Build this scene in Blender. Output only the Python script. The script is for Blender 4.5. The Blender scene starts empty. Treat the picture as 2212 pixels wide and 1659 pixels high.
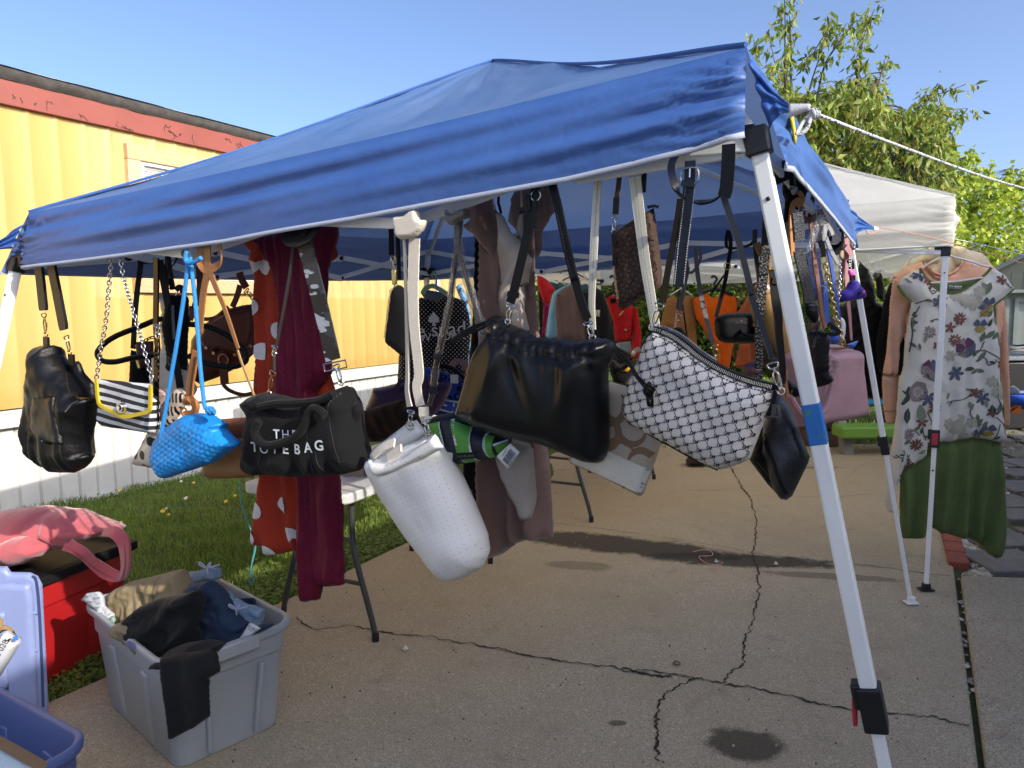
import bpy, math, random
import numpy as np
from math import sin, cos, pi, radians as rad
from mathutils import Vector as V, Matrix, noise
from mathutils.geometry import delaunay_2d_cdt
SC = bpy.context.scene
COL = SC.collection
random.seed(7)
# ---------------------------------------------------------------- camera, sky, sun
F = 1579.0                                  # focal length in pixels of a 2212 px wide picture
CAM = V((0, 0, 1.5))
R3 = Matrix.Rotation(rad(84), 3, 'X') @ Matrix.Rotation(-0.013, 3, 'Z')
cd = bpy.data.cameras.new('camera'); cam = bpy.data.objects.new('camera', cd); COL.objects.link(cam)
cam.matrix_world = Matrix.Translation(CAM) @ R3.to_4x4()
cd.sensor_width = 36; cd.lens = 36 * F / 2212; cd.clip_start = .05; cd.clip_end = 500
SC.camera = cam
SUN_H = V((.75, -.66, 0)).normalized(); ELEV = rad(27)
w = bpy.data.worlds.new('World'); SC.world = w; w.use_nodes = True
nt = w.node_tree; bg = nt.nodes['Background']
sky = nt.nodes.new('ShaderNodeTexSky'); sky.sky_type = 'NISHITA'; sky.sun_disc = False
sky.sun_elevation = ELEV; sky.sun_rotation = math.atan2(SUN_H.x, SUN_H.y)
sky.air_density = .5; sky.dust_density = 3.0; sky.ozone_density = 3.5; sky.altitude = 0
tint = nt.nodes.new('ShaderNodeMixRGB'); tint.blend_type = 'MULTIPLY'; tint.inputs[0].default_value = 1; tint.inputs[2].default_value = (1.04, 1.0, .95, 1)
nt.links.new(sky.outputs[0], tint.inputs[1]); nt.links.new(tint.outputs[0], bg.inputs[0]); bg.inputs[1].default_value = .15
sd = SUN_H * cos(ELEV) + V((0, 0, sin(ELEV)))
sl = bpy.data.lights.new('sun', 'SUN'); sl.energy = 2.0; sl.angle = rad(.53); sl.color = (1, .93, .82)
so = bpy.data.objects.new('sun', sl); COL.objects.link(so)
so.rotation_euler = sd.to_track_quat('Z', 'Y').to_euler()
SC.view_settings.view_transform = 'Standard'; SC.view_settings.look = 'None'
SC.view_settings.exposure = 1.36; SC.view_settings.gamma = 1

# ---------------------------------------------------------------- picture ray to place
def ray(u, v): return R3 @ V(((u - 1106) / F, (829.5 - v) / F, -1))
def dep(u, v, y): r = ray(u, v); return CAM + r * (y / r.y)
def gnd(u, v, z=0): r = ray(u, v); return CAM + r * ((z - CAM.z) / r.z)
def onp(u, v, p0, n): r = ray(u, v); return CAM + r * ((p0 - CAM).dot(n) / r.dot(n))
UP = V((0, 0, 1))

# ---------------------------------------------------------------- materials
def lin(c):
    if isinstance(c, str):
        c = [int(c[i:i + 2], 16) / 255 for i in (0, 2, 4)]
    return tuple(x / 12.92 if x <= .04045 else ((x + .055) / 1.055) ** 2.4 for x in c) + (1,)
class NT:
    def __init__(s, m): s.t = m.node_tree; s.n = s.t.nodes
    def add(s, ty, **k):
        x = s.n.new('ShaderNode' + ty)
        for a, b in k.items(): setattr(x, a, b)
        return x
    def put(s, sock, val):
        if hasattr(val, 'node'): s.t.links.new(val, sock)
        elif val is not None: sock.default_value = val
    def math(s, op, a, b=None, c=None):
        x = s.add('Math', operation=op)
        for i, q in enumerate((a, b, c)):
            if q is not None: s.put(x.inputs[i], q)
        return x.outputs[0]
    def mix(s, f, a, b, mode='MIX'):
        x = s.add('MixRGB', blend_type=mode)
        s.put(x.inputs[0], f); s.put(x.inputs[1], a); s.put(x.inputs[2], b); return x.outputs[0]
    def noise(s, co, scale, detail=3, rough=.55, stretch=None):
        if stretch:
            mp = s.add('Mapping'); s.put(mp.inputs[0], co); mp.inputs['Scale'].default_value = stretch; co = mp.outputs[0]
        x = s.add('TexNoise'); s.put(x.inputs['Vector'], co); x.inputs['Scale'].default_value = scale
        x.inputs['Detail'].default_value = detail; x.inputs['Roughness'].default_value = rough; return x.outputs[0]
    def vor(s, co, scale, feature='F1', rnd=1.0):
        x = s.add('TexVoronoi', feature=feature); s.put(x.inputs['Vector'], co); x.inputs['Scale'].default_value = scale
        x.inputs['Randomness'].default_value = rnd; return x.outputs[0]
    def ramp(s, f, a, b):
        x = s.add('MapRange'); s.put(x.inputs[0], f); x.inputs[1].default_value = a; x.inputs[2].default_value = b; return x.outputs[0]
    def sep(s, co):
        x = s.add('SeparateXYZ'); s.put(x.inputs[0], co); return x.outputs
    def comb(s, x_, y_, z_):
        x = s.add('CombineXYZ')
        for i, q in enumerate((x_, y_, z_)): s.put(x.inputs[i], q)
        return x.outputs[0]
MC = {}
def M(name, col, rough=.6, metal=0., bump=None, var=None, trans=0., coat=0., sheen=0., spec=.5, fn=None, bd=.004, stretch=None):
    """plain procedural surface: colour with noise variation, noise bump, optional light coming through"""
    if name in MC: return MC[name]
    m = bpy.data.materials.new(name); m.use_nodes = True; n = NT(m)
    b = n.n['Principled BSDF']; tc = n.add('TexCoord').outputs['Object']
    c = lin(col)
    cs = None
    if var:
        f = n.noise(tc, var[0], 4, .6, stretch); f = n.ramp(f, .3, .7)
        cs = n.mix(f, tuple(x * (1 - var[1]) for x in c[:3]) + (1,), tuple(min(1, x * (1 + var[1])) for x in c[:3]) + (1,))
    if fn: cs = fn(n, tc, cs if cs is not None else c)
    n.put(b.inputs['Base Color'], cs if cs is not None else c)
    b.inputs['Roughness'].default_value = rough; b.inputs['Metallic'].default_value = metal
    b.inputs['Coat Weight'].default_value = coat; b.inputs['Coat Roughness'].default_value = .12
    b.inputs['Sheen Weight'].default_value = sheen; b.inputs['Specular IOR Level'].default_value = spec
    if bump:
        bp = n.add('Bump'); bp.inputs['Strength'].default_value = bump[1]; bp.inputs['Distance'].default_value = bd
        h = n.vor(tc, bump[0]) if len(bump) > 2 and bump[2] == 'v' else n.noise(tc, bump[0], 4, .6, stretch)
        n.put(bp.inputs['Height'], h); n.put(b.inputs['Normal'], bp.outputs[0])
    if trans:
        t = n.add('BsdfTranslucent'); n.put(t.inputs[0], cs if cs is not None else c)
        x = n.add('MixShader'); x.inputs[0].default_value = trans
        n.t.links.new(b.outputs[0], x.inputs[1]); n.t.links.new(t.outputs[0], x.inputs[2])
        n.t.links.new(x.outputs[0], n.n['Material Output'].inputs[0])
    MC[name] = m; return m
def fabric(name, col, **k):
    d = dict(rough=.85, bump=(900, .25), var=(9, .10), sheen=.05, bd=.001, spec=.2); d.update(k); return M(name, col, **d)
def leather(name, col, **k):
    d = dict(rough=.42, bump=(420, .45, 'v'), var=(12, .12), bd=.0015, spec=.38); d.update(k); return M(name, col, **d)

# ---------------------------------------------------------------- mesh building
def link(name, Vs, Fs, mat, parent=None, smooth=True, mi=None, auto=None):
    me = bpy.data.meshes.new(name); me.from_pydata([tuple(p) for p in Vs], [], [tuple(f) for f in Fs])
    for m in (mat if isinstance(mat, (list, tuple)) else [mat]): me.materials.append(m)
    if mi is not None: me.polygons.foreach_set('material_index', list(mi))
    me.polygons.foreach_set('use_smooth', [smooth] * len(me.polygons))
    if auto: me.set_sharp_from_angle(angle=rad(auto))
    me.update()
    o = bpy.data.objects.new(name, me); COL.objects.link(o)
    if parent: o.parent = parent
    return o
def bevel(o, wd=.002, seg=2):
    b = o.modifiers.new('bevel', 'BEVEL'); b.width = wd; b.segments = seg; b.limit_method = 'ANGLE'; b.angle_limit = rad(40); return o
def solid(o, t):
    b = o.modifiers.new('solid', 'SOLIDIFY'); b.thickness = t; b.offset = 0; return o
def crom(pts, k=6, closed=False):
    pts = [V(p) for p in pts]; n = len(pts)
    if n < 3 and not closed: return [pts[0].lerp(pts[-1], i / k) for i in range(k + 1)]
    out = []
    for i in range(n if closed else n - 1):
        if closed: a, b, c, d = (pts[(i + j) % n] for j in (-1, 0, 1, 2))
        else: a, b, c, d = pts[max(i - 1, 0)], pts[i], pts[i + 1], pts[min(i + 2, n - 1)]
        for j in range(k):
            t = j / k
            out.append(.5 * ((2 * b) + (c - a) * t + (2 * a - 5 * b + 4 * c - d) * t * t + (3 * b - a - 3 * c + d) * t ** 3))
    if not closed: out.append(pts[-1])
    return out
class MB:
    def __init__(s): s.v = []; s.f = []; s.m = []
    def add(s, vs, fs, m=0):
        k = len(s.v); s.v += [V(p) for p in vs]; s.f += [tuple(i + k for i in f) for f in fs]; s.m += [m] * len(fs); return s
    def box(s, c, size, R=None, m=0, taper=1.):
        c = V(c); vs = []
        for z in (-.5, .5):
            for y in (-.5, .5):
                for x in (-.5, .5):
                    k = taper if z < 0 else 1
                    p = V((x * size[0] * k, y * size[1] * k, z * size[2])); vs.append(c + (R @ p if R else p))
        return s.add(vs, [(0, 2, 3, 1), (4, 5, 7, 6), (0, 1, 5, 4), (2, 6, 7, 3), (0, 4, 6, 2), (1, 3, 7, 5)], m)
    def bar(s, p, q, a, b, up=UP, m=0):
        p, q = V(p), V(q); t = (q - p).normalized(); x = t.cross(V(up))
        if x.length < 1e-4: x = t.cross(V((1, 0, 0)))
        x.normalize(); y = x.cross(t)
        R = Matrix((x, y, t)).transposed(); return s.box((p + q) / 2, (a, b, (q - p).length), R, m)
    def tube(s, pts, r, n=8, closed=False, m=0, flat=1.):
        pts = [V(p) for p in pts]; N = len(pts); rr = r if isinstance(r, (list, tuple)) else [r] * N
        vs = []; fs = []; prev = None
        for i, p in enumerate(pts):
            t = (pts[(i + 1) % N] - pts[i - 1]) if closed else (pts[min(i + 1, N - 1)] - pts[max(i - 1, 0)])
            t.normalize()
            if prev is None:
                x = t.cross(UP)
                if x.length < .05: x = t.cross(V((0, 1, 0)))
            else: x = prev - t * prev.dot(t)
            if x.length < 1e-6: x = t.orthogonal()
            x.normalize(); prev = x; y = t.cross(x)
            vs += [p + (x * cos(2 * pi * j / n) + y * sin(2 * pi * j / n) * flat) * rr[i] for j in range(n)]
        for i in range(N if closed else N - 1):
            k = (i + 1) % N
            fs += [(i * n + j, i * n + (j + 1) % n, k * n + (j + 1) % n, k * n + j) for j in range(n)]
        if not closed: fs += [tuple(range(n))[::-1], tuple((N - 1) * n + j for j in range(n))]
        return s.add(vs, fs, m)
    def ribbon(s, pts, wd, th, nrm=(0, -1, 0), m=0, k=5):
        pts = crom(pts, k); N = len(pts); vs = []; fs = []
        for i, p in enumerate(pts):
            t = (pts[min(i + 1, N - 1)] - pts[max(i - 1, 0)]).normalized()
            f = i / (N - 1)
            nn = V(nrm(f)) if callable(nrm) else V(nrm)
            x = t.cross(nn)
            if x.length < .05: x = t.cross(V((.3, -.9, .1)))
            x.normalize(); y = x.cross(t).normalized(); ww = wd(f) if callable(wd) else wd
            vs += [p + x * ww / 2 + y * th / 2, p - x * ww / 2 + y * th / 2, p - x * ww / 2 - y * th / 2, p + x * ww / 2 - y * th / 2]
        for i in range(N - 1):
            a = i * 4; b = a + 4
            fs += [(a + j, a + (j + 1) % 4, b + (j + 1) % 4, b + j) for j in range(4)]
        fs += [(3, 2, 1, 0), tuple((N - 1) * 4 + j for j in range(4))]
        return s.add(vs, fs, m)
    def grid(s, fn, nu, nv, m=0):
        vs = [fn(i / nu, j / nv) for j in range(nv + 1) for i in range(nu + 1)]
        return s.add(vs, [(j * (nu + 1) + i, j * (nu + 1) + i + 1, (j + 1) * (nu + 1) + i + 1, (j + 1) * (nu + 1) + i) for j in range(nv) for i in range(nu)], m)
    def disc(s, c, nrm, r, h, n=14, m=0):
        q = V(nrm).normalized(); c = V(c); return s.tube([c - q * h / 2, c + q * h / 2], r, n, m=m)
    def ring(s, c, r, t, nrm=(0, -1, 0), n=20, m=0, sx=1., sy=1.):
        q = V(nrm).normalized(); x = q.cross(UP)
        if x.length < .05: x = V((1, 0, 0))
        x.normalize(); y = x.cross(q); c = V(c)
        return s.tube([c + x * r * sx * cos(a) + y * r * sy * sin(a) for a in np.linspace(0, 2 * pi, n, False)], t, 6, True, m)
    def chain(s, pts, L, t, m=0, face=(0, -1, 0)):
        pts = [V(p) for p in pts]; d = [0]
        for a, b in zip(pts, pts[1:]): d.append(d[-1] + (b - a).length)
        n = max(2, int(d[-1] / (L * .72))); fc = V(face)
        for i in range(n):
            q = (i + .5) / n * d[-1]; k = max(j for j in range(len(pts) - 1) if d[j] <= q)
            p = pts[k].lerp(pts[k + 1], (q - d[k]) / max(1e-6, d[k + 1] - d[k])); tg = (pts[k + 1] - pts[k]).normalized()
            a = rad(35 if i % 2 else -40); x = tg.cross(fc).normalized(); y = x.cross(tg)
            x2 = x * cos(a) + y * sin(a)
            s.tube([p + tg * L * .5 * cos(h) + x2 * L * .33 * sin(h) for h in np.linspace(0, 2 * pi, 12, False)], t, 5, True, m)
        return s
    def out(s, name, mat, parent=None, smooth=True, auto=40):
        return link(name, s.v, s.f, mat, parent, smooth, s.m, auto)
def meta(o, label=None, cat=None, group=None, kind=None):
    for k, x in (('label', label), ('category', cat), ('group', group), ('kind', kind)):
        if x: o[k] = x
    return o
class Th:
    """one thing: an Empty with its own frame (x right, y away from its front, z up)"""
    def __init__(s, name, label, cat, p0, n=None, group=None):
        s.p0 = V(p0); s.n = V(n).normalized() if n is not None else V((0, -1, 0))
        ex = UP.cross(s.n).normalized(); ey = -s.n
        Mx = Matrix((ex, ey, UP)).transposed().to_4x4(); Mx.translation = s.p0
        s.mw = Mx; s.inv = Mx.inverted()
        s.e = bpy.data.objects.new(name, None); COL.objects.link(s.e); s.e.matrix_world = Mx; s.e.empty_display_size = .05
        meta(s.e, label, cat, group)
    def L(s, p): return s.inv @ V(p)
    def px(s, u, v, off=0.): return s.inv @ onp(u, v, s.p0 + s.n * off, s.n)
    def pp(s, pts): return [s.px(*p) for p in pts]
    def out(s, mb, name, mat, parent=None, **k): return mb.out(name, mat, parent or s.e, **k)
# smooth lattice noise for cloth wrinkles
def vn(x, y, seed=0):
    x = np.asarray(x, float); y = np.asarray(y, float); xi = np.floor(x).astype(np.int64); yi = np.floor(y).astype(np.int64)
    def h(a, b):
        k = (a * 374761393 + b * 668265263 + seed * 982451653) & 0x7fffffff
        k = ((k ^ (k >> 13)) * 1274126177) & 0x7fffffff
        return ((k ^ (k >> 16)) & 0xffff) / 65535.0 - .5
    fx = x - xi; fy = y - yi; fx = fx * fx * (3 - 2 * fx); fy = fy * fy * (3 - 2 * fy)
    return (h(xi, yi) * (1 - fx) + h(xi + 1, yi) * fx) * (1 - fy) + (h(xi, yi + 1) * (1 - fx) + h(xi + 1, yi + 1) * fx) * fy
def folds(amp, lam, seed=0, ztop=0., zbot=-1., slant=0., pw=1.):
    def f(x, z, d):
        t = np.clip((ztop - z) / max(1e-6, ztop - zbot), 0, 1) ** pw
        ph = (x + slant * z) / lam + 1.1 * vn(x / lam * .7, z / lam * .16, seed) + .35 * vn(x / lam * 1.7, z / lam * .4, seed + 5)
        s = np.sin(2 * pi * ph)
        return amp * t * (s * .6 + .4 * s * np.abs(s) + .5 * vn(x / lam * 2.3, z / lam * .5, seed + 9))
    return f
def wrk(amp, sc, seed=0, sx=1., sz=1.):
    def f(x, z, d): return amp * (2 * vn(x / sc * sx, z / sc * sz, seed) + vn(x / sc * 2.1 * sx, z / sc * 2.1 * sz, seed + 1) + .5 * vn(x / sc * 4.3 * sx, z / sc * 4.3 * sz, seed + 2))
    return f
def crease(amp, sc, seed=0, sx=1., sz=1., ang=0.):
    ca, sa = cos(ang), sin(ang)
    def f(x, z, d):
        a, b = (x * ca + z * sa) / sc * sx, (z * ca - x * sa) / sc * sz
        a2 = a + .6 * vn(a * .8, b * .8, seed + 40); r = np.abs(2 * vn(a2, b, seed)); q = np.abs(2 * vn(a2 * 2.1 + 5, b * 2.1, seed + 3))
        return amp * ((.5 - np.minimum(r * 1.6, 1)) + .5 * (.5 - np.minimum(q * 1.6, 1))) * np.clip(d / .008, 0, 1)
    return f
def both(*fs): return lambda x, z, d: sum(f(x, z, d) for f in fs)
def pillow(th, name, poly, T, w, mat, res=.012, sm=0, disp=None, back=1., parent=None, off=0., loc=False, mi=None, holes=None):
    """closed soft body whose front outline is poly; thickness T reached w metres inside the edge"""
    P = [V(p) if loc else th.px(p[0], p[1], off) for p in poly]
    if sm: P = crom(P, sm, True)
    P = np.array([(p.x, p.z) for p in P]); B = []
    for a, b in zip(P, np.roll(P, -1, 0)):
        k = max(1, int(round(np.hypot(*(b - a)) / res))); B += [a + (b - a) * i / k for i in range(k)]
    B = np.array(B); A2 = np.roll(B, -1, 0)
    def inside(q):
        x, y = q[:, 0][:, None], q[:, 1][:, None]; x1, y1, x2, y2 = B[:, 0], B[:, 1], A2[:, 0], A2[:, 1]
        c = ((y1 > y) != (y2 > y)) & (x < (x2 - x1) * (y - y1) / (np.where(y2 == y1, 1e-12, y2 - y1)) + x1); return c.sum(1) % 2 == 1
    def dist(q):
        out = np.empty(len(q)); e = A2 - B; L = (e ** 2).sum(1) + 1e-12
        for i in range(0, len(q), 800):
            r = q[i:i + 800, None, :] - B[None]; t = np.clip((r * e).sum(2) / L, 0, 1)
            out[i:i + 800] = np.sqrt(((r - e * t[..., None]) ** 2).sum(2)).min(1)
        return out
    lo, hi = B.min(0), B.max(0); g = []
    for j, yy in enumerate(np.arange(lo[1] + res * .4, hi[1], res * .87)):
        for xx in np.arange(lo[0] + (res * .5 if j % 2 else 0), hi[0], res): g.append((xx, yy))
    g = np.array(g) if g else np.zeros((0, 2))
    if len(g): g = g[inside(g)]
    if len(g): g = g[dist(g) > res * .45]
    allp = np.vstack([B, g]); nb = len(B)
    r = delaunay_2d_cdt([V(p) for p in allp], [], [list(range(nb))], 1, 1e-6)
    q = np.array([(p.x, p.y) for p in r[0]]); tr = [tuple(f) for f in r[2]]
    d = dist(q); onb = np.array([any(k < nb for k in o) for o in r[3]]) if r[3] else d < 1e-6
    d = np.where(onb, 0, d)
    def prof(d): return np.sqrt(np.clip(1 - (1 - np.minimum(d / w, 1)) ** 2, 0, 1))
    dd = disp(q[:, 0], q[:, 1], d) if disp else np.zeros(len(q))
    f = prof(d); yf = -(T / 2 * f) - dd; yb = T / 2 * f * back - dd * (.7 if T > .02 else 1)
    yf = np.where(onb, -dd * .9, yf); yb = np.where(onb, -dd * .9, np.maximum(yb, yf + .0015))
    n = len(q); idx = np.full(n, -1); vs = [(a, y - off, b) for (a, b), y in zip(q, yf)]; k = n
    for i in range(n):
        if onb[i]: idx[i] = i
        else: idx[i] = k; vs.append((q[i, 0], yb[i] - off, q[i, 1])); k += 1
    fr = []; 
    for t in tr:
        a, b, c = (q[i] for i in t[:3]); s_ = (b[0] - a[0]) * (c[1] - a[1]) - (b[1] - a[1]) * (c[0] - a[0])
        t = t if s_ > 0 else t[::-1]; fr.append(t); fr.append(tuple(int(idx[i]) for i in t[::-1]))
    o = link(name, vs, fr, mat, parent or th.e, True)
    def surf(x, z, eps=.0012):
        x = np.atleast_1d(np.asarray(x, float)); z = np.atleast_1d(np.asarray(z, float)); qq = np.stack([x, z], 1)
        ins = inside(qq); dq = np.where(ins, dist(qq), 0)
        return -(T / 2 * prof(dq)) - (disp(x, z, dq) if disp else 0) - off - eps, ins, dq
    o_s = surf; return o, surf
TXT = {}
def text2d(body, size=1., bold=0.):
    """letters as flat polygons: (verts, faces), centred"""
    if body not in TXT:
        c = bpy.data.curves.new('lettering', 'FONT'); c.body = body; c.align_x = 'CENTER'; c.align_y = 'CENTER'; c.resolution_u = 3; c.offset = bold
        o = bpy.data.objects.new('lettering', c); COL.objects.link(o); bpy.context.view_layer.update()
        me = o.evaluated_get(bpy.context.evaluated_depsgraph_get()).to_mesh()
        TXT[body] = ([(p.co.x, p.co.y) for p in me.vertices], [tuple(p.vertices) for p in me.polygons])
        bpy.data.objects.remove(o); bpy.data.curves.remove(c)
    v, f = TXT[body]; return [(x * size, y * size) for x, y in v], f
def stamp(th, name, items, surf, mat, parent=None, eps=.0012, cull=.0):
    """items: (verts2d, faces, x, z, rot, material index[, sx]) laid on the front of a pillow"""
    xs, zs, fs, mi = [], [], [], []
    for it in items:
        vv, ff, x, z, ro, m = it[:6]; k = len(xs); sx = it[6] if len(it) > 6 else 1; sk = it[7] if len(it) > 7 else 0
        c, s = cos(ro), sin(ro)
        for a, b in vv:
            a = a * sx + sk * b; xs.append(x + a * c - b * s); zs.append(z + a * s + b * c)
        fs += [tuple(i + k for i in f) for f in ff]; mi += [m] * len(ff)
    y, ins, dq = surf(np.array(xs), np.array(zs), eps)
    keep = [(f, m) for f, m in zip(fs, mi) if all(ins[i] and dq[i] > cull for i in f)]
    if not keep: return None
    return link(name, list(zip(xs, y, zs)), [f for f, _ in keep], mat, parent or th.e, True, [m for _, m in keep])
def fan(pts): return (pts, [tuple(range(len(pts)))])
METAL = M('polished_nickel', 'c8c8c6', rough=.18, metal=1); GOLD = M('pale_gold_metal', 'd8bd7a', rough=.2, metal=1)
GUN = M('gunmetal', '55555a', rough=.25, metal=1); ROSE = M('rose_gold_metal', 'd0a080', rough=.22, metal=1)
def clasp(th, name, p, q, wd, mat, parent=None, dw=None):
    """strap loop ring at p, swivel snap hook down to q"""
    p, q = V(p), V(q); t = (q - p); L = t.length; t.normalize(); x = t.cross(V((0, -1, 0))).normalized(); b = MB(); r = wd * .11
    dw = dw or wd * .55
    b.tube(crom([p - x * dw, p + x * dw, p + x * dw * .8 + t * L * .16, p - x * dw * .8 + t * L * .16], 4, True), r, 6, True)
    b.tube([p + t * L * .15, p + t * L * .32], r * 1.7, 8)
    b.tube(crom([p + t * L * .3, p + t * L * .42 + x * wd * .32, p + t * L * .75 + x * wd * .3, p + t * L * .95, p + t * L * .75 - x * wd * .3, p + t * L * .42 - x * wd * .32], 4, True), r, 6, True)
    b.tube([p + t * L * .42 - x * wd * .32, p + t * L * .72 - x * wd * .28], r * 1.5, 6)
    b.ring(q, wd * .42, r, n=16)
    return th.out(b, name, mat, parent)
# ================================================================ layout of the place
ER = V((.4758, .8795, 0)); EF = V((.8795, -.4758, 0)); NF = -ER; NR = EF.copy()      # driveway direction, across it, outward normals
def hz(p, z=0.): return V((p[0], p[1], z))
FRc, FLc, BRc, BLc = V((.455, 1.37, 1.787)), V((-1.69, 2.53, 1.66)), V((1.616, 3.516, 1.765)), V((-.53, 4.676, 1.715))
# ---------------------------------------------------------------- materials of the setting
def conc(n, co, c):
    s = n.vor(co, 140); sp = n.ramp(s, .05, .45)
    k = n.mix(n.ramp(n.noise(co, 230, 2), .35, .65), lin('857a66'), lin('bfb39b'))
    k = n.mix(n.math('MULTIPLY', n.ramp(n.noise(co, 85, 2, .8), .57, .66), .8), k, lin('c8bba3'))
    k = n.mix(n.math('MULTIPLY', n.ramp(n.noise(co, 100, 2, .8, (1.3, 1, 1)), .58, .66), .7), k, lin('332c22'))
    k = n.mix(n.math('MULTIPLY', n.ramp(n.noise(co, 1.6, 6, .65), .4, .72), .4), k, lin('8e8068'))
    k = n.mix(n.math('MULTIPLY', n.ramp(n.noise(co, 7, 5, .7), .55, .75), .35), k, lin('5d5447'))
    x, y, z = n.sep(co)
    # tan-brown tint growing towards the far half of the slab
    far = n.ramp(n.math('ADD', n.math('ADD', y, n.math('MULTIPLY', x, -.35)), n.noise(co, 1.3, 3)), 3.4, 5.4)
    k = n.mix(n.math('MULTIPLY', far, .5), k, lin('a58c62'))
    wob = n.math('ADD', n.math('SUBTRACT', n.noise(co, 5, 5, .65), .5), n.math('MULTIPLY', n.math('SUBTRACT', n.noise(co, 17, 5, .7), .5), .9))
    for (a, b, rx, ry, ang, amt) in WET_DARK:
        dx = n.math('SUBTRACT', x, a); dy = n.math('SUBTRACT', y, b); ca, sa = cos(ang), sin(ang)
        p = n.math('DIVIDE', n.math('ADD', n.math('MULTIPLY', dx, ca), n.math('MULTIPLY', dy, sa)), rx)
        q = n.math('DIVIDE', n.math('SUBTRACT', n.math('MULTIPLY', dy, ca), n.math('MULTIPLY', dx, sa)), ry)
        d = n.math('SQRT', n.math('ADD', n.math('MULTIPLY', p, p), n.math('MULTIPLY', q, q)))
        d = n.math('ADD', d, n.math('MULTIPLY', wob, 1.0))
        k = n.mix(n.math('MULTIPLY', n.ramp(d, 1.12, .8), amt), k, lin('2a2218'))
    return k
def gp(u, v): p = gnd(u, v, .03); return p.x, p.y
WET_DARK = [(*gp(1330, 1175), .75, .17, -.36, .9), (*gp(1600, 1210), .55, .11, -.16, .9), (*gp(1255, 1222), .2, .07, -.2, .4),
       (*gp(1795, 1245), .35, .05, -.2, .5), (*gp(1610, 1610), .115, .1, 0, .8), (*gp(1333, 1562), .035, .02, 0, .7),
       (*gp(1740, 1010), .35, .05, -.05, .5), (*gp(1640, 985), .5, .09, -.1, .45)]  # last two only darken the slab near its far end
CONC = M('old_concrete', '8c8273', rough=.93, bump=(260, .5), bd=.004, fn=conc)
CRACK = M('crack_dirt', '2a251d', rough=1, bump=(120, .6))
MOSS = M('moss', '3c4420', rough=1, bump=(200, .8), var=(30, .4))
SOIL = M('lawn_soil', '4c5a2a', rough=1, bump=(60, .8), var=(8, .35), bd=.02)
# ---------------------------------------------------------------- ground
def plate(name, pts, z0, z1, mat, bv=.012):
    n = len(pts); vs = [(p[0], p[1], z0) for p in pts] + [(p[0], p[1], z1) for p in pts]
    fs = [tuple(range(n, 2 * n))] + [(i, (i + 1) % n, n + (i + 1) % n, n + i) for i in range(n)]
    o = link(name, vs, fs, mat, None, False); meta(o, kind='structure'); bevel(o, bv, 2); return o
meta(link('lawn', [(-90, -40, 0), (90, -40, 0), (90, 160, 0), (-90, 160, 0)], [(0, 1, 2, 3)], SOIL), kind='structure')
plate('bounce_road', [V((-40, -60, 0)), V((60, -60, 0)), V((60, -6, 0)), V((-40, -6, 0))], -.05, .02, M('pale_bounce_road', 'a8a39a', rough=.95, var=(2, .1)))  # unseen road added behind the camera to bounce sunlight forward
L0 = gnd(610, 1308); L1 = gnd(107, 1533)
J0 = gnd(2112, 1640, .03); J1 = gnd(2062, 1240, .03)
def along(p, q, y): t = (y - p.y) / (q.y - p.y); return V((p.x + (q.x - p.x) * t, y, 0))
fx = gnd(1185, 1000).y
la = [along(L0, L1, -1.5), along(L0, L1, 1.2), L1, L0, gnd(903, 1172), gnd(1183, 1045), gnd(1195, 985), gnd(1330, 968), gnd(1560, 965), gnd(1930, 965)]
le = [V((p.x + .012 * sin(i * 37.1), p.y, 0)) for i, p in enumerate(crom(la, 6))]
JF = V((J1.x + .03, J1.y, 0))
plate('driveway', [along(J0, J1, -1.5)] + [along(J0, J1, 6.3)] + le[::-1], -.05, .03, CONC)
K0 = gnd(2128, 1640, .045); K1 = gnd(2075, 1240, .045); yb = gnd(2100, 1242, .045).y
plate('driveway_apron', [along(K0, K1, -1.5), V((7, -1.5, 0)), V((7, yb - .6, 0)), along(K0, K1, yb)], -.05, .045, CONC)
b = MB(); jl = [along(J0, J1, y) + V((0.01, 0, .012)) for y in np.arange(.5, 6, .06)]
b.grid(lambda a, t: jl[int(round(t * (len(jl) - 1)))] + V((-.03 + .1 * a, 0, .004 * vn(a * 3, t * 90, 3))), 4, len(jl) - 1)
meta(b.out('joint_moss', MOSS), kind='structure')
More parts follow.
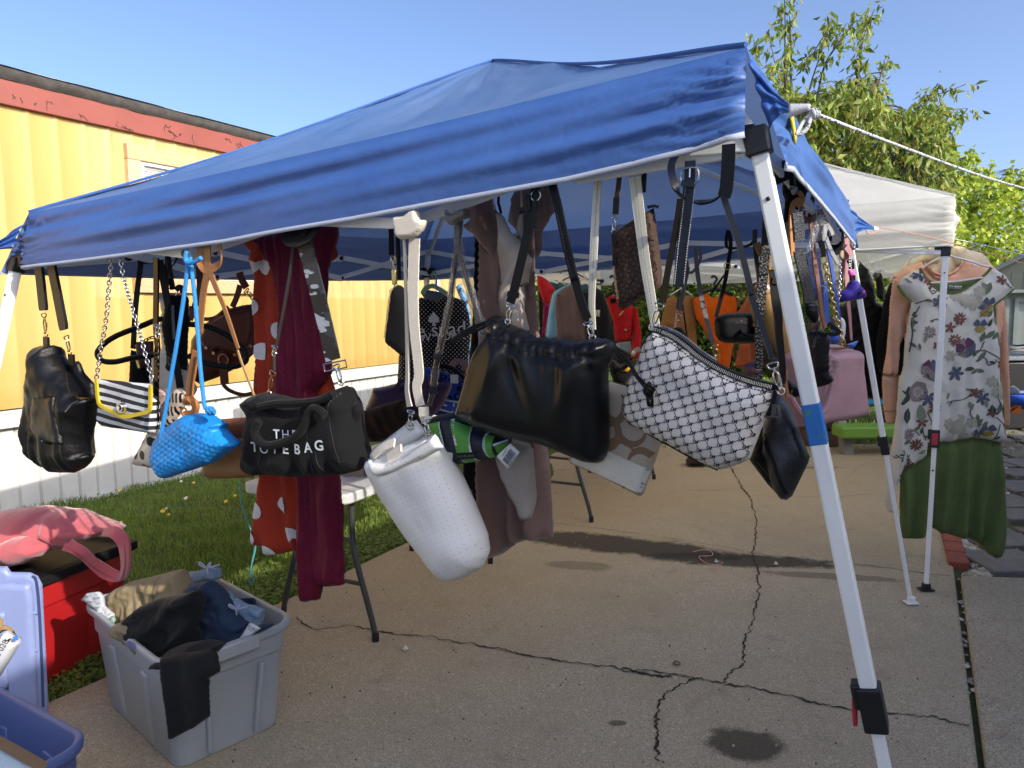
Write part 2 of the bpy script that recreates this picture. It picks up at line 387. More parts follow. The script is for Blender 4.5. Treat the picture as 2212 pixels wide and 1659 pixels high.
# cracks: ragged dark strips just over the slab
def crack(pts, wd, seed=0):
    P = crom([gnd(u, v, .0) for u, v in pts], 14); b = MB(); n = len(P); vs = []; fs = []
    for i, p in enumerate(P):
        t = (P[min(i + 1, n - 1)] - P[max(i - 1, 0)]).normalized(); s = V((t.y, -t.x, 0))
        j = .018 * vn(i * .45, seed) + .018 * vn(i * 1.3, seed + 4)
        w_ = wd * .8 * (.3 + 1.2 * abs(vn(i * .25, 3.3, seed)) * 2 + .35 * abs(vn(i * 1.1, 1, seed))) * min(1, (i + 1) / 4, (n - i) / 4)
        vs += [p + s * (j + w_ / 2) + V((0, 0, .0342)), p + s * (j - w_ / 2) + V((0, 0, .0342))]
    fs = [(2 * i, 2 * i + 2, 2 * i + 3, 2 * i + 1) for i in range(n - 1)]
    return vs, fs
b = MB()
for i, (pts, wd) in enumerate([
    ([(1575, 1010), (1592, 1040), (1600, 1062), (1620, 1085), (1632, 1130), (1630, 1170), (1628, 1210), (1638, 1260), (1636, 1310), (1622, 1370), (1605, 1410), (1600, 1450), (1570, 1478), (1562, 1495)], .011),
    ([(1185, 1140), (1300, 1152), (1450, 1175), (1560, 1192), (1625, 1206), (1740, 1220), (1860, 1232), (1975, 1248), (2055, 1258)], .007),
    ([(760, 1365), (850, 1385), (920, 1390), (1010, 1405), (1090, 1420), (1180, 1440), (1290, 1453), (1360, 1462), (1440, 1472), (1500, 1482), (1562, 1495)], .013),
    ([(1340, 1463), (1400, 1472), (1455, 1480)], .03), ([(1500, 1482), (1462, 1500), (1430, 1530), (1420, 1580), (1416, 1630), (1425, 1670)], .013),
    ([(1562, 1495), (1650, 1508), (1740, 1530), (1830, 1550), (1940, 1560), (2030, 1572), (2098, 1592)], .013),
    ([(1480, 1068), (1540, 1068), (1600, 1065)], .006), ([(1620, 1080), (1700, 1082), (1810, 1082), (1880, 1075)], .006),
    ([(1190, 1025), (1290, 1018), (1400, 1010)], .006), ([(640, 1345), (680, 1372), (760, 1365)], .008),
    ([(1800, 1400), (1850, 1420), (1900, 1415)], .003), ([(1836, 1040), (1850, 1020), (1875, 1008)], .004)]):
    b.add(*crack(pts, wd, i))
meta(b.out('driveway_cracks', CRACK), kind='structure')
# grit, twigs and dry bits scattered on the slab
b = MB(); rs = random.Random(3)
for i in range(420):
    u = rs.uniform(500, 2090); v = rs.uniform(1030, 1655); p = gnd(u, v, .031); r = rs.uniform(.0015, .0042)
    if p.x < along(L0, L1, p.y).x + .05: continue
    b.tube([p + V((0, 0, -.001)), p + V((r * .3, 0, r))], [r * rs.uniform(.7, 1.4), r * .5], 5, m=rs.choice([0, 0, 1, 2]))
meta(b.out('grit', [M('pale_grit', 'b5ac9c'), M('dark_grit', '35302a'), M('brown_grit', '6b5238')]), kind='stuff')
# brick edging, pavers, pebbles on the right
BRICK = M('red_brick', '8a4a3a', rough=.9, bump=(150, .5), var=(25, .25)); PAVE = M('grey_paver', '6f6a66', rough=.9, bump=(220, .5), var=(14, .2))
e0 = gnd(2060, 1238); e1 = gnd(2037, 1150); dd = (e1 - e0).normalized(); b = MB()
Rb = Matrix((V((dd.y, -dd.x, 0)), dd, UP)).transposed()
for i in range(18): b.box(e0 + dd * (.12 + i * .205) + V((.03, 0, .02)), (.1, .195, .07), Rb)
o = bevel(b.out('brick_edging', BRICK, smooth=False), .006); meta(o, kind='structure')
b = MB(); rs = random.Random(5)
for r in range(12):
    for c in range(6):
        y0 = e0.y - .1 + r * .42; x0 = along(e0, e1, y0).x + .22 + c * .43 + (.2 if (r // 2) % 2 else 0)
        if r in (2, 5, 8): x0 += .12
        b.box((x0 + .19, y0 + .2 + (.06 if r % 3 == 2 else 0), .012 + rs.uniform(-.004, .006)), (.385, .36 if r % 3 != 2 else .27, .05), Matrix.Rotation(rs.uniform(-.04, .04), 3, 'Z'))
meta(bevel(b.out('paver_path', PAVE, smooth=False), .008), kind='structure')
def pebbles(name, mats, n, fn, smin, smax, seed):
    rs = random.Random(seed); b = MB()
    ico = [(0, 0, 1), (.9, 0, .3), (.28, .86, .3), (-.73, .53, .3), (-.73, -.53, .3), (.28, -.86, .3), (.7, .5, -.4), (-.3, .8, -.4), (-.9, 0, -.4), (-.3, -.8, -.4), (.7, -.5, -.4)]
    fs = [(0, 1, 2), (0, 2, 3), (0, 3, 4), (0, 4, 5), (0, 5, 1), (1, 6, 2), (2, 6, 7), (2, 7, 3), (3, 7, 8), (3, 8, 4), (4, 8, 9), (4, 9, 5), (5, 9, 10), (5, 10, 1), (1, 10, 6)]
    for i in range(n):
        x, y, z = fn(rs); s = rs.uniform(smin, smax); R = Matrix.Rotation(rs.uniform(0, 6.3), 3, 'Z'); k = (s * rs.uniform(.8, 1.5), s, s * rs.uniform(.5, .8))
        b.add([V((x, y, z)) + R @ V((q[0] * k[0] * rs.uniform(.85, 1.1), q[1] * k[1], q[2] * k[2])) for q in ico], fs, rs.randrange(len(mats)))
    meta(b.out(name, mats, auto=60), kind='stuff')
PB = [M('white_pebble', 'bdb7ab', var=(40, .15)), M('grey_pebble', '8c8880', var=(40, .15)), M('tan_pebble', 'a08f7c', var=(40, .15))]
pebbles('pebbles', PB, 1500, lambda r: (lambda y: (along(e0, e1, y).x + r.choice([r.uniform(.09, .2), r.uniform(.2, 2.6)]), y, .012))(r.uniform(e0.y - .12, e0.y + 4.5)), .012, .034, 11)
pebbles('joint_stones', PB, 60, lambda r: (lambda y: (along(J0, J1, y).x + r.uniform(0, .07), y, .022))(r.uniform(2.6, 3.9)), .006, .016, 12)
# ---------------------------------------------------------------- grass blades and weeds
def tri_mesh(name, vs, mat, per, kind=None, mi=None, faces=None):
    """vs (n*per,3) array; faces template for per verts"""
    n = len(vs) // per; me = bpy.data.meshes.new(name); me.vertices.add(len(vs)); me.vertices.foreach_set('co', vs.astype(np.float32).ravel())
    ft = np.array(faces); nf = n * len(ft); k = ft.shape[1]
    lp = (ft[None] + (np.arange(n) * per)[:, None, None]).ravel()
    me.loops.add(len(lp)); me.loops.foreach_set('vertex_index', lp.astype(np.int32)); me.polygons.add(nf)
    me.polygons.foreach_set('loop_start', np.arange(0, nf * k, k, dtype=np.int32)); me.polygons.foreach_set('loop_total', np.full(nf, k, np.int32))
    for m in (mat if isinstance(mat, list) else [mat]): me.materials.append(m)
    if mi is not None: me.polygons.foreach_set('material_index', np.repeat(mi, len(ft)).astype(np.int32))
    me.update(calc_edges=True); me.validate()
    o = bpy.data.objects.new(name, me); COL.objects.link(o)
    if kind: o['kind'] = kind
    return o
def blades(name, mats, x, y, h, rng, wid=.004, z0=0., lean=.6):
    n = len(x); a = rng.uniform(0, 2 * pi, n); l = h * rng.uniform(.1, lean, n); b_ = rng.uniform(0, 2 * pi, n)
    w_ = wid * rng.uniform(.6, 1.3, n); vs = np.zeros((n, 5, 3)); dx, dy = np.cos(a), np.sin(a); px, py = np.cos(b_), np.sin(b_)
    for i, (t, s) in enumerate(((0, 1), (0, -1), (.6, .8), (.6, -.8), (1, 0))):
        vs[:, i, 0] = x + dx * l * t ** 1.6 + px * w_ * s; vs[:, i, 1] = y + dy * l * t ** 1.6 + py * w_ * s; vs[:, i, 2] = z0 + h * t * (1 - .15 * t)
    vs = np.concatenate([vs[:, [0, 1, 3]], vs[:, [0, 3, 2]], vs[:, [2, 3, 4]]], 1).reshape(-1, 3)
    return tri_mesh(name, vs, mats, 9, 'stuff', rng.integers(0, len(mats), n), [(0, 1, 2), (3, 4, 5), (6, 7, 8)])
GR = [M('grass_green', '7c983e', rough=.7, trans=.35, var=(6, .3)), M('grass_dark', '5f7a2e', rough=.7, trans=.3, var=(6, .3)), M('grass_pale', '8a9446', rough=.75, trans=.35), M('grass_olive', '7c8e3e', rough=.7, trans=.35)]
rng = np.random.default_rng(4)
n = 150000; y = rng.uniform(2.0, 7.6, n) ** 1.0; x = rng.uniform(-4.2, 1.2, n)
ex_ = np.array([0.]); lx = np.interp(y, [p.y for p in le], [p.x for p in le])
wl = (-5.717 + .4764 * y) / .8792
keep = (x < lx + .015 * rng.standard_normal(n)) & (x > wl - .05); 
dens = .55 + .9 * vn(x * 2.2, y * 2.2, 1) + .6 * vn(x * 7, y * 7, 2); keep &= rng.uniform(0, 1, n) < np.clip(dens + .25, .12, 1)
x, y = x[keep], y[keep]; hh = (.028 + .03 * np.clip(.5 + vn(x * 1.7, y * 1.7, 8) + .8 * vn(x * 6, y * 6, 9), 0, 1.2)) * rng.uniform(.6, 1.25, len(x))
near = np.abs(x - wl[keep]) < .12; hh[near] *= 1.8
blades('grass', GR, x, y, hh, rng, .0035)
n = 16000; y = rng.uniform(6.8, 16, n); x = rng.uniform(.2, 7.5, n); k = (y > 7.3) | (x > 4.2)
x, y = x[k], y[k]; blades('far_grass', GR, x, y, rng.uniform(.04, .09, len(x)), rng, .008)
# broad-leaved weeds and clover along the slab edge
n = 5200; t = rng.uniform(0, 1, n); yy = 1.7 + t * 4.2; lx = np.interp(yy, [p.y for p in le], [p.x for p in le]); xx = lx - np.abs(rng.standard_normal(n)) * .22 - .01
a = rng.uniform(0, 6.28, n); s = rng.uniform(.008, .02, n); zz = rng.uniform(.012, .05, n); vs = np.zeros((n, 4, 3))
for i, (p, q, r) in enumerate(((0, -.5, -.1), (1, 0, .25), (0, .5, -.1), (-1, 0, .2))):
    vs[:, i, 0] = xx + s * (np.cos(a) * p - np.sin(a) * q); vs[:, i, 1] = yy + s * (np.sin(a) * p + np.cos(a) * q); vs[:, i, 2] = zz + s * r
tri_mesh('clover', vs.reshape(-1, 3), [GR[0], GR[1], GR[3]], 4, 'stuff', rng.integers(0, 3, n), [(0, 1, 2, 3)])
n = 30; yy = rng.uniform(4, 7.3, n); wl = (-5.717 + .4764 * yy) / .8792; xx = wl + rng.uniform(.05, 1.4, n); b = MB()
for i in range(n): b.disc((xx[i], yy[i], rng.uniform(.05, .08)), (rng.uniform(-.4, .4), -.5, .8), rng.uniform(.01, .017), .008, 8, m=int(rng.integers(0, 4) == 0))
meta(b.out('dandelions', [M('dandelion_yellow', 'd8b31c'), M('dandelion_clock', 'c9c4b4')]), kind='stuff')

# ================================================================ yellow mobile home
WN = V((.8792, -.4764, 0)); W0 = WN * -5.717 + V((0, 0, 0)); W0 = W0 + ER * ((V((-3.1, 6.28, 0)) - W0).dot(ER))
T = Th('mobile_home', 'yellow mobile home with red fascia and white skirting beside the lawn', 'house', W0, WN)
zs = T.px(25, 883).z; zf = T.px(0, 226).z; zt = T.px(0, 168).z; zr = T.px(0, 147).z
px0 = T.px(181, 400).x; pz0 = T.px(202, 644).z
def yel(n, co, c):
    x, y, z = n.sep(co)
    e = n.math('MULTIPLY', n.math('SUBTRACT', n.noise(co, 9, 4), .5), .08)
    m = n.math('MULTIPLY', n.ramp(n.math('ADD', x, e), px0, px0 + .02), n.ramp(n.math('ADD', z, e), pz0, pz0 + .02))
    old = n.mix(n.math('MULTIPLY', n.ramp(n.noise(co, 5, 5, .7, (3, 1, .5)), .5, .72), .7), lin('b8a36a'), lin('857a50'))
    k = n.mix(n.math('MULTIPLY', n.ramp(n.noise(co, 2, 5, .6, (4, 1, .4)), .45, .8), .5), lin('b99a58'), lin('a7884a'))
    k = n.mix(m, k, old)
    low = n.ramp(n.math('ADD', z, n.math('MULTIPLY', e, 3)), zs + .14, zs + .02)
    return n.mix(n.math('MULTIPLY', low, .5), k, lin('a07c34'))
YEL = M('yellow_paint', 'dba842', rough=.55, bump=(30, .08), fn=yel)
x0, x1 = -7.5, 7.5; prof = []
xx = x0; i = 0
while xx < x1:
    for a, d in ((0, 0), (.05, .0), (.065, .007), (.085, .007), (.10, 0)): prof.append((xx + a, d))
    xx += .205
b = MB(); rows = np.linspace(zs, zf + .03, 9); n = len(prof)
b.add([(a, -d, z) for z in rows for a, d in prof], [(j * n + i, j * n + i + 1, (j + 1) * n + i + 1, (j + 1) * n + i) for j in range(8) for i in range(n - 1)])
b.box((0, 2.0, (zs + zf) / 2), (15, 3.94, zf - zs)); wall = T.out(b, 'wall', YEL, smooth=False)
SKW = M('white_vinyl', 'cac9c4', rough=.5, var=(5, .06)); b = MB()
xx = x0
while xx < x1:
    b.add([(xx, .02, 0), (xx + .014, .045, 0), (xx + .028, .02, 0), (xx + .148, .012, 0), (xx, .02, zs - .12), (xx + .014, .045, zs - .12), (xx + .028, .02, zs - .12), (xx + .148, .012, zs - .12)],
          [(0, 1, 5, 4), (1, 2, 6, 5), (2, 3, 7, 6)]); xx += .148
sk = T.out(b, 'skirting', SKW, smooth=False); b = MB()
b.box((0, -.012, zs - .07), (15, .05, .11)); b.box((0, -.03, zs - .122), (15, .03, .018)); b.box((0, -.03, zs - .018), (15, .03, .02))
b.box((0, 0, .01), (15, .03, .03)); T.out(b, 'top_rail', SKW, sk, smooth=False)
RED = M('red_fascia_paint', '84453a', rough=.55, bump=(25, .15), var=(3, .1))
b = MB(); b.box((0, -.02, (zf + zt) / 2), (15, .05, zt - zf)); fa = bevel(T.out(b, 'fascia', RED, smooth=False), .004)
rs = random.Random(9); b = MB()
for i in range(48):
    x = rs.uniform(-3.2, 1.6); z = rs.uniform(zf + .02, zt - .01); L = rs.choice([.02, .04, .09, .14]) * rs.uniform(.6, 1.3); wd = rs.uniform(.003, .008)
    z1 = max(zf + .01, z - L); P = [(x + rs.uniform(-.01, .01) + rs.uniform(-.02, .02) * (k / 3), -.0475, z + (z1 - z) * k / 3) for k in range(4)]
    b.ribbon(P, lambda f, w=wd: w * (1 - .6 * f), .002, k=3)
    if rs.random() < .35: b.ribbon([(x, -.0475, z - .01), (x + rs.uniform(.02, .05), -.0475, z - rs.uniform(-.01, .03)), (x + rs.uniform(.04, .08), -.0475, z - rs.uniform(0, .05))], wd * .8, .002, k=3)
T.out(b, 'tar_drips', M('dried_tar', '2b211c', rough=.6), fa)
b = MB(); b.grid(lambda a, t: V((x0 + 15 * a, -.05 - .02 * sin(pi * t) - .008 * vn(a * 90, t * 3, 2), zt - .012 + (zr - zt + .012) * t - .02 * abs(vn(a * 60, 1, 5)) * (1 - t))), 240, 5)
b.grid(lambda a, t: V((x0 + 15 * a, -.05 + 4.1 * t, zr + .25 * sin(pi * t))), 20, 10)
T.out(b, 'roof_edge', M('old_tar_roofing', '3a3632', rough=.9, bump=(40, .8), var=(14, .4)))
b = MB(); rs = random.Random(2); b.grid(lambda a, t: V((x0 + 15 * a, -.056 + .05 * t, zr + .012 - .012 * max(0, vn(a * 40, 2, 7)) * (1 - t) + .006 * sin(pi * t))), 240, 3)
T.out(b, 'roof_coating', M('white_roof_coating', 'd8d6d0', rough=.8))
# window with a raw pine frame and blinds
a0 = T.px(267, 330); a1 = T.px(285, 632); wx0 = a0.x; wx1 = wx0 + 1.42; wz1 = T.px(280, 312).z; wz0 = a1.z; bw = .125
def pine(n, co, c):
    g = n.noise(co, 6, 4, .6, (1, 1, 9)); r = n.ramp(n.math('SINE', n.math('MULTIPLY', g, 40)), -1, 1)
    return n.mix(n.math('MULTIPLY', r, .5), lin('c6a27c'), lin('a67f56'))
def pinev(n, co, c):
    g = n.noise(co, 6, 4, .6, (9, 1, 1)); r = n.ramp(n.math('SINE', n.math('MULTIPLY', g, 40)), -1, 1)
    return n.mix(n.math('MULTIPLY', r, .5), lin('cfb08e'), lin('b28d66'))
PH = M('pine_board', 'd6a768', rough=.6, fn=pine); PV = M('pine_upright', 'e0b888', rough=.6, fn=pinev)
wi = MB(); wi.box(((wx0 + wx1) / 2, -.02, wz1 - bw / 2), (wx1 - wx0, .06, bw))
wf = bevel(T.out(wi, 'window', PH, smooth=False), .004)
wi = MB(); wi.box(((wx0 + wx1) / 2, -.02, wz0 + bw / 2), (wx1 - wx0, .06, bw)); bevel(T.out(wi, 'sill_board', PH, wf, smooth=False), .004)
for x in (wx0 + bw / 2, wx1 - bw / 2): b = MB(); b.box((x, -.0185, (wz0 + wz1) / 2), (bw - .002, .055, wz1 - wz0 - 2 * bw - .002)); bevel(T.out(b, 'frame_upright', PV, wf, smooth=False), .004)
b = MB(); ax0, ax1, az0, az1 = wx0 + bw, wx1 - bw, wz0 + bw, wz1 - bw
for c, s in ((((ax0 + ax1) / 2, -.012, az0 + .018), (ax1 - ax0, .04, .036)), (((ax0 + ax1) / 2, -.012, az1 - .015), (ax1 - ax0, .04, .03)), ((ax0 + .015, -.0125, (az0 + az1) / 2), (.03, .04, az1 - az0 - .07)), ((ax1 - .015, -.0125, (az0 + az1) / 2), (.03, .04, az1 - az0 - .07)), (((ax0 + ax1) / 2, -.013, (az0 + az1) / 2), (ax1 - ax0 - .06, .035, .03))): b.box(c, s)
T.out(b, 'sash', M('white_aluminium', 'c9ccce', rough=.35), wf, smooth=False)
b = MB(); k = 0
z = az0 + .03
while z < az1 - .03: b.box(((ax0 + ax1) / 2, -.002 + .001 * sin(k), z), (ax1 - ax0 - .07, .022, .0012), Matrix.Rotation(rad(58), 3, 'X')); z += .019; k += 1
b.box(((ax0 + ax1) / 2, .012, (az0 + az1) / 2), (ax1 - ax0, .004, az1 - az0), m=1)
T.out(b, 'blind', [M('blind_slat', 'b9bdbb', rough=.5), M('room_dark', '3a3d40')], wf, smooth=False)
b = MB(); b.grid(lambda a, t: V((ax0 + .03 + (ax1 - ax0 - .06) * a, -.02, az0 + .03 + (az1 - az0 - .06) * t)), 1, 1)
gm = bpy.data.materials.new('window_glass'); gm.use_nodes = True; q = NT(gm); g_ = q.add('BsdfGlossy'); g_.inputs['Roughness'].default_value = .03; t_ = q.add('BsdfTransparent'); x_ = q.add('MixShader'); x_.inputs[0].default_value = .12
q.t.links.new(t_.outputs[0], x_.inputs[1]); q.t.links.new(g_.outputs[0], x_.inputs[2]); q.t.links.new(x_.outputs[0], q.n['Material Output'].inputs[0])
T.out(b, 'glass_pane', gm, wf)
# neighbour's home across the drive: never in view, its shadow lies over the drive
NB = V((5.2, 1.2, 0)); nb_o = V((0, 0, 0)) + V((-.8795, .4758, 0)) * -3.2
T2 = Th('neighbouring_home', 'pale siding mobile home across the driveway to the right of the camera', 'house', nb_o + ER * .5, V((-.8795, .4758, 0)))
b = MB(); b.box((0, 2.0, 1.62), (15, 4, 3.1)); T2.out(b, 'wall', M('beige_siding', 'e2ded4', var=(2, .1), bump=(10, .2)), smooth=False)
b = MB(); b.box((0, 2.0, 3.2), (15.2, 4.3, .1)); b.grid(lambda a, t: V((-7.6 + 15.2 * a, -.15 + 4.3 * t, 3.26 + .5 * sin(pi * t))), 1, 8); T2.out(b, 'roof', M('grey_shingle', '6b6864'), smooth=False)

# ================================================================ sheds on the right
T = Th('garden_shed', 'tall tan panelled shed with a white roof edge behind the floral dress', 'shed', dep(2150, 760, 14), V((-.75, -.66, 0)))
SH = M('tan_shed_panel', 'a39c8b', rough=.8, var=(4, .12)); b = MB(); pz = T.px(2172, 548).z; ez = T.px(2128, 590).z; x0 = T.px(2130, 700).x; zb = -T.p0.z
x0s, xm, x1s = x0, x0 + .75, x0 + 1.9
for x in np.arange(x0s, x1s, .19): b.box((x + .092, 0, (zb + ez) / 2), (.182, .05, ez - zb))
b.box(((x0s + x1s) / 2, 1.03, (zb + ez) / 2 - .01), (x1s - x0s, 2, ez - zb)); 
b.add([(x0s, .0, ez), (xm, 0, pz), (x1s, 0, ez), (x0s, 2, ez), (xm, 2, pz), (x1s, 2, ez)], [(0, 2, 1), (3, 4, 5), (0, 1, 4, 3), (1, 2, 5, 4)])
sh = T.out(b, 'wall', SH, smooth=False); b = MB()
b.bar((x0s - .1, -.06, ez - .05), (xm, -.06, pz + .05), .08, .05, (0, 1, 0)); b.bar((xm, -.06, pz + .05), (x1s + .1, -.06, ez - .05), .08, .05, (0, 1, 0))
b.add([(x0s - .1, -.1, ez - .02), (xm, -.1, pz + .08), (xm, 2.1, pz + .08), (x0s - .1, 2.1, ez - .02), (x1s + .1, -.1, ez - .02), (x1s + .1, 2.1, ez - .02)], [(0, 1, 2, 3), (1, 4, 5, 2)])
T.out(b, 'roof', M('pale_roof_trim', 'a9a9a6', rough=.6), smooth=False); b = MB()
for xx in (.28, .95):
    b = MB(); b.box((x0 + xx, -.04, ez - .62), (.2, .04, .62)); wn_ = T.out(b, 'window', M('shed_window_frame', 'c8c6bd'), smooth=False)
    b = MB(); b.box((x0 + xx, -.065, ez - .62), (.13, .01, .53)); T.out(b, 'pane', M('shed_glass', '3c4042', rough=.1), wn_, smooth=False)
T = Th('storage_locker', 'low grey panelled storage locker in front of the tan shed', 'shed', dep(2150, 770, 10.5), V((-.45, -.89, 0)))
GS = M('grey_locker_panel', '8e9694', rough=.6, var=(4, .08)); b = MB(); zt_ = T.px(2150, 634).z; x0 = T.px(2085, 700).x; zb = -T.p0.z
b.box((x0 + 1.1, .5, (zt_ + zb) / 2), (2.2, 1, zt_ - zb)); T.out(b, 'cabinet', GS, smooth=False); b = MB()
for i in range(3):
    for x in (x0 + .06 + i * .55, x0 + .5 + i * .55): b.box((x, -.015, (zt_ + zb) / 2 - .02), (.05, .03, zt_ - zb - .1))
    b.box((x0 + .28 + i * .55, -.015, zt_ - .1), (.39, .03, .05))
T.out(b, 'door', GS, smooth=False); b = MB(); b.box((x0 + 1.1, .45, zt_ + .02), (2.3, 1.16, .05)); bevel(T.out(b, 'lid', GS, smooth=False), .01)

# ================================================================ trees
BARK = M('grey_brown_bark', '4a3d33', rough=.95, bump=(60, .8), var=(20, .3))
def leafmat(name, c): return M(name, c, rough=.45, trans=.45, var=(2.5, .22), spec=.4)
def leaf_arrays(C, D, S, rng, wd=.36):
    """C points, D tip directions, S lengths -> folded leaves of 5 points"""
    n = len(C); R = rng.standard_normal((n, 3)); X = np.cross(D, R); X /= np.linalg.norm(X, axis=1)[:, None] + 1e-9; N = np.cross(X, D)
    vs = np.zeros((n, 5, 3)); S = S[:, None]
    vs[:, 0] = C; vs[:, 1] = C + D * S - N * S * .12; m = C + D * S * .45
    vs[:, 2] = m + X * S * wd * .5 + N * S * .10; vs[:, 3] = m - X * S * wd * .5 + N * S * .10; vs[:, 4] = m
    return vs.reshape(-1, 3)
LF = [(0, 2, 4), (0, 4, 3), (4, 2, 1), (3, 4, 1)]
def droop(n, rng, down=.9):
    D = rng.standard_normal((n, 3)) * .55; D[:, 2] -= down; return D / np.linalg.norm(D, axis=1)[:, None]
def poly_pts(poly, n, rng):
    P = np.array(poly, float); lo, hi = P.min(0), P.max(0); out = []
    Q = np.roll(P, -1, 0)
    while len(out) < n:
        x, y = rng.uniform(lo[0], hi[0]), rng.uniform(lo[1], hi[1])
        c = ((P[:, 1] > y) != (Q[:, 1] > y)) & (x < (Q[:, 0] - P[:, 0]) * (y - P[:, 1]) / (Q[:, 1] - P[:, 1] + 1e-9) + P[:, 0])
        if c.sum() % 2: out.append((x, y))
    return out
def tree(name, label, base, y0, limbs, mass, nmass, mats, rng, leaf=.1, per=(5, 9), dy=1.0, down=.9, twig=.004, wd=.36, group=None):
    """limbs: outlines of the real branches as seen, lying round depth y0; mass: where the leafy body stands"""
    T = Th(name, label, 'tree', base, None, group); b = MB(); C = []; node = []
    for pts, r0, yy, dens in limbs:
        P = crom([dep(u, v, y0 + yy + .25 * sin(u * .7 + i)) for i, (u, v) in enumerate(pts)], 8); n = len(P)
        b.tube([T.L(p) for p in P], [max(.004, r0 * (1 - .85 * i / n)) for i in range(n)], 6)
        node += P
        L = sum((q - p).length for p, q in zip(P, P[1:])); k = int(L * dens)
        for j in range(k):
            f = (j + rng.uniform(0, 1)) / k; p = P[min(n - 1, int(f * n))]; C.append(p + V(rng.uniform(-.06, .06, 3)))
    na = np.array([tuple(p) for p in node])
    for u, v in poly_pts(mass, nmass, rng):
        p = dep(u, v, y0 + rng.uniform(-dy, dy)); C.append(p)
        if rng.uniform() < .6:
            d = ((na - np.array(p)) ** 2).sum(1); q = V(na[d.argmin()]); 
            if (q - p).length < 1.3: b.tube([T.L(q), T.L((p + q) / 2 + V((0, 0, .05))), T.L(p)], [twig * 1.6, twig * 1.2, twig * .6], 4)
    T.out(b, 'trunk', BARK)
    cc = []; 
    for p in C:
        k = int(rng.integers(*per)); cc.append(np.array(T.L(p))[None] + rng.standard_normal((k, 3)) * leaf * .32)
    cc = np.concatenate(cc); n = len(cc); S = leaf * rng.uniform(.55, 1.2, n)
    o = tri_mesh('crown', leaf_arrays(cc, droop(n, rng, down), S, rng, wd), mats, 5, None, rng.integers(0, len(mats), n), LF); o.parent = T.e
    return T
LM = [leafmat('cherry_leaf', '788c3a'), leafmat('cherry_leaf_young', '92a048'), leafmat('cherry_leaf_deep', '5c7430'), leafmat('cherry_leaf_bronze', '8b8a3c')]
rng = np.random.default_rng(21)
limbs = [([(1760, 800), (1762, 690), (1775, 600), (1791, 500), (1793, 400), (1785, 350)], .09, 0, 0), ([(1785, 370), (1768, 308), (1735, 250), (1712, 205)], .04, .1, 4),
 ([(1712, 215), (1708, 150), (1709, 102), (1706, 40), (1707, -12)], .014, .1, 12), ([(1700, 230), (1695, 150), (1696, 60), (1694, -12)], .013, -.2, 9),
 ([(1735, 250), (1753, 176), (1770, 125), (1782, 86)], .012, .3, 5), ([(1760, 240), (1780, 146), (1810, 95), (1838, 56), (1852, 44)], .013, -.1, 12),
 ([(1830, 330), (1847, 228), (1856, 150), (1861, 102), (1872, 60), (1889, 20)], .02, .2, 16), ([(1845, 340), (1867, 272), (1897, 182), (1911, 130)], .02, -.3, 14),
 ([(1790, 420), (1838, 346), (1885, 325), (1929, 299), (1970, 262), (1999, 226), (2026, 180)], .03, 0, 13), ([(1929, 299), (1990, 300), (2040, 285)], .012, .2, 9),
 ([(1960, 270), (2000, 211), (2040, 200), (2086, 182)], .008, .4, 14), ([(1985, 255), (2020, 240), (2060, 236), (2090, 234)], .007, .5, 13), ([(2000, 300), (2045, 270), (2078, 254)], .007, .4, 12),
 ([(1700, 300), (1650, 200), (1633, 141), (1636, 84)], .009, .2, 12), ([(1720, 250), (1690, 170), (1673, 132), (1660, 64)], .009, -.2, 12), ([(1740, 150), (1760, 110), (1790, 60), (1800, 40)], .008, .2, 13),
 ([(1793, 420), (1870, 395), (1920, 362), (1960, 352), (2010, 350)], .02, -.5, 8), ([(1791, 480), (1730, 420), (1700, 400)], .03, .4, 6), ([(1800, 520), (1900, 440), (1990, 400), (2040, 390)], .03, .5, 8),
 ([(1775, 600), (1690, 560), (1620, 620), (1560, 610)], .03, .2, 10), ([(1770, 640), (1700, 640), (1600, 648), (1545, 615)], .035, -.3, 6)]
mass = [(1648, 235), (1690, 190), (1755, 205), (1800, 180), (1850, 175), (1905, 190), (1925, 250), (1975, 240), (2030, 215), (2055, 280), (2045, 330), (2055, 400), (2060, 470), (2000, 520), (1900, 560), (1880, 640), (1690, 640), (1690, 420)]
tree('cherry_tree', 'leafy cherry tree with long upright shoots rising behind the white canopy', (3.45, 8.3, 0), 8.0, limbs, mass, 2100, LM, rng, .115, (5, 9), 1.1)
LM2 = [leafmat('maple_leaf', 'a3b53f'), leafmat('maple_leaf_light', 'b9c552'), leafmat('maple_leaf_mid', '879c36')]
mk = lambda pts: [(p, .012, 0, 14) for p in pts]
tree('maple_tree', 'pale yellow green young maple behind the tan shed at the right edge', (12.2, 18.5, 0), 18, [([(2150, 700), (2140, 560), (2130, 430), (2140, 360)], .08, 0, 3)] + mk([[(2100, 470), (2095, 400), (2093, 325)], [(2110, 450), (2108, 380), (2109, 330)], [(2140, 430), (2138, 355)], [(2170, 430), (2182, 364)], [(2190, 430), (2212, 370)], [(2060, 480), (2075, 400), (2080, 340)]]),
     [(2045, 430), (2075, 385), (2120, 375), (2170, 385), (2230, 365), (2260, 620), (2060, 620), (2040, 520)], 900, LM2, rng, .13, (6, 10), 1.6, .5, wd=.8)
tree('pale_sapling', 'thin light leaved sapling between the cherry tree and the maple', (10, 16, 0), 15, [([(2040, 640), (2035, 500), (2050, 400), (2062, 330)], .05, 0, 8)] + mk([[(2050, 420), (2075, 370), (2090, 342)], [(2045, 430), (2030, 360), (2060, 300)]]),
     [(1985, 300), (2040, 290), (2075, 350), (2080, 450), (2085, 620), (1960, 620), (1960, 420)], 420, LM2, rng, .12, (6, 10), 1.2, .5, wd=.6)
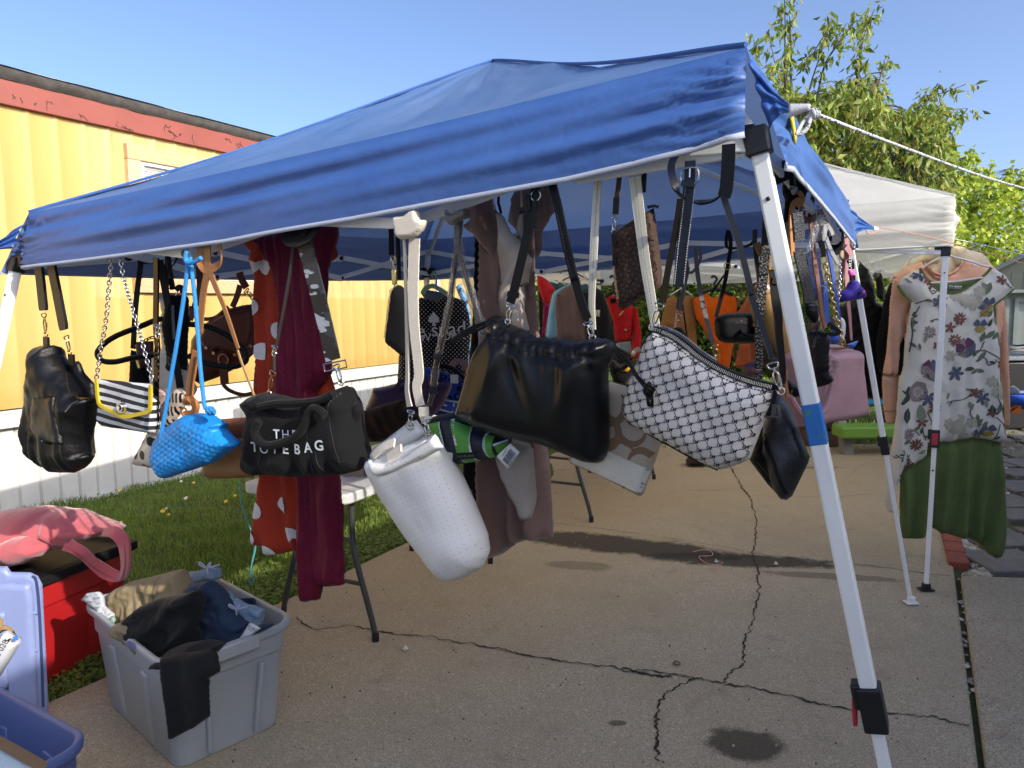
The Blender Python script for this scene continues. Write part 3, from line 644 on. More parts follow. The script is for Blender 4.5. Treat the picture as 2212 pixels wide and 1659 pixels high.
LM3 = [leafmat('shrub_leaf', '64822f'), leafmat('shrub_leaf_dark', '41581f'), leafmat('shrub_leaf_light', '8aa03c')]
for nm, lb, y0, ms, nn, bs in [('privet_bush', 'dense green bush beyond the red jacket under the white canopy', 11, [(1350, 640), (1380, 580), (1440, 560), (1480, 640), (1480, 800), (1440, 870), (1380, 870), (1345, 780)], 800, (2.3, 11, 0)),
    ('privet_bush', 'dark hedge bush behind the tan cardigan and orange top', 11.5, [(1440, 600), (1540, 560), (1640, 560), (1730, 600), (1750, 700), (1700, 800), (1560, 815), (1460, 800)], 1500, (3.4, 11.5, 0)),
    ('privet_bush', 'yellow green bush seen between the dark coats and the cream hoodie', 10.5, [(1800, 560), (1940, 560), (2010, 640), (1990, 780), (1900, 830), (1800, 780)], 800, (5.2, 10.5, 0)),
    ('privet_bush', 'bushy hedge end standing behind the taupe sweatshirt', 12.5, [(1150, 610), (1250, 570), (1390, 570), (1400, 800), (1160, 800)], 800, (1.4, 12.5, 0))]:
    c = poly_pts(ms, 1, rng)[0]
    tree(nm, lb, bs, y0, [([(c[0], 820), (c[0] + 4, 700), (c[0] + 12, 640)], .04, 0, 6)], ms, nn, LM3, rng, .12, (6, 10), 1.0, .4, wd=.5, group='green bushes beyond the white canopy')

n = 26000; xx = rng.uniform(-6, 30, n); yy = 24 + rng.uniform(-1.5, 1.5, n) + .1 * xx; zz = rng.uniform(0, 1, n) ** .8 * (2.6 + 1.2 * vn(xx * .5, xx * 0, 4) + .8 * vn(xx * 2, xx * 0, 5))
tri_mesh('far_hedge', leaf_arrays(np.stack([xx, yy, zz], 1), droop(n, rng, .3), .3 * rng.uniform(.6, 1.2, n), rng, .6), LM3, 5, 'stuff', rng.integers(0, 3, n), LF)
# ================================================================ pop-up canopies
WPAINT = M('white_powder_coat', 'eceeec', rough=.32, var=(6, .05), bump=(40, .04)); BLKP = M('black_plastic', '17171a', rough=.4, bump=(300, .1)); REDP = M('red_plastic', 'b3263a', rough=.35)
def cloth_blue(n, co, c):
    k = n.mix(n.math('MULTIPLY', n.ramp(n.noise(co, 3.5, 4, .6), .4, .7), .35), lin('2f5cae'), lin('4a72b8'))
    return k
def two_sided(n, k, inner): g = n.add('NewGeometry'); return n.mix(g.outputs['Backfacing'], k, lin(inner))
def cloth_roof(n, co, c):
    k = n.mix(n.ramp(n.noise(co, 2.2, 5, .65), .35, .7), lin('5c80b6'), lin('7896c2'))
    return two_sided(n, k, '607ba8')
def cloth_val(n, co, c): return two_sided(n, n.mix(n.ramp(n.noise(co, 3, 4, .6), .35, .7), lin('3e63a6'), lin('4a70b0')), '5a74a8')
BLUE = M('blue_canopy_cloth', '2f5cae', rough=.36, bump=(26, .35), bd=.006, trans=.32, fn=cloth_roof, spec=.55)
BLUEV = M('blue_valance_cloth', '2a56ac', rough=.46, bump=(30, .45), bd=.005, trans=.2, fn=cloth_val, spec=.55)
BLUEF = M('blue_flap_cloth', '3c66b0', rough=.46, bump=(34, .25), bd=.004, trans=.2)
WHT = M('white_canopy_cloth', 'f0efe6', rough=.55, bump=(18, .35), bd=.006, trans=.5, var=(4, .05))
HEM = M('white_hem_tape', 'a4abba', rough=.7, bump=(300, .3)); HEMW = M('canopy_hem', 'd2d2c8', rough=.6)
GUNP = M('zinc_bolt', '9a9ea2', rough=.3, metal=1); YTAB = M('yellow_tab', 'd9c21e', rough=.6)
def sag(a, s): return a * (4 * s * (1 - s))
def canopy(name, label, cor, top_dz, hem_dz, peak, cloth, clothv, legs, nodes, flaps, hem_pts=None, val_out=.035, barw=.026, hemmat=HEM, roofsag=.10, wr=1., top_pts=None):
    """cor: slider height corners FR, FL, BL, BR; legs: list of (foot, latch fraction, latch colour index, tape)"""
    cen = sum((hz(c) for c in cor), V((0, 0, 0))) / 4; T = Th(name, label, 'canopy', cen)
    tops = [c + V((0, 0, d)) for c, d in zip(cor, top_dz)]
    if top_pts: tops = [p + (hz(V((0, 0, 0)))) for p in top_pts]
    e_out = [NF, -NR, -NF, NR]                                       # front, left, back, right edges
    edge = [(1, 0), (2, 1), (3, 2), (0, 3)]                          # seen from outside, left corner then right corner
    corner_push = []
    for i, c in enumerate(cor):
        d = hz(c) - cen; corner_push.append(d.normalized() * val_out * 1.35)
    tp = top_pts or [t + p for t, p in zip(tops, corner_push)]
    if top_pts: tops = [p + (cen - hz(p)).normalized() * .09 - V((0, 0, .05)) for p in top_pts]
    # roof: four sagging panels meeting at the peak
    b = MB(); nu, nv = 64, 26
    for k, (l, r) in enumerate(edge):
        def fn(s, t, l=l, r=r, k=k):
            ss = s; p = tp[l].lerp(tp[r], ss); p = p + V((0, 0, -.012 * 4 * s * (1 - s)))
            q = p.lerp(peak, t); hip = 4 * (s - .5) ** 2
            q.z -= roofsag * sin(pi * t) ** 1.2 * (.55 + .45 * (1 - hip)) * (1 - .4 * t)
            q.z += .02 * sin(pi * t) * hip
            if 0 < t < 1:
                w_ = wr * min(1, 6 * t) * min(1, 5 * (1 - t))
                q.z += w_ * (.006 * 2 * vn(s * 9, t * 5, k) + .004 * 2 * vn(s * 26 + t * 9, t * 16, k + 9) * (.3 + hip) + .005 * math.sin((s * 3 + t * 9) * 6) * max(0, .4 - t))
            return q
        vs0 = len(b.v); b.grid(fn, nu, nv)
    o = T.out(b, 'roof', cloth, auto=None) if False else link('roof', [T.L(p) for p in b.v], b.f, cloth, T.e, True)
    import bmesh
    bm = bmesh.new(); bm.from_mesh(o.data); bmesh.ops.remove_doubles(bm, verts=bm.verts, dist=.0008); bm.to_mesh(o.data); bm.free()
    # piping along the hips
    b = MB()
    for i in range(4):
        P = [tp[i].lerp(peak, t) + V((0, 0, -roofsag * sin(pi * t) ** 1.2 * .55 * (1 - .4 * t) + .02 * sin(pi * t) + .004)) for t in np.linspace(0, 1, 24)]
        b.tube([T.L(p) for p in P], .005, 6)
    T.out(b, 'seam', clothv)
    # valances
    for k, (l, r) in enumerate(edge):
        N = e_out[k]; hp = hem_pts.get(k) if hem_pts else None; A, B = tp[l], tp[r]; L = (B - A).length
        ax = (B - A).normalized(); nu, nv = 150, 26
        if hp:
            hl = [V(p) for p in hp]; hs = [(p - A).dot(ax) / L for p in hl]
            hx = lambda s: V([float(np.interp(s, hs, [p[j] for p in hl])) for j in range(3)])
        else:
            h0, h1 = cor[l] + V((0, 0, hem_dz[l])) + corner_push[l], cor[r] + V((0, 0, hem_dz[r])) + corner_push[r]
            hx = lambda s: h0.lerp(h1, s) + V((0, 0, -.012 * sin(pi * s)))
        def fn(s, t, k=k):
            a = A.lerp(B, s) + V((0, 0, -.012 * 4 * s * (1 - s))); h = hx(s); p = a.lerp(h, t)
            e = min(s, 1 - s) * L; pin = math.exp(-e / .10)
            ph = .9 * vn(s * 1.8, 3, k + 3)
            d = .020 * sin(pi * t) * (1 - .6 * pin) + (.0085 * sin(2 * pi * (t * 2.1 + ph)) + .0065 * sin(2 * pi * (t * 3.3 - ph * .8 + s * .9)) + .0012 * vn(s * 14, t * 6, k + 20) * 2) * sin(pi * min(1, t * 1.15)) * wr
            d += pin * .010 * sin(2 * pi * (t * 8.5 + 2 * vn(s * 30, t * 3, k))) * min(1, 5 * t) + .0015 * vn(s * 70, t * 22, k + 31)
            d *= 1 - math.exp(-e / .006)
            return p + N * d
        b = MB(); b.grid(lambda s, t: T.L(fn(1 - s, t)), nu, nv); va = link('valance', b.v, b.f, clothv, T.e, True)
        b = MB(); P = [T.L(fn(i / 80, 1.0) + V((0, 0, -.001))) for i in range(81)]; nl = T.inv.to_3x3() @ N
        b.ribbon(P, .0105, .0035, nl, k=1); link('hem', b.v, b.f, hemmat, va, True)
    # flaps pulled out at the corners
    for i, (tip, z0, z1) in flaps.items():
        c0 = cor[i] + corner_push[i]; t0 = tp[i]; zf_ = lambda z: t0.lerp(c0 - V((0, 0, .02)), (t0.z - z) / (t0.z - c0.z + .02)); a, e = zf_(z0), zf_(z1); c = (a + e) / 2; d = (hz(tip) - hz(c)).normalized()
        sd_ = V((d.y, -d.x, 0)); b = MB()
        b.grid(lambda s, t: T.L((a.lerp(e, s)).lerp(V(tip) + V((0, 0, .012 * (.5 - s))), t) + sd_ * (.007 * vn(s * 9, t * 6, i) * 2 * (1 - t) + .006 * sin(s * 19) * (1 - t)) + V((0, 0, .02 * sin(pi * t) * (s - .4)))), 22, 22)
        fl = solid(link('corner_flap', b.v, b.f, BLUEF, T.e, True), .002)
        q = V(tip) + d * .0; b = MB(); b.ribbon([T.L(q - d * .006), T.L(q + d * .012), T.L(q + d * .03)], lambda f: .024 - .015 * f, .004, T.inv.to_3x3() @ sd_, k=3)
        link('webbing_loop', b.v, b.f, M('white_webbing', 'cfcfd2', rough=.8, bump=(300, .5)), fl, True)
    # scissor trusses, three crossings a side
    tz = V((0, 0, .105))
    for k, (l, r) in enumerate(edge):
        A, B = cor[l], cor[r]; nd = nodes.get(k) or [A.lerp(B, 1 / 3) + V((0, 0, -.03)), A.lerp(B, 2 / 3) + V((0, 0, -.03))]
        inn = -e_out[k] * .014; tzo = [tops[l] - A - V((0, 0, .03)), tz - e_out[k] * .02, tz - e_out[k] * .02, tops[r] - B - V((0, 0, .03))]; lo = [A] + nd + [B]; b = MB(); bl = MB()
        for i in range(3):
            for p, q, s in ((lo[i], lo[i + 1] + tzo[i + 1], 1), (lo[i] + tzo[i], lo[i + 1], -1)): b.bar(T.L(p + inn * s), T.L(q + inn * s), .012, barw, UP)
            c = (lo[i] + lo[i + 1] + tz) / 2; b.disc(T.L(c), T.inv.to_3x3() @ e_out[k], .009, .05, m=1)
        for j in (1, 2):
            for z in (0, 1): b.disc(T.L(lo[j] + tz * z), T.inv.to_3x3() @ e_out[k], .010, .046, m=1); b.bar(T.L(lo[j] + tz * z - V((0, 0, .016))), T.L(lo[j] + tz * z + V((0, 0, .016))), .036, .022, e_out[k])
        bevel(link('truss', b.v, b.f, [WPAINT, BLKP], T.e, False, b.m), .003)
    # hip poles under the roof
    for i in range(4):
        b = MB(); b.tube([T.L(tops[i] - V((0, 0, .05))), T.L(hz(peak, peak.z - .09))], .012, 8); link('roof_pole', b.v, b.f, WPAINT, T.e, True)
    # legs
    for i, (foot, lt, kind, wleg) in enumerate(legs):
        c = cor[i]; d = (V(foot) - c).normalized(); a = tops[i] + (c - tops[i]) * .15; face = (NF if i in (0, 1) else -NF)
        j = c + (V(foot) - c) * lt; b = MB(); b.bar(T.L(c), T.L(j), wleg, wleg, T.inv.to_3x3() @ face); b.bar(T.L(a), T.L(c), wleg, wleg, T.inv.to_3x3() @ face)
        lg = bevel(link('leg', b.v, b.f, WPAINT, T.e, False), .004)
        b = MB(); b.bar(T.L(j - d * .03), T.L(foot), wleg * .74, wleg * .74, T.inv.to_3x3() @ face); bevel(link('lower_tube', b.v, b.f, WPAINT, lg, False), .003)
        b = MB(); x = T.inv.to_3x3() @ NR; up = T.inv.to_3x3() @ face; jl, dl = T.L(j), T.inv.to_3x3() @ d
        b.bar(jl - dl * .045, jl + dl * .045, wleg * 1.42, wleg * 1.42, up); b.bar(jl - dl * .045 + x * -wleg * .75, jl + dl * .005 + x * -wleg * .75, wleg * .6, wleg * 1.1, up)
        lx = bevel(link('latch', b.v, b.f, BLKP, lg, False), .004)
        b = MB()
        if kind == 0: b.bar(jl + x * -wleg * .98 - dl * .015, jl + x * -wleg * 1.25 + dl * .045, wleg * .28, wleg * .7, up)
        else: b.bar(jl - dl * .03 + up * wleg * .74, jl + dl * .03 + up * wleg * .74, wleg * .9, wleg * .12, up)
        bevel(link('release_lever', b.v, b.f, REDP, lx, False), .003)
        b = MB(); b.bar(T.L(c - d * .032), T.L(c + d * .018), wleg * 1.45, wleg * 1.45, T.inv.to_3x3() @ face)
        for ee in ((-NF if i < 2 else NF), (-NR if i in (0, 3) else NR)): b.bar(T.L(c - d * .02), T.L(c - d * .02 + ee * .05), .03, .036, UP)
        bevel(link('corner_bracket', b.v, b.f, BLKP, lg, False), .004)
        b = MB(); pb = j + d * .16; b.disc(T.L(pb + face * wleg * .37), T.inv.to_3x3() @ face, .0045, .006, 10); b.disc(T.L(c + d * .10 + face * wleg * .5), T.inv.to_3x3() @ face, .004, .004, 10); link('push_button', b.v, b.f, BLKP, lg, True)
        b = MB(); f = T.L(foot); b.box(f + V((0, 0, .004)), (wleg * 2.3, wleg * 1.7, .008)); b.box(f + V((0, 0, .02)), (wleg * 1.1, wleg * 1.1, .03)); bevel(link('foot', b.v, b.f, WPAINT if kind != 2 else BLKP, lg, False), .003)
    return T, tp, tops
Fp = FRc + NF * .045
onF = lambda u, v, off=.0: onp(u, v, FRc + NF * off, NF)
onR = lambda u, v, off=.0: onp(u, v, FRc + NR * off, NR)
hemF = [onF(u, v, .05) for u, v in ((46, 577), (190, 560), (332, 541), (486, 520), (594, 499), (752, 473), (950, 436), (1222, 387), (1402, 345), (1451, 333), (1606, 290), (1645, 282))]
hemR = [onR(u, v, .05) for u, v in ((1660, 300), (1692, 348), (1739, 396), (1794, 460), (1847, 528))]
ztop = [onp(1611, 101, FRc + (NF + NR) * .04, NF).z, onp(62, 460, FLc + NF * .045, NF).z, 1.93, dep(1832, 436, BRc.y).z]
peak = dep(1065, 132, 3.02)
foot = [V((.83, 1.29, .03)), V((-2.11, 2.40, .0)), V((-.66, 5.08, 0)), gnd(1968, 1303, .035)]
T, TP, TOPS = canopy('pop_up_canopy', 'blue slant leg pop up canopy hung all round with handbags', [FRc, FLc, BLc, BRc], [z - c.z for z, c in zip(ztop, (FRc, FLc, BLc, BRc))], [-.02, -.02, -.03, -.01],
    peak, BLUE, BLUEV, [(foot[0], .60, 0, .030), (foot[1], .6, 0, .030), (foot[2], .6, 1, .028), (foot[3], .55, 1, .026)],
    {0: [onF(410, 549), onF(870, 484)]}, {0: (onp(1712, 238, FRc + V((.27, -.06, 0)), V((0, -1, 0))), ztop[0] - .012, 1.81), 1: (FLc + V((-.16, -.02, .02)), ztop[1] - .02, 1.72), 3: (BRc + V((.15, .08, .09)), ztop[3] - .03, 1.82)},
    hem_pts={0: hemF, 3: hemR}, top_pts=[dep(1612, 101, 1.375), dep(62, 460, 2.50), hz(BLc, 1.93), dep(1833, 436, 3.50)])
b = MB(); b.bar(T.L(onF(1612, 322, .004)), T.L(onF(1240, 384, .004)), .012, .027, UP); b.disc(T.L(onF(1597, 324, .012)), T.inv.to_3x3() @ NF, .007, .012, m=1); bevel(link('truss_bar', b.v, b.f, [WPAINT, GUNP], T.e, False, b.m), .003)
# fix-ups on that canopy: blue masking tape on the near leg, yellow tab on the right valance
d = (foot[0] - FRc); b = MB(); q0 = FRc + d * .268; q1 = FRc + d * .312
b.bar(T.L(q0), T.L(q1), .0325, .0325, T.inv.to_3x3() @ NF)
def tape(n, co, c): return n.mix(n.ramp(n.noise(co, 45, 4, .7), .6, .64), lin('2a6fb8'), lin('5a8a5a'))
bevel(link('masking_tape', b.v, b.f, M('blue_masking_tape', '2a6fb8', rough=.7, fn=tape, bump=(60, .4)), T.e, False), .003)
b = MB(); P = [FRc + ER * a + NR * .040 + V((0, 0, z)) for a, z in ((.10, .075), (.14, .058), (.18, .036))]; b.ribbon([T.L(p) for p in P], .022, .003, T.inv.to_3x3() @ NR, k=3); link('warning_tab', b.v, b.f, YTAB, T.e, True)
# white canopy behind
WF = V((2.17, 3.69, 1.742)); WCr = [WF, WF - EF * 3.05, WF - EF * 3.05 + ER * 3.05, WF + ER * 3.05]
wpk = sum((hz(c) for c in WCr), V((0, 0, 0))) / 4 + V((0, 0, 2.80))
wf = [gnd(2000, 1274, .035)] + [hz(c, 0.03) for c in WCr[1:]]
wt = dep(2055, 426, 3.69).z - 1.742
canopy('pop_up_canopy', 'white straight leg pop up canopy standing behind the blue one', WCr, [wt] * 4, [.035, .035, -.02, -.02], wpk, WHT, WHT, [(wf[0], .545, 2, .030)] + [(f, .545, 2, .030) for f in wf[1:]],
       {}, {}, val_out=.03, barw=.022, hemmat=HEMW, roofsag=.07, wr=.8)
# cords
ROPE = M('white_guy_rope', 'c9cbd0', rough=.8, bump=(150, .8), fn=lambda n, co, c: n.mix(n.ramp(n.noise(co, 160, 1, .5, (1, 1, 1)), .60, .64), lin('ccced2'), lin('33384a')))
def cord(name, label, P, r, mat, extra=None):
    b = MB(); b.tube(crom(P, 6), r, 7)
    if extra: extra(b)
    c = V(P[0]); T = Th(name, label, 'cord', c); b.v = [T.L(p) for p in b.v]; T.out(b, name + '_strand', mat); return T
tipF = onp(1755, 243, FRc + V((.33, -.06, 0)), V((0, -1, 0))); far = dep(2230, 412, 2.15)
def knot(b):
    for k in range(3): b.ring(tipF + V((.004 * k, 0, -.003)), .011, .004, (1, .2 * k, .3), 14, ) if k < 0 else b.ring(tipF + V((.003 * k, 0, -.002)), .0075, .0028, (1, .2 * k, .3), 14)
    b.tube(crom([tipF, tipF + V((-.012, -.004, -.03)), tipF + V((-.026, 0, -.036)), tipF + V((-.012, .004, -.012)), tipF], 5), .0035, 6)
cord('guy_rope', 'thick white guy rope with dark flecks running right from the blue canopy corner', [tipF, tipF.lerp(far, .3) + V((0, 0, -.005)), tipF.lerp(far, .65) + V((0, 0, -.008)), far], .0029, ROPE, knot)
c = FLc + V((-.22, -.02, -.01))
def loopl(b):
    b.tube(crom([c, c + V((.05, 0, -.05)), c + V((.075, 0, -.09)), c + V((.05, 0, -.085)), c + V((.02, 0, -.03)), c + V((.07, 0, -.045)), c + V((.1, 0, -.07))], 5), .003, 6)
cord('guy_rope', 'short pale guy rope looped at the left corner of the blue canopy', [FLc + V((-.17, -.02, .015)), c, c + V((-.3, -.1, -.35)), c + V((-.9, -.3, -1.2))], .0032, ROPE, loopl)
CORAL = M('coral_twine', 'd99a84', rough=.8); q = dep(1880, 488, BRc.y + .1)
cord('twine', 'thin coral twine tied from the blue canopy back corner across to the right', [q, dep(2000, 510, 3.6), dep(2110, 540, 3.7), dep(2230, 575, 3.8)], .0022, CORAL,
     lambda b: b.tube(crom([q, dep(1870, 497, 3.6), dep(1880, 507, 3.6), dep(1905, 498, 3.6)], 5), .0022, 6))
cord('twine', 'thin white twine from the white canopy corner running to the right edge', [dep(2056, 515, 3.7), dep(2140, 533, 3.9), dep(2230, 556, 4.1)], .0022, M('white_twine', 'c6cbd4', rough=.8))
cord('twine', 'loose scrap of coral twine lying on the wet concrete', [gnd(u, v, .034) for u, v in ((1497, 1192), (1515, 1188), (1535, 1190), (1538, 1200), (1510, 1202), (1525, 1216), (1545, 1220), (1562, 1216), (1552, 1212))], .002, CORAL)
cord('cord', 'thin teal cord hanging from the folding table down to the grass', [dep(518, 1040, 2.95), dep(522, 1090, 2.95), dep(540, 1140, 2.95), dep(552, 1180, 2.95), dep(540, 1235, 2.95), dep(541, 1262, 2.95), dep(549, 1250, 2.95), dep(543, 1225, 2.95), dep(556, 1160, 2.95)], .003, M('teal_cord', '4f9a98', rough=.7))
# ================================================================ helpers for bags and clothes
VIEWS = {1: (0, 900, 1.952), 2: (900, 800, 1.952), 3: (1750, 550, 1.952), 4: (2400, 500, 1.952), 5: (2996, 900, 1.952), 6: (0, 1900, 1.4158), 7: (900, 1500, 1.4747), 8: (2200, 1400, 1.8433),
    12: (3300, 1600, 1.843), 14: (2900, 400, 2.37), 15: (2500, 1000, 2.765), 16: (1800, 1100, 2.765), 17: (1600, 850, 4.424), 18: (3000, 1000, 4.424), 19: (3300, 900, 2.765), 20: (3350, 1500, 2.9625),
    21: (400, 950, 3.687), 22: (2100, 1100, 4.424), 23: (450, 1400, 3.687), 24: (1350, 1400, 3.403), 25: (1180, 1500, 1.7467), 26: (1800, 700, 2.074), 27: (0, 2000, 1.548), 28: (3850, 950, 1.951), 29: (100, 1050, 1.9525), 30: (3100, 550, 2.764), 31: (2600, 1700, 2.37), 32: (1800, 1700, 2.764)}
def C(k, s):
    """survey points read off an enlarged view of the photograph -> points on the 2212 px wide picture"""
    ox, oy, sc = VIEWS[k]; return [((ox + float(a) / sc) * .54004, (oy + float(b) / sc) * .54004) for a, b in (p.split(',') for p in s.split())]
def FT(name, label, cat, u, v, off=0., group=None): return Th(name, label, cat, onF(u, v, off), NF, group)
def RT(name, label, cat, u, v, off=0., group=None): return Th(name, label, cat, onR(u, v, off), NR, group)
def DT(name, label, cat, u, v, y, n=(0, -1, 0), group=None): return Th(name, label, cat, dep(u, v, y), n, group)
def wpx(T, px): return px * T.p0.y / F * 1.0
def strap(T, name, pts, w_, mat, th=.003, parent=None, nrm=(0, -1, 0), k=5, off=0.):
    b = MB(); b.ribbon([T.px(p[0], p[1], p[2] if len(p) > 2 else off) for p in pts], wpx(T, w_) if not callable(w_) else (lambda f: wpx(T, w_(f))), th, nrm, k=k); return T.out(b, name, mat, parent)
def cordp(T, name, pts, r, mat, parent=None, k=6, off=0.):
    b = MB(); b.tube(crom([T.px(p[0], p[1], p[2] if len(p) > 2 else off) for p in pts], k), wpx(T, r), 8); return T.out(b, name, mat, parent)
def chainp(T, name, pts, L, mat, parent=None, off=0., t=None):
    b = MB(); b.chain(crom([T.px(p[0], p[1], p[2] if len(p) > 2 else off) for p in pts], 8), wpx(T, L), t or wpx(T, L * .13)); return T.out(b, name, mat, parent, auto=None)
def hook(T, name, a, c, w_, mat, parent=None, off=0.): return clasp(T, name, T.px(a[0], a[1], off), T.px(c[0], c[1], off), wpx(T, w_), mat, parent)
def ringp(T, name, c, r, mat, parent=None, off=0., sx=1., sy=1., t=.12):
    b = MB(); b.ring(T.px(c[0], c[1], off), wpx(T, r), wpx(T, r * t), (0, -1, 0), 20, sx=sx, sy=sy); return T.out(b, name, mat, parent)
def xz(T, pts, off=0.): return [(p.x, p.z) for p in (T.px(u, v, off) for u, v in pts)]
def dense(P, step):
    out = []
    for a, b in zip(P, P[1:]):
        k = max(1, int(math.hypot(b[0] - a[0], b[1] - a[1]) / step)); out += [(a[0] + (b[0] - a[0]) * i / k, a[1] + (b[1] - a[1]) * i / k) for i in range(k)]
    return out + [P[-1]]
def smooth2(P, k=5): return [(p.x, p.y) for p in crom([V((a, b, 0)) for a, b in P], k)]
def stitch(T, name, pts, surf, mat, wd=.0012, ln=.004, gap=.003, parent=None, solidline=False, sm=True, eps=.0014, off=0.):
    """thread or edging following the front of a body"""
    P = xz(T, pts, off); P = smooth2(P) if sm and len(P) > 2 else P; D = dense(P, .001); items = []; i = 0
    st = max(1, int(ln / .001)); gp_ = 0 if solidline else max(1, int(gap / .001))
    while i + st < len(D):
        a, c = D[i], D[i + st]; L = math.hypot(c[0] - a[0], c[1] - a[1]) + 1e-9; nx, nz = -(c[1] - a[1]) / L * wd / 2, (c[0] - a[0]) / L * wd / 2
        items.append(([(a[0] + nx, a[1] + nz), (a[0] - nx, a[1] - nz), (c[0] - nx, c[1] - nz), (c[0] + nx, c[1] + nz)], [(0, 1, 2, 3)], 0, 0, 0, 0)); i += st + gp_
    return stamp(T, name, items, surf, mat, parent, eps)
def qgrid(q, nu=10, nv=10):
    a, b, c, d = [V((p[0], p[1], 0)) for p in q]; vs = []
    for j in range(nv + 1):
        for i in range(nu + 1):
            s, t = i / nu, j / nv; p = a.lerp(b, s).lerp(d.lerp(c, s), t); vs.append((p.x, p.y))
    return vs, [(j * (nu + 1) + i, j * (nu + 1) + i + 1, (j + 1) * (nu + 1) + i + 1, (j + 1) * (nu + 1) + i) for j in range(nv) for i in range(nu)]
def disk2(r, n=12, sx=1., jit=0., rs=None):
    k = [(1 + (rs.uniform(-jit, jit) if rs else 0)) for i in range(n)]; m = max(1, int(r / .004)); vs = [(0, 0)]; fs = []
    for j in range(1, m + 1): vs += [(r * j / m * sx * cos(2 * pi * i / n) * k[i], r * j / m * sin(2 * pi * i / n) * k[i]) for i in range(n)]
    for i in range(n): fs.append((0, 1 + i, 1 + (i + 1) % n))
    for j in range(m - 1):
        for i in range(n): a, b = 1 + j * n, 1 + (j + 1) * n; fs.append((a + i, b + i, b + (i + 1) % n, a + (i + 1) % n))
    return vs, fs
def zipper(T, name, pts, surf, mat, wd=.006, parent=None, off=0., up=.001):
    P = smooth2(xz(T, pts, off)); D = dense(P, .0026); b = MB(); y, ins, dq = surf(np.array([p[0] for p in D]), np.array([p[1] for p in D]), up)
    for i in range(0, len(D) - 1):
        a, c = D[i], D[i + 1]; t = V((c[0] - a[0], 0, c[1] - a[1]));
        if t.length < 1e-6: continue
        t.normalize(); x = t.cross(V((0, 1, 0)))
        R = Matrix((x, V((0, 1, 0)), t)).transposed(); b.box((a[0], y[i], a[1]), (wd * (1 if i % 2 else .8), .0022, .0014), R)
    return T.out(b, name, mat, parent, smooth=False)
BG = 'handbags hanging from the blue canopy'
BLK = leather('black_pebbled_leather', '0b0b0d', rough=.34); BLKS = leather('smooth_black_leather', '09090b', rough=.42, bump=(60, .12), spec=.25); BLKC = fabric('black_canvas', '111113', bump=(700, .6), bd=.0015)
NAVYL = leather('navy_black_leather', '10141e', rough=.33, bump=(200, .15)); PATENT = leather('black_patent', '0e0e10', rough=.1, bump=(20, .1)); BLKF = fabric('black_cotton', '0c0c0e'); THREAD = M('white_thread', 'c9c9c4', rough=.8); DTHR = M('dark_thread', '2c2c2e', rough=.8)
# ---------------------------------------------------------------- 1 hobo bag
T = FT('hobo_bag', 'black pebbled leather hobo bag with wide straps and gold clips at the left leg', 'handbag', 135, 800, .015, BG)
o, sf = pillow(T, 'body', C(29, '118,650 228,645 240,710 330,865 435,1030 545,1062 515,1130 480,1260 462,1400 468,1500 512,1495 470,1565 400,1640 285,1640 180,1600 105,1530 60,1450 78,1415 45,1280 70,1120 95,900'), .13, .07, BLK, .008, disp=both(wrk(.005, .07, 4), crease(.010, .09, 3, 1, .5), folds(.005, .06, 3, .0, -.3)))
pillow(T, 'back_panel', C(29, '320,775 420,770 450,850 535,945 550,1055 500,1120 430,1040 360,920'), .03, .03, BLK, .009, off=-.03)
pk, ps = pillow(T, 'pocket', C(29, '76,1045 232,1040 262,1230 302,1420 130,1430 52,1290'), .03, .025, BLK, .008, off=.058, disp=wrk(.004, .06, 9))
zipper(T, 'zip', C(29, '228,700 330,865 435,1032 548,1058'), sf, GOLD, .006, o)
for a, c in (('110,40 128,200 146,375', '146,400 163,560'), ('208,25 255,260 305,525', '322,575 348,700')):
    s_ = strap(T, 'strap', C(29, a), lambda f: 26 - 4 * max(0, f - .93) / .07, BLK, .010); stitch_ = C(29, c)
    hook(T, 'clip', stitch_[0], stitch_[1], 14, GOLD, s_)
for c in ('165,610', '362,745'): 
    p = C(29, c)[0]; strap(T, 'tab', [(p[0], p[1] - 8), (p[0] + 1, p[1] + 16)], 17, BLK, .008)
stitch(T, 'stitching', C(29, '375,1260 300,1370'), sf, THREAD, .0014, .002, .003, o); stitch(T, 'stitching', C(29, '500,1070 455,1150'), sf, THREAD, .0014, .002, .003, o)
# ---------------------------------------------------------------- 2 striped clutch on a chain
T = FT('clutch_bag', 'black and white striped envelope clutch with yellow trim on a silver chain', 'handbag', 270, 880, .01, BG)
def stripes(w_, a, c, ang=0., duty=.5, soft=.02, two=None):
    def f(n, co, k):
        x, y, z = n.sep(co); p = n.math('ADD', n.math('MULTIPLY', x, sin(ang)), n.math('MULTIPLY', z, cos(ang)))
        p = n.math('ADD', p, n.math('MULTIPLY', n.math('SUBTRACT', n.noise(co, 30, 2), .5), .002))
        q = n.math('FRACT', n.math('DIVIDE', p, w_)); m = n.ramp(n.math('ABSOLUTE', n.math('SUBTRACT', q, .5)), duty / 2 - soft, duty / 2 + soft)
        return n.mix(m, lin(a), lin(c))
    return f
STR = M('striped_canvas', 'ffffff', rough=.7, fn=stripes(.0245, '1d2029', 'c9cdd0', rad(7)), bump=(600, .4), bd=.001)
YEL2 = leather('yellow_trim', 'cdb21c', rough=.4, bump=(200, .1)); 
o, sf = pillow(T, 'body', C(1, '790,1300 1150,1320 1215,1370 1215,1620 1190,1630 830,1575 790,1530'), .05, .02, STR, .009, disp=wrk(.003, .08, 2))
b = MB(); b.ribbon([T.px(*p, .012) for p in C(1, '798,1430 788,1490 795,1550')], .008, .012, (0, -1, 0), k=3); T.out(b, 'trim', YEL2, o)
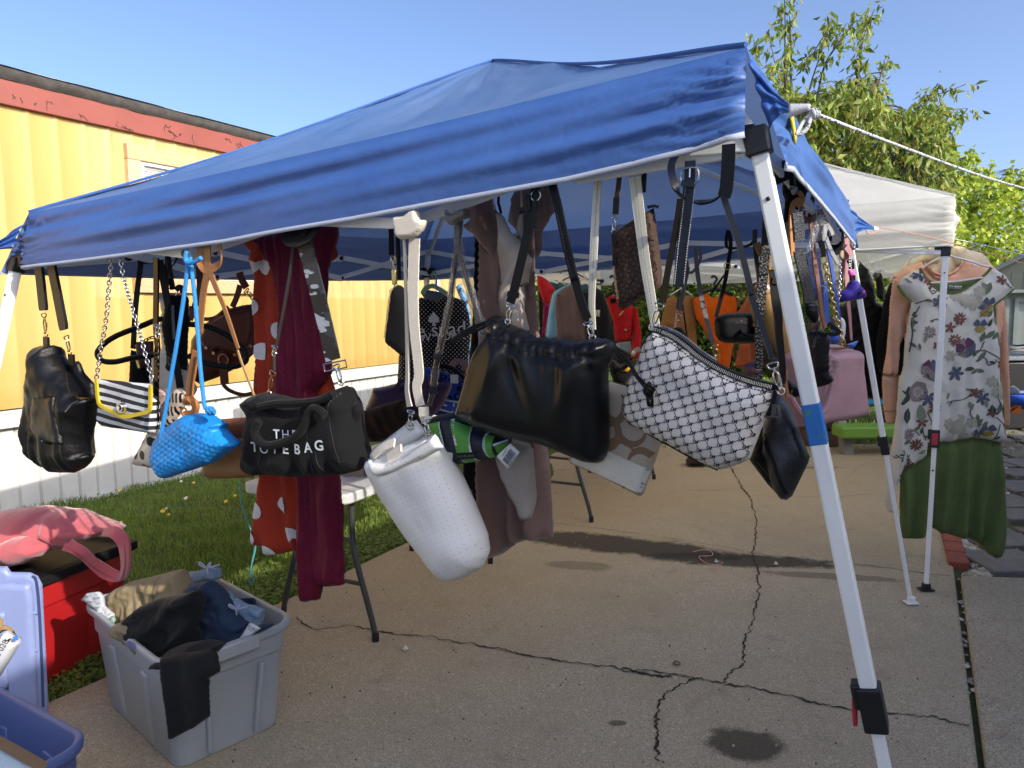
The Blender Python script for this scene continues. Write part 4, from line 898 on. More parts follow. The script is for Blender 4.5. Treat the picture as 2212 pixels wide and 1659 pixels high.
f_, fs_ = pillow(T, 'flap', C(1, '740,1205 760,1200 1150,1240 1180,1245 1185,1330 1180,1450 1140,1475 980,1510 930,1490 790,1425 755,1340'), .016, .012, STR, .008, off=.03, disp=wrk(.003, .09, 5))
b = MB(); b.ribbon([T.px(*p, .042) for p in C(1, '752,1208 758,1300 768,1375 785,1408 860,1450 940,1488 985,1496 1060,1482 1150,1460 1170,1435 1175,1340 1175,1250')], .0115, .006, (0, -1, 0), k=3); T.out(b, 'trim', YEL2, f_)
b = MB(); c = T.px(*C(1, '950,1425')[0], .045); b.tube([c + V((0, .004, 0)), c + V((0, -.004, 0))], [.019, .017], 20); b.ring(c + V((0, -.006, 0)), .012, .0025); b.box(c + V((0, -.008, 0)), (.011, .008, .011), Matrix.Rotation(.5, 3, 'Y')); T.out(b, 'turn_lock', METAL, f_)
chainp(T, 'chain', C(1, '752,1200 790,960 830,720 850,480 875,260'), 11.5, METAL, off=.01); chainp(T, 'chain', C(1, '940,255 970,430 1030,640 1100,880 1195,1230'), 11.5, METAL, off=.01)
# ---------------------------------------------------------------- 3 dotted cream bag on patent strap
T = FT('shoulder_bag', 'cream bag printed with black blots on a shiny black buckled strap', 'handbag', 350, 930, -.03, BG)
def blots(n, co, k):
    d = n.vor(n.comb(n.math('MULTIPLY', n.sep(co)[0], 1.0), 0.0, n.math('MULTIPLY', n.sep(co)[2], .9)), 26, rnd=.35); d = n.math('ADD', d, n.math('MULTIPLY', n.noise(co, 60, 2), .12))
    return n.mix(n.ramp(d, .40, .43), lin('17171a'), lin('cbbfae'))
BLOT = M('blot_print', 'cbbfae', rough=.5, fn=blots)
def dashes(n, co, k):
    x, y, z = n.sep(co); row = n.math('FLOOR', n.math('MULTIPLY', z, 24)); xx = n.math('ADD', n.math('MULTIPLY', x, 62), n.math('MULTIPLY', row, .5))
    a = n.math('ABSOLUTE', n.math('SUBTRACT', n.math('FRACT', n.math('ADD', xx, n.math('MULTIPLY', n.noise(co, 40, 2), .5))), .5)); c = n.math('ABSOLUTE', n.math('SUBTRACT', n.math('FRACT', n.math('MULTIPLY', z, 24)), .5))
    m = n.math('MULTIPLY', n.ramp(a, .26, .22), n.ramp(c, .38, .34)); return n.mix(m, lin('cbb8a6'), lin('151517'))
DASH = M('dash_print', 'cbb8a6', rough=.5, fn=dashes)
o, sf = pillow(T, 'body', C(23, '690,1110 640,1060 310,1640 330,1700 560,1740 700,1740 700,1300'), .05, .03, BLOT, .009, disp=wrk(.004, .06, 1))
pillow(T, 'side_panel', C(23, '680,580 720,562 800,590 850,650 760,1000 690,1080 665,900'), .03, .02, M('printed_lining', 'b89a8c', rough=.6, fn=lambda n, co, k: n.mix(n.math('MULTIPLY', n.ramp(n.noise(co, 160, 2, .5, (.4, 1, 1.6)), .55, .6), .7), lin('c0a294'), lin('4a3a36'))), .009, off=-.04)
pillow(T, 'side_panel', C(23, '930,568 980,560 1060,610 1105,660 1090,780 900,1100 800,1160 745,1240 720,1200 760,1020 840,760'), .03, .02, DASH, .009, off=-.02)
zipper(T, 'zip', C(23, '670,880 700,1010 740,880 800,780'), lambda x, z, e: (np.full(len(np.atleast_1d(x)), .02), None, None), METAL, .005, o)
strap(T, 'strap', [p + (.03,) for p in C(21, '830,300 830,800 825,1300 850,1640')] + [p + (.03,) for p in C(1, '1225,1000 1218,1400 1222,1530')], 14, PATENT, .006)
hook(T, 'buckle', C(1, '1228,780')[0], C(1, '1230,860')[0], 15, METAL, off=.036); hook(T, 'clip', C(1, '1215,1450')[0], C(1, '1225,1560')[0], 15, METAL, off=.03)
b = MB()
for v in np.linspace(870, 1430, 12): b.bar(T.px(*C(1, '1240,%d' % v)[0], .034), T.px(*C(1, '1238,%d' % (v + 24))[0], .034), .0022, .0015)
T.out(b, 'rhinestone_edge', METAL)
# ---------------------------------------------------------------- 4 blue woven pouch
T = FT('woven_pouch', 'bright blue woven pouch hanging from a knotted blue cord', 'handbag', 428, 970, .03, BG)
def weave(n, co, k): return k
BLU = leather('blue_woven', '1f86d0', rough=.4, bump=None, var=(8, .08)); BLUC = M('blue_cord', '2b8ad2', rough=.6, bump=(500, .6))
wr_ = wrk(.004, .09, 3)
def scales(x, z, d):
    a, c = x * .86 + z * .5, -x * .5 + z * .86; r = np.floor(c / .0125); fa = (a / .021 + .5 * (r % 2)) % 1 - .5; fc = c / .0125 - r - .5
    return .0046 * np.sqrt(np.clip(1 - 3.2 * fa ** 2 - 2.6 * fc ** 2, 0, 1)) * np.clip(d / .006, 0, 1) + wr_(x, z, d)
o, sf = pillow(T, 'body', C(23, '695,1300 740,1260 800,1150 980,1040 1020,1000 1160,930 1290,925 1420,940 1540,1010 1670,1085 1620,1160 1850,1370 1850,1420 1500,1660 1300,1730 1000,1830 820,1890 770,1860 660,1650 660,1450'), .09, .05, BLU, .0042, disp=scales)
cordp(T, 'cord', [p + (.035,) for p in C(21, '1285,300 1290,420 1240,860 1120,1640')] + [p + (.035,) for p in C(23, '870,350 780,900 700,1300')], 4.4, BLUC); cordp(T, 'cord', [p + (.03,) for p in C(21, '1330,290 1345,430 1400,900 1460,1640')] + [p + (.035,) for p in C(23, '1290,200 1330,600 1360,820 1400,885 1440,900')], 4.4, BLUC)
cordp(T, 'cord_loop', [p + (.045,) for p in C(21, '1275,200 1262,320 1300,375 1400,360 1490,300')], 4.4, BLUC)
b = MB(); c = T.px(*C(23, '1455,905')[0], .045)
for k in range(4): b.ring(c + V((.004 * k - .006, 0, .003 * (k % 2))), .009, .0045, (1, .3 * k - .3, .6), 12)
b.tube([c + V((.008, -.004, .004)), c + V((.02, -.006, .0))], .0055, 8); T.out(b, 'knot', BLUC)
# ---------------------------------------------------------------- 5 tan flap bag behind the blue pouch
T = FT('satchel', 'two tone brown leather flap bag half hidden behind the blue pouch on tan straps', 'handbag', 490, 965, -.10, BG)
TAN = leather('tan_leather', '98683f', rough=.45, bump=(150, .1)); BRN = leather('brown_leather', '7d4a35', rough=.42, bump=(150, .1)); TANE = leather('orange_tan_strap', 'b4713a', rough=.5, bump=(150, .1), fn=None)
o, sf = pillow(T, 'body', C(23, '1350,1270 2110,1280 2080,1880 1420,1900'), .07, .025, TAN, .012)
f_, fs_ = pillow(T, 'flap', C(23, '1340,1090 1600,1020 2120,980 2115,1290 1340,1285'), .03, .02, BRN, .012, off=.03)
stitch(T, 'stitching', C(23, '1350,1277 2110,1280'), fs_, M('tan_thread', 'c09070'), .0015, .004, .002, f_, sm=False, eps=.003)
strap(T, 'strap', [p + (.13,) for p in C(21, '1590,90 1585,480 1545,700 1510,950 1470,1400')], 16, TAN, .004); strap(T, 'strap', [p + (.13,) for p in C(21, '1610,480 1720,760 1850,1080 2040,1640')], lambda f: 14 - 7 * f, TAN, .004)
strap(T, 'strap_end', [p + (.13,) for p in C(23, '1235,20 1150,500 1140,770')], 19, TANE, .005); stitch_ = strap(T, 'strap_stripe', [p + (.136,) for p in C(23, '1222,100 1160,500 1148,770')], 5, M('dark_olive_stripe', '3a3018', rough=.6), .002)
b = MB(); P = [T.px(*p, .13) for p in C(21, '1500,120 1480,330 1560,470 1700,440 1790,330 1760,110')]; b.ribbon(P, wpx(T, 17), .004, lambda f: (.8 * sin(6 * f), -1, 0)); T.out(b, 'strap_loop', TAN)
b = MB(); c = T.px(*C(23, '1150,820')[0], .14); b.tube(crom([c + V((-.02, 0, .01)), c + V((.01, -.008, .02)), c + V((.022, 0, 0)), c + V((0, .008, -.022)), c + V((-.03, 0, -.028))], 5), .011, 8); b.ring(c + V((-.03, 0, -.02)), .012, .0025); T.out(b, 'strap_knot', TANE)
strap(T, 'thin_strap', [p + (.12,) for p in C(23, '1845,0 1910,200 2000,430 2090,680')], 4, M('thin_tan_strap', 'a8895a', rough=.5), .004)
# ---------------------------------------------------------------- 6 dark brown satchel deeper inside
T = DT('satchel', 'dark brown leather satchel tilted against the yellow wall with buckled flap', 'handbag', 490, 720, 3.05, (-.15, -1, 0), BG)
DBR = leather('dark_brown_leather', '54261c', rough=.36, bump=(150, .1)); DBE = M('brown_edge', '2c120c', rough=.5)
o, sf = pillow(T, 'body', C(1, '1480,1180 1500,1000 1510,880 1600,770 1750,660 1900,625 1995,615 2010,700 2010,960 1990,1000 1880,1100 1700,1190 1560,1240'), .12, .07, DBR, .013, disp=wrk(.004, .15, 3))
f_, fs_ = pillow(T, 'flap', C(1, '1600,790 1760,690 1985,640 1990,820 1960,930 1880,1020 1720,980 1670,1020 1600,980 1550,880'), .03, .02, DBR, .012, off=.055); stitch(T, 'edging', C(1, '1550,880 1600,985 1670,1022 1720,985 1880,1022 1960,930'), fs_, DBE, .004, .004, 0, f_, True, False)
strap(T, 'clasp_strap', C(1, '1735,1000 1745,1120 1755,1240'), 17, DBR, .008, off=.075); ringp(T, 'ring', C(1, '1742,1050')[0], 11, ROSE, off=.085); b = MB()
for p in C(1, '1668,1000 1835,1012 1955,945 1610,960'): b.disc(T.px(*p, .074), (0, -1, 0), .007, .006, 10)
T.out(b, 'stud', ROSE, f_)
strap(T, 'handle', C(1, '1470,640 1560,720 1620,735 1700,715 1780,640'), 8, DBR, .012, off=.03); strap(T, 'shoulder_strap', C(1, '1555,330 1560,500 1520,640 1480,740'), 14, DBR, .005, off=.02); strap(T, 'shoulder_strap', C(1, '1870,370 1890,430 1925,490'), 15, DBR, .005, off=.04); strap(T, 'shoulder_strap', C(1, '1875,470 1850,560 1815,640'), 12, DBR, .005); strap(T, 'loose_strap', C(1, '1740,1240 1790,1290 1900,1325 2010,1300'), 8, DBR, .006)
hook(T, 'clip', C(1, '1920,510')[0], C(1, '1970,565')[0], 11, ROSE, off=.04)
# ---------------------------------------------------------------- 7 black and cream bag with hoop handle
T = DT('shopper_bag', 'black and cream zipped bag with a large black hoop handle', 'handbag', 375, 740, 2.75, (0, -1, 0), BG)
CRM = leather('cream_leather', 'c5beb0', rough=.5, bump=(150, .1)); 
o, sf = pillow(T, 'body', C(21, '880,840 1010,840 1050,830 1280,860 1305,900 1290,1640')[:5] + C(23, '1105,0 1100,120 1130,300 1250,590 1160,760 1000,800 700,700 560,560 560,420 600,100') + C(21, '930,1640 900,1300 915,1100'), .10, .05, CRM, .011, disp=wrk(.004, .1, 1))
o2, sf2 = pillow(T, 'black_gusset', C(21, '1010,850 1230,845 1300,880 1310,1200 1290,1640') + C(23, '1110,100 1100,300 960,270 900,420 780,260 800,100') + C(21, '960,1640 905,1300 960,1000'), .06, .04, BLKF, .011, off=.035)
strap(T, 'zip_strip', C(21, '1075,1000 1080,1200 1100,1500'), 6, M('grey_zip', '4a4a4e', rough=.4), .004, off=.07); hook(T, 'zip_pull', C(23, '835,70')[0], C(23, '850,240')[0], 9, GUN, off=.07)
cordp(T, 'handle', C(1, '1480,740 1400,735 1250,735 1100,790 900,870 790,950 760,1010 800,1060 900,1068 1050,1035 1260,1010'), 6, BLKS, off=.03); cordp(T, 'handle', C(1, '1475,775 1600,790 1750,850 1880,950 1925,1040 1880,1090 1780,1108 1600,1080 1470,1020'), 6, BLKS, off=.05)
ringp(T, 'ring', C(21, '1068,800')[0], 10, METAL, off=.04); strap(T, 'tab', C(21, '1040,600 1060,680 1075,770'), 11, BLKS, .005, off=.04); strap(T, 'tab_end', C(21, '1120,780 1170,730 1215,760 1215,820'), 11, BLKS, .005, off=.04)
stamp(T, 'print', [(*text2d('H', .028), *xz(T, C(1, '1478,1105'))[0], .2, 0), (*text2d('x', .03), *xz(T, C(1, '1516,930'))[0], .3, 0), (*text2d('O', .045), *xz(T, C(1, '1460,1235'))[0], .2, 0, .6)], sf2, leather('charcoal_print', '1d1a1a'), o2, eps=.002)
strap(T, 'shoulder_strap', C(21, '880,330 930,600 1040,1200 1080,1640') + C(23, '960,300 1000,560'), 15, BLKS, .004, off=.06); strap(T, 'shoulder_strap', C(21, '990,220 985,500 990,900'), 8, M('olive_edge_strap', '4b4030', rough=.5), .004, off=.05)
strap(T, 'shoulder_strap', C(21, '1010,220 1030,420 1060,600'), 8, BLKS, .004, off=.06)
# ---------------------------------------------------------------- 8 small black bag with burgundy wallet
T = DT('crossbody_bag', 'slim black bag holding a burgundy wallet beside the cream bag', 'handbag', 305, 770, 2.9, (0, -1, 0), BG)
o, sf = pillow(T, 'body', C(23, '270,0 360,20 560,40 575,470 560,510 240,500'), .05, .03, BLKF, .011); pillow(T, 'wallet', C(1, '1050,915 1200,905 1200,1110 1085,1120'), .03, .015, leather('burgundy_leather', '3a1a20', rough=.35), .011, off=.04)
strap(T, 'strap', C(21, '590,250 600,400 560,700 520,1100 490,1640'), 11, BLKS, .004, off=.02); strap(T, 'strap_loop', C(21, '600,250 590,350 640,375 800,380 930,420 1050,430 1120,330 1140,230'), 11, BLKS, .004, off=.01, nrm=(0, -.3, 1))
strap(T, 'gold_edge', C(23, '360,150 395,265'), 5, GOLD, .004, off=.06); chainp(T, 'twist_strap', C(1, '1130,905 1165,885 1200,875'), 9, BLKS, off=.04)
# ---------------------------------------------------------------- 9 dresses
T = FT('dress', 'orange red dress with large white dots and a ruffled shoulder', 'dress', 610, 850, -.24, 'garments hanging under the canopies')
ORD = fabric('orange_red_crepe', 'a83a25', trans=.12); fo = both(folds(.018, .09, 2, .9, -.5), wrk(.003, .06, 1), crease(.003, .08, 2, 1, .4))
o, sf = pillow(T, 'body', C(2, '190,290 330,260 480,240 700,250 850,360 870,440 800,510 790,640 780,1200 870,1500') + C(7, '660,760 500,1000 440,950 425,1030 410,1045 255,1055 250,1000 185,1000 205,640') + C(2, '245,1500 245,560 190,470 200,400'), .06, .05, ORD, .012, disp=fo)
pillow(T, 'ruffle', C(2, '100,310 230,285 330,330 330,430 250,490 190,470 205,410 150,360'), .03, .02, ORD, .01, off=.04, disp=both(folds(.01, .05, 3, .3, .1), wrk(.005, .05, 2)))
items = []
for s_ in ((2, '290,500 272,832 345,1178 480,1020 380,520 265,340 840,1330'), (7, '248,778 375,757 205,933 432,925 300,1030')):
    for x, z in xz(T, C(*s_)): items.append((*disk2(.027, 18), x, z, 0, 0))
stamp(T, 'white_dots', items, sf, fabric('white_dot', 'd4d0d0'), o, eps=.0045)
T = FT('dress', 'long burgundy pleated dress hanging beside the orange dotted dress', 'dress', 680, 900, -.19, 'garments hanging under the canopies')
BUR = fabric('burgundy_pleats', '6c1230', trans=.12, rough=.6)
o, sf = pillow(T, 'body', C(2, '230,300 480,235 680,180 850,175 880,260 800,520 790,700 760,900 830,1350 700,1500') + C(7, '670,640 672,1000 700,1170 690,1180 695,1240 610,1240 560,1230 555,1325 485,1330 455,1250 440,1000 445,640') + C(2, '400,1500 440,900 390,560'), .06, .04, BUR, .0095, disp=both(folds(.0085, .034, 5, 1.2, .3), folds(.012, .09, 7, .3, -.6), wrk(.002, .04, 3)))
pillow(T, 'skirt_layer', C(25, '215,900 330,900 335,1385 285,1390 225,1270 220,1100'), .03, .02, BUR, .01, off=-.02, disp=folds(.008, .04, 8, 1, 0)); pillow(T, 'skirt_layer', C(25, '170,1280 335,1380 335,1465 250,1475 170,1480'), .03, .02, BUR, .01, off=-.045, disp=folds(.008, .04, 4, 1, 0))
# ---------------------------------------------------------------- 10 the tote bag
T = FT('tote_bag', 'black canvas tote with white lettering hanging from a camouflage strap', 'handbag', 660, 940, .01, BG)
o, sf = pillow(T, 'body', C(7, '118,165 170,120 240,100 330,120 420,150 560,130 650,85 720,60 735,110 770,170 790,330 830,470 840,530 800,560 690,590 420,598 180,585 145,560 150,480 170,300 180,240'), .13, .055, BLKC, .007, disp=lambda x, z, d: (both(wrk(.005, .07, 6), folds(.006, .09, 4, .12, -.05), crease(.006, .06, 3))(x, z, d)) * (1 - .93 * np.exp(-((x - .0) / .15) ** 4 - ((z + .0) / .055) ** 4)))
pillow(T, 'side_flap', C(7, '745,165 790,160 815,215 790,280 740,320'), .03, .02, BLKC, .008, off=.0)
pillow(T, 'corner_tip', C(7, '115,165 190,120 230,180 180,240'), .03, .02, BLKC, .008, off=.05)
lt_ = fabric('white_print', 'cfd3d8', bump=None, var=None); items = []
(hx, hz_), (tx, tz_) = xz(T, C(7, '470,332 490,412')); 
for i, ch in enumerate('THE'): items.append((*text2d(ch, .034, .02), hx - .031 + .031 * i, hz_ + .001 * i, .02, 0, 1.1))
pos = [(290, 402), (345, 412), (410, 410), (468, 413), (537, 414), (600, 405), (665, 392)]
for ch, (a, c) in zip('TOTEBAG', pos): x, z = xz(T, C(7, '%d,%d' % (a, c)))[0]; items.append((*text2d(ch, .036, .02), x, z, .1 if ch in 'AG' else -.03, 0, 1.12))
stamp(T, 'lettering', items, lambda x, z, e: (sf(x, z, e)[0], sf(x, z, e)[1], sf(x, z, e)[2]), lt_, o, eps=.003)
for pts in ('325,400 310,500 290,585', '385,430 365,590', '590,300 600,460 592,590', '640,420 665,560', '725,100 700,200 750,400 790,540', '240,230 200,450 150,560'): stitch(T, 'seam', C(7, pts), sf, M('grey_thread', '58585a', rough=.8), .0013, .003, .003, o, eps=.002)
cordp(T, 'handle', [p + (.085,) for p in C(7, '590,240 540,200 500,215 470,290 420,360 340,400 250,415 190,380 175,320 200,270')], 9.5, BLKC); cordp(T, 'handle', [p + (.07,) for p in C(7, '200,190 300,170 430,165 560,150 640,110')], 9, BLKC)
def camo(n, co, k):
    a = n.ramp(n.noise(co, 14, 2, .5, (.6, 1, 1.5)), .5, .52); c = n.ramp(n.noise(co, 17, 2, .5, (.6, 1, 1.7)), .56, .58)
    k = n.mix(a, lin('15161a'), lin('30343a')); gl = n.mix(n.noise(co, 900, 1), lin('6a7480'), lin('c8ccd2')); return n.mix(c, k, gl)
CAMO = M('camouflage_webbing', '30343a', rough=.5, bump=(900, .8), bd=.0015, fn=camo)
st_ = strap(T, 'strap', C(2, '600,240 660,480 740,800 800,1050 845,1250'), 40, CAMO, .004, off=.0); b = MB(); c1, c2 = [T.px(*p, .0) for p in C(2, '770,1285 940,1250')]
dn = V((.004, 0, -.018)); b.tube([c1, c2, c2 + dn, c1 + dn], .0022, 6, True); T.out(b, 'strap_frame', METAL, st_)
hook(T, 'clip', C(2, '865,1290')[0], C(2, '905,1425')[0], 15, METAL); hook(T, 'clip', C(2, '375,1340')[0], C(2, '345,1510')[0], 14, ROSE)
strap(T, 'strap', C(2, '540,290 515,520 460,850 400,1150'), 7, M('dark_strap_edge', '2a2722', rough=.6), .006, nrm=(-.9, -.4, 0)); strap(T, 'strap_tab', C(2, '385,1180 385,1330'), 14, CAMO, .004, nrm=(-.5, -.8, 0)); hook(T, 'buckle', C(2, '390,1140')[0], C(2, '385,1200')[0], 14, METAL)
b = MB(); P = [T.px(*p, .02) for p in C(2, '490,240 520,290 600,295 680,230 640,200')]; b.ribbon(P, .05, .004, (0, -.9, .4)); T.out(b, 'strap_wrap', BLKF)
# ---------------------------------------------------------------- 11 black triangular pouch
T = FT('wristlet_pouch', 'small black zipped pouch on a wristlet loop with gold clip', 'handbag', 858, 690, -.03, BG)
o, sf = pillow(T, 'body', C(2, '1310,700 1345,660 1380,670 1440,760 1480,900 1475,1230 1400,1235 1300,1150 1258,1120 1262,1080'), .05, .03, BLKC, .008); zipper(T, 'zip', C(2, '1322,690 1300,880 1272,1080'), sf, GUN, .007, o)
strap(T, 'loop', C(2, '1300,140 1298,280 1300,430'), 10, BLKF, .006); strap(T, 'loop', C(2, '1345,250 1355,450 1360,620'), 7, BLKF, .006); hook(T, 'clip', C(2, '1310,440')[0], C(2, '1325,690')[0], 9, GOLD); b = MB(); b.bar(T.px(*C(2, '1318,540')[0]), T.px(*C(2, '1325,660')[0]), .014, .006, (0, 1, 0)); bevel(T.out(b, 'clip_plate', GOLD, smooth=False), .002)
# ---------------------------------------------------------------- 12 white bottle bag on cream webbing
T = FT('bottle_bag', 'tall white perforated bag tilted on a cream webbing strap', 'handbag', 920, 1080, .02, BG)
def perf(n, co, k):
    x, y, z = n.sep(co); a, c = n.math('ADD', n.math('MULTIPLY', x, .9), n.math('MULTIPLY', z, .45)), n.math('SUBTRACT', n.math('MULTIPLY', z, .9), n.math('MULTIPLY', x, .45))
    d = n.vor(n.comb(a, 0.0, c), 78, rnd=.0); return n.mix(n.ramp(d, .075, .055), k, lin('86868a'))
WHB = leather('white_perforated', 'dadad6', rough=.55, bump=(30, .08), fn=perf, var=(6, .02)); CRW = M('cream_webbing', 'd8d0c0', rough=.85, bump=(500, .7, 'v'), bd=.002)
o, sf = pillow(T, 'body', C(7, '845,500 870,570 960,740 1100,960 1265,1165 1310,1205 1365,1212 1430,1190 1520,1130 1543,1060 1530,960 1440,740 1320,470 1240,345 1050,420'), .14, .075, WHB, .008, disp=both(wrk(.004, .1, 3), crease(.0045, .12, 6, 1, 1, .5)))
r_, rs_ = pillow(T, 'rim', C(7, '843,490 870,515 950,525 1060,480 1240,350 1262,390 1290,430 1180,490 1000,575 905,600 870,580'), .03, .012, WHB, .006, off=.066)
pillow(T, 'back_rim', C(7, '850,480 870,440 1080,280 1130,265 1160,300 1210,340 1060,440 930,510 870,515'), .03, .02, WHB, .009, off=-.03)
stitch(T, 'seam', C(7, '905,597 1000,572 1180,488 1288,430'), rs_, M('white_seam', 'b5b6b6'), .002, .004, 0, r_, True)
strap(T, 'inner_tab', C(7, '880,470 930,430 1000,400'), 22, CRW, .006, off=.03, nrm=(-.3, -.8, .5)); strap(T, 'inner_tab', C(7, '960,490 1000,460 1040,430'), 20, CRW, .006, off=.05, nrm=(-.3, -.8, .5))
s_ = strap(T, 'strap', C(2, '1480,300 1470,700 1480,1000') + C(24, '1110,300 1080,500 1130,760'), lambda f: 27 - 6 * f, CRW, .004, off=.01); strap(T, 'strap', C(2, '1400,310 1412,700 1420,1000') + C(24, '955,300 950,560 985,770'), lambda f: 9 + 14 * f ** 2, CRW, .004, off=.005, nrm=(-.45, -.9, 0))
strap(T, 'strap_tip', C(24, '1170,775 1180,900'), 23, CRW, .006, off=.025); hook(T, 'clip', C(24, '1195,960')[0], C(24, '1235,1130')[0], 16, METAL, off=.02); hook(T, 'clip', C(24, '1000,830')[0], C(24, '990,1000')[0], 15, METAL, off=.0); ringp(T, 'ring', C(24, '985,1030')[0], 10, METAL, off=-.01)
pillow(T, 'strap_wrap', C(2, '1320,140 1370,130 1420,118 1440,95 1510,75 1520,150 1570,160 1545,230 1500,285 1440,300 1370,308 1335,250'), .03, .006, CRW, .006, off=.02, disp=folds(.0022, .035, 4, .2, .0, .9), sm=3)
# ---------------------------------------------------------------- 13 green and navy striped pouch, strap in plastic
T = FT('striped_pouch', 'green and navy striped pouch with white piping and a paper price tag', 'handbag', 1010, 950, -.02, BG)
NAV = leather('navy_leather', '191d2c', rough=.42); GRN = leather('green_leather', '4f9438', rough=.42); WHL = leather('white_piping', 'c5cbd0', rough=.45)
o, sf = pillow(T, 'body', C(24, '1225,980 1300,905 1470,870 1660,835') + C(32, '300,20 560,100 668,142 672,195 600,325 552,350 480,365 250,410 10,452') + C(24, '1545,1575 1430,1350 1330,1130'), .075, .03, NAV, .009, disp=wrk(.003, .06, 2))
def bandq(k, s, nu=6, nv=16): return (*qgrid(xz(T, C(k, s)), nu, nv), 0, 0, 0)
it = [bandq(24, '1310,985 1490,950 1625,1555 1540,1572') + (0,), bandq(24, '1650,920 1880,1035 1985,1490 1790,1520') + (0,), bandq(32, '440,85 545,110 555,330 500,350') + (0,), bandq(32, '575,200 665,180 670,190 590,325') + (0,)]
for s_ in ('1305,985 1330,980 1415,1330 1395,1310', '1478,950 1500,948 1640,1550 1612,1556', '1652,918 1684,912 1815,1515 1788,1522', '1868,1030 1890,1030 1985,1485 1955,1495', '2075,1115 2100,1110 2165,1450 2135,1455'): it.append(bandq(24, s_, 2, 16) + (1,))
it.append(bandq(32, '560,182 665,148 665,168 562,204', 8, 2) + (1,))
stamp(T, 'stripes', [(v_, f_, x, z, r, m) for v_, f_, x, z, r, m in it], lambda x, z, e: sf(x, z, e * 1.0), [GRN, WHL], o, eps=.003)
b = MB(); c = T.px(*C(24, '1745,1440')[0], .041); b.box(c, (.056, .003, .016), Matrix.Rotation(rad(-9), 3, 'Y')); pl = bevel(T.out(b, 'name_plate', BLKS, o, smooth=False), .001)
flat = lambda yy: (lambda x, z, e: (np.full(len(np.atleast_1d(x)), yy), np.ones(len(np.atleast_1d(x)), bool), np.ones(len(np.atleast_1d(x)))))
stamp(T, 'plate_lettering', [(*text2d('Vera Bradley', .0095), c.x, c.z, rad(9), 0)], flat(c.y - .0022), M('grey_lettering', '5c5c60'), pl)
b = MB(); c = T.px(*C(24, '1525,1480')[0], .038); b.box(c, (.016, .003, .03), Matrix.Rotation(rad(6), 3, 'Y')); T.out(b, 'side_tag', fabric('pale_tag', 'b9bcae'), o, smooth=False)
zipper(T, 'zip', C(24, '1262,960 1290,1040 1320,1120'), sf, METAL, .004, o)
q = [T.px(*p, .05) for p in C(32, '665,205 770,300 640,488 515,345')]; b = MB(); b.add(q, [(0, 1, 2, 3)]); tg = solid(T.out(b, 'price_tag', M('tag_paper', 'd5d9dc', rough=.7), smooth=False), .0008)
cx = (q[0] + q[2]) / 2; d1 = (q[1] - q[0]).normalized(); d2 = (q[2] - q[1]).normalized(); b = MB(); rs = random.Random(4); x = -.017
while x < .017:
    w_ = rs.choice([.0006, .0010, .0016]); p = cx - d2 * 0 + d1 * .001; a = p + d2 * x; b.add([a + V((0, -.0012, 0)) - d1 * .009, a + V((0, -.0012, 0)) + d1 * .008, a + d2 * w_ + V((0, -.0012, 0)) + d1 * .008, a + d2 * w_ + V((0, -.0012, 0)) - d1 * .009], [(0, 1, 2, 3)]); x += w_ + rs.choice([.0006, .0009])
T.out(b, 'barcode', M('print_black', '1b1b1d', rough=.8), tg, smooth=False)
ra = math.atan2(d2.z, d2.x) + pi; stamp(T, 'tag_number', [(*text2d('14479057', .006), cx.x - d1.x * .0125, cx.z - d1.z * .0125, ra, 0), (*text2d('886003784677', .0055), cx.x + d1.x * .0125, cx.z + d1.z * .0125, ra, 0)], flat(cx.y - .0012), M('print_black', '1b1b1d'), tg)
pm = bpy.data.materials.new('clear_plastic'); pm.use_nodes = True; n_ = NT(pm); gl = n_.add('BsdfGlossy'); gl.inputs['Roughness'].default_value = .12; tr_ = n_.add('BsdfTransparent'); tr_.inputs[0].default_value = (.9, .9, .88, 1); lw = n_.add('LayerWeight'); lw.inputs[0].default_value = .35; mx = n_.add('MixShader')
bp = n_.add('Bump'); bp.inputs['Strength'].default_value = 1; bp.inputs['Distance'].default_value = .008; n_.put(bp.inputs['Height'], n_.noise(n_.add('TexCoord').outputs['Object'], 90, 4, .7)); n_.put(gl.inputs['Normal'], bp.outputs[0]); n_.put(lw.inputs['Normal'], bp.outputs[0])
n_.t.links.new(n_.math('ADD', n_.math('MULTIPLY', lw.outputs['Facing'], .7), .08), mx.inputs[0]); n_.t.links.new(tr_.outputs[0], mx.inputs[1]); n_.t.links.new(gl.outputs[0], mx.inputs[2]); n_.t.links.new(mx.outputs[0], n_.n['Material Output'].inputs[0])
PL = pm
p1_ = C(17, '1000,60 1010,400 1080,800 1160,1100 1250,1400 1330,1659') + C(3, '330,1430 350,1520 400,1600'); p2_ = C(17, '1080,100 1020,600 960,1000 920,1300 870,1659') + C(24, '1370,80 1330,300 1300,560 1240,760')
for nm, p in (('strap', p1_), ('strap', p2_)):
    s_ = strap(T, nm, p, 10, NAV, .004, off=-.01, nrm=(-.2, -1, 0)); b = MB(); P = crom([T.px(u, v, -.01) for u, v in p], 8); rs = random.Random(len(p))
    b.tube(P, [wpx(T, 11) * (1 + .25 * vn(i * .7, 3, 5) * 2) for i in range(len(P))], 10, flat=.5); T.out(b, 'plastic_sleeve', PL, s_)
b = MB(); P = [T.px(*p, .015) for p in C(17, '830,30 850,110 930,120 1050,60 1160,20')]
for k in range(4): b.grid(lambda a, t, k=k: V(crom(P, 8)[int(a * 32)]) + V((0, -.012 * sin(6.28 * t + k), .012 * cos(6.28 * t + k) + .004 * vn(a * 20, t * 5, k))), 32, 6)
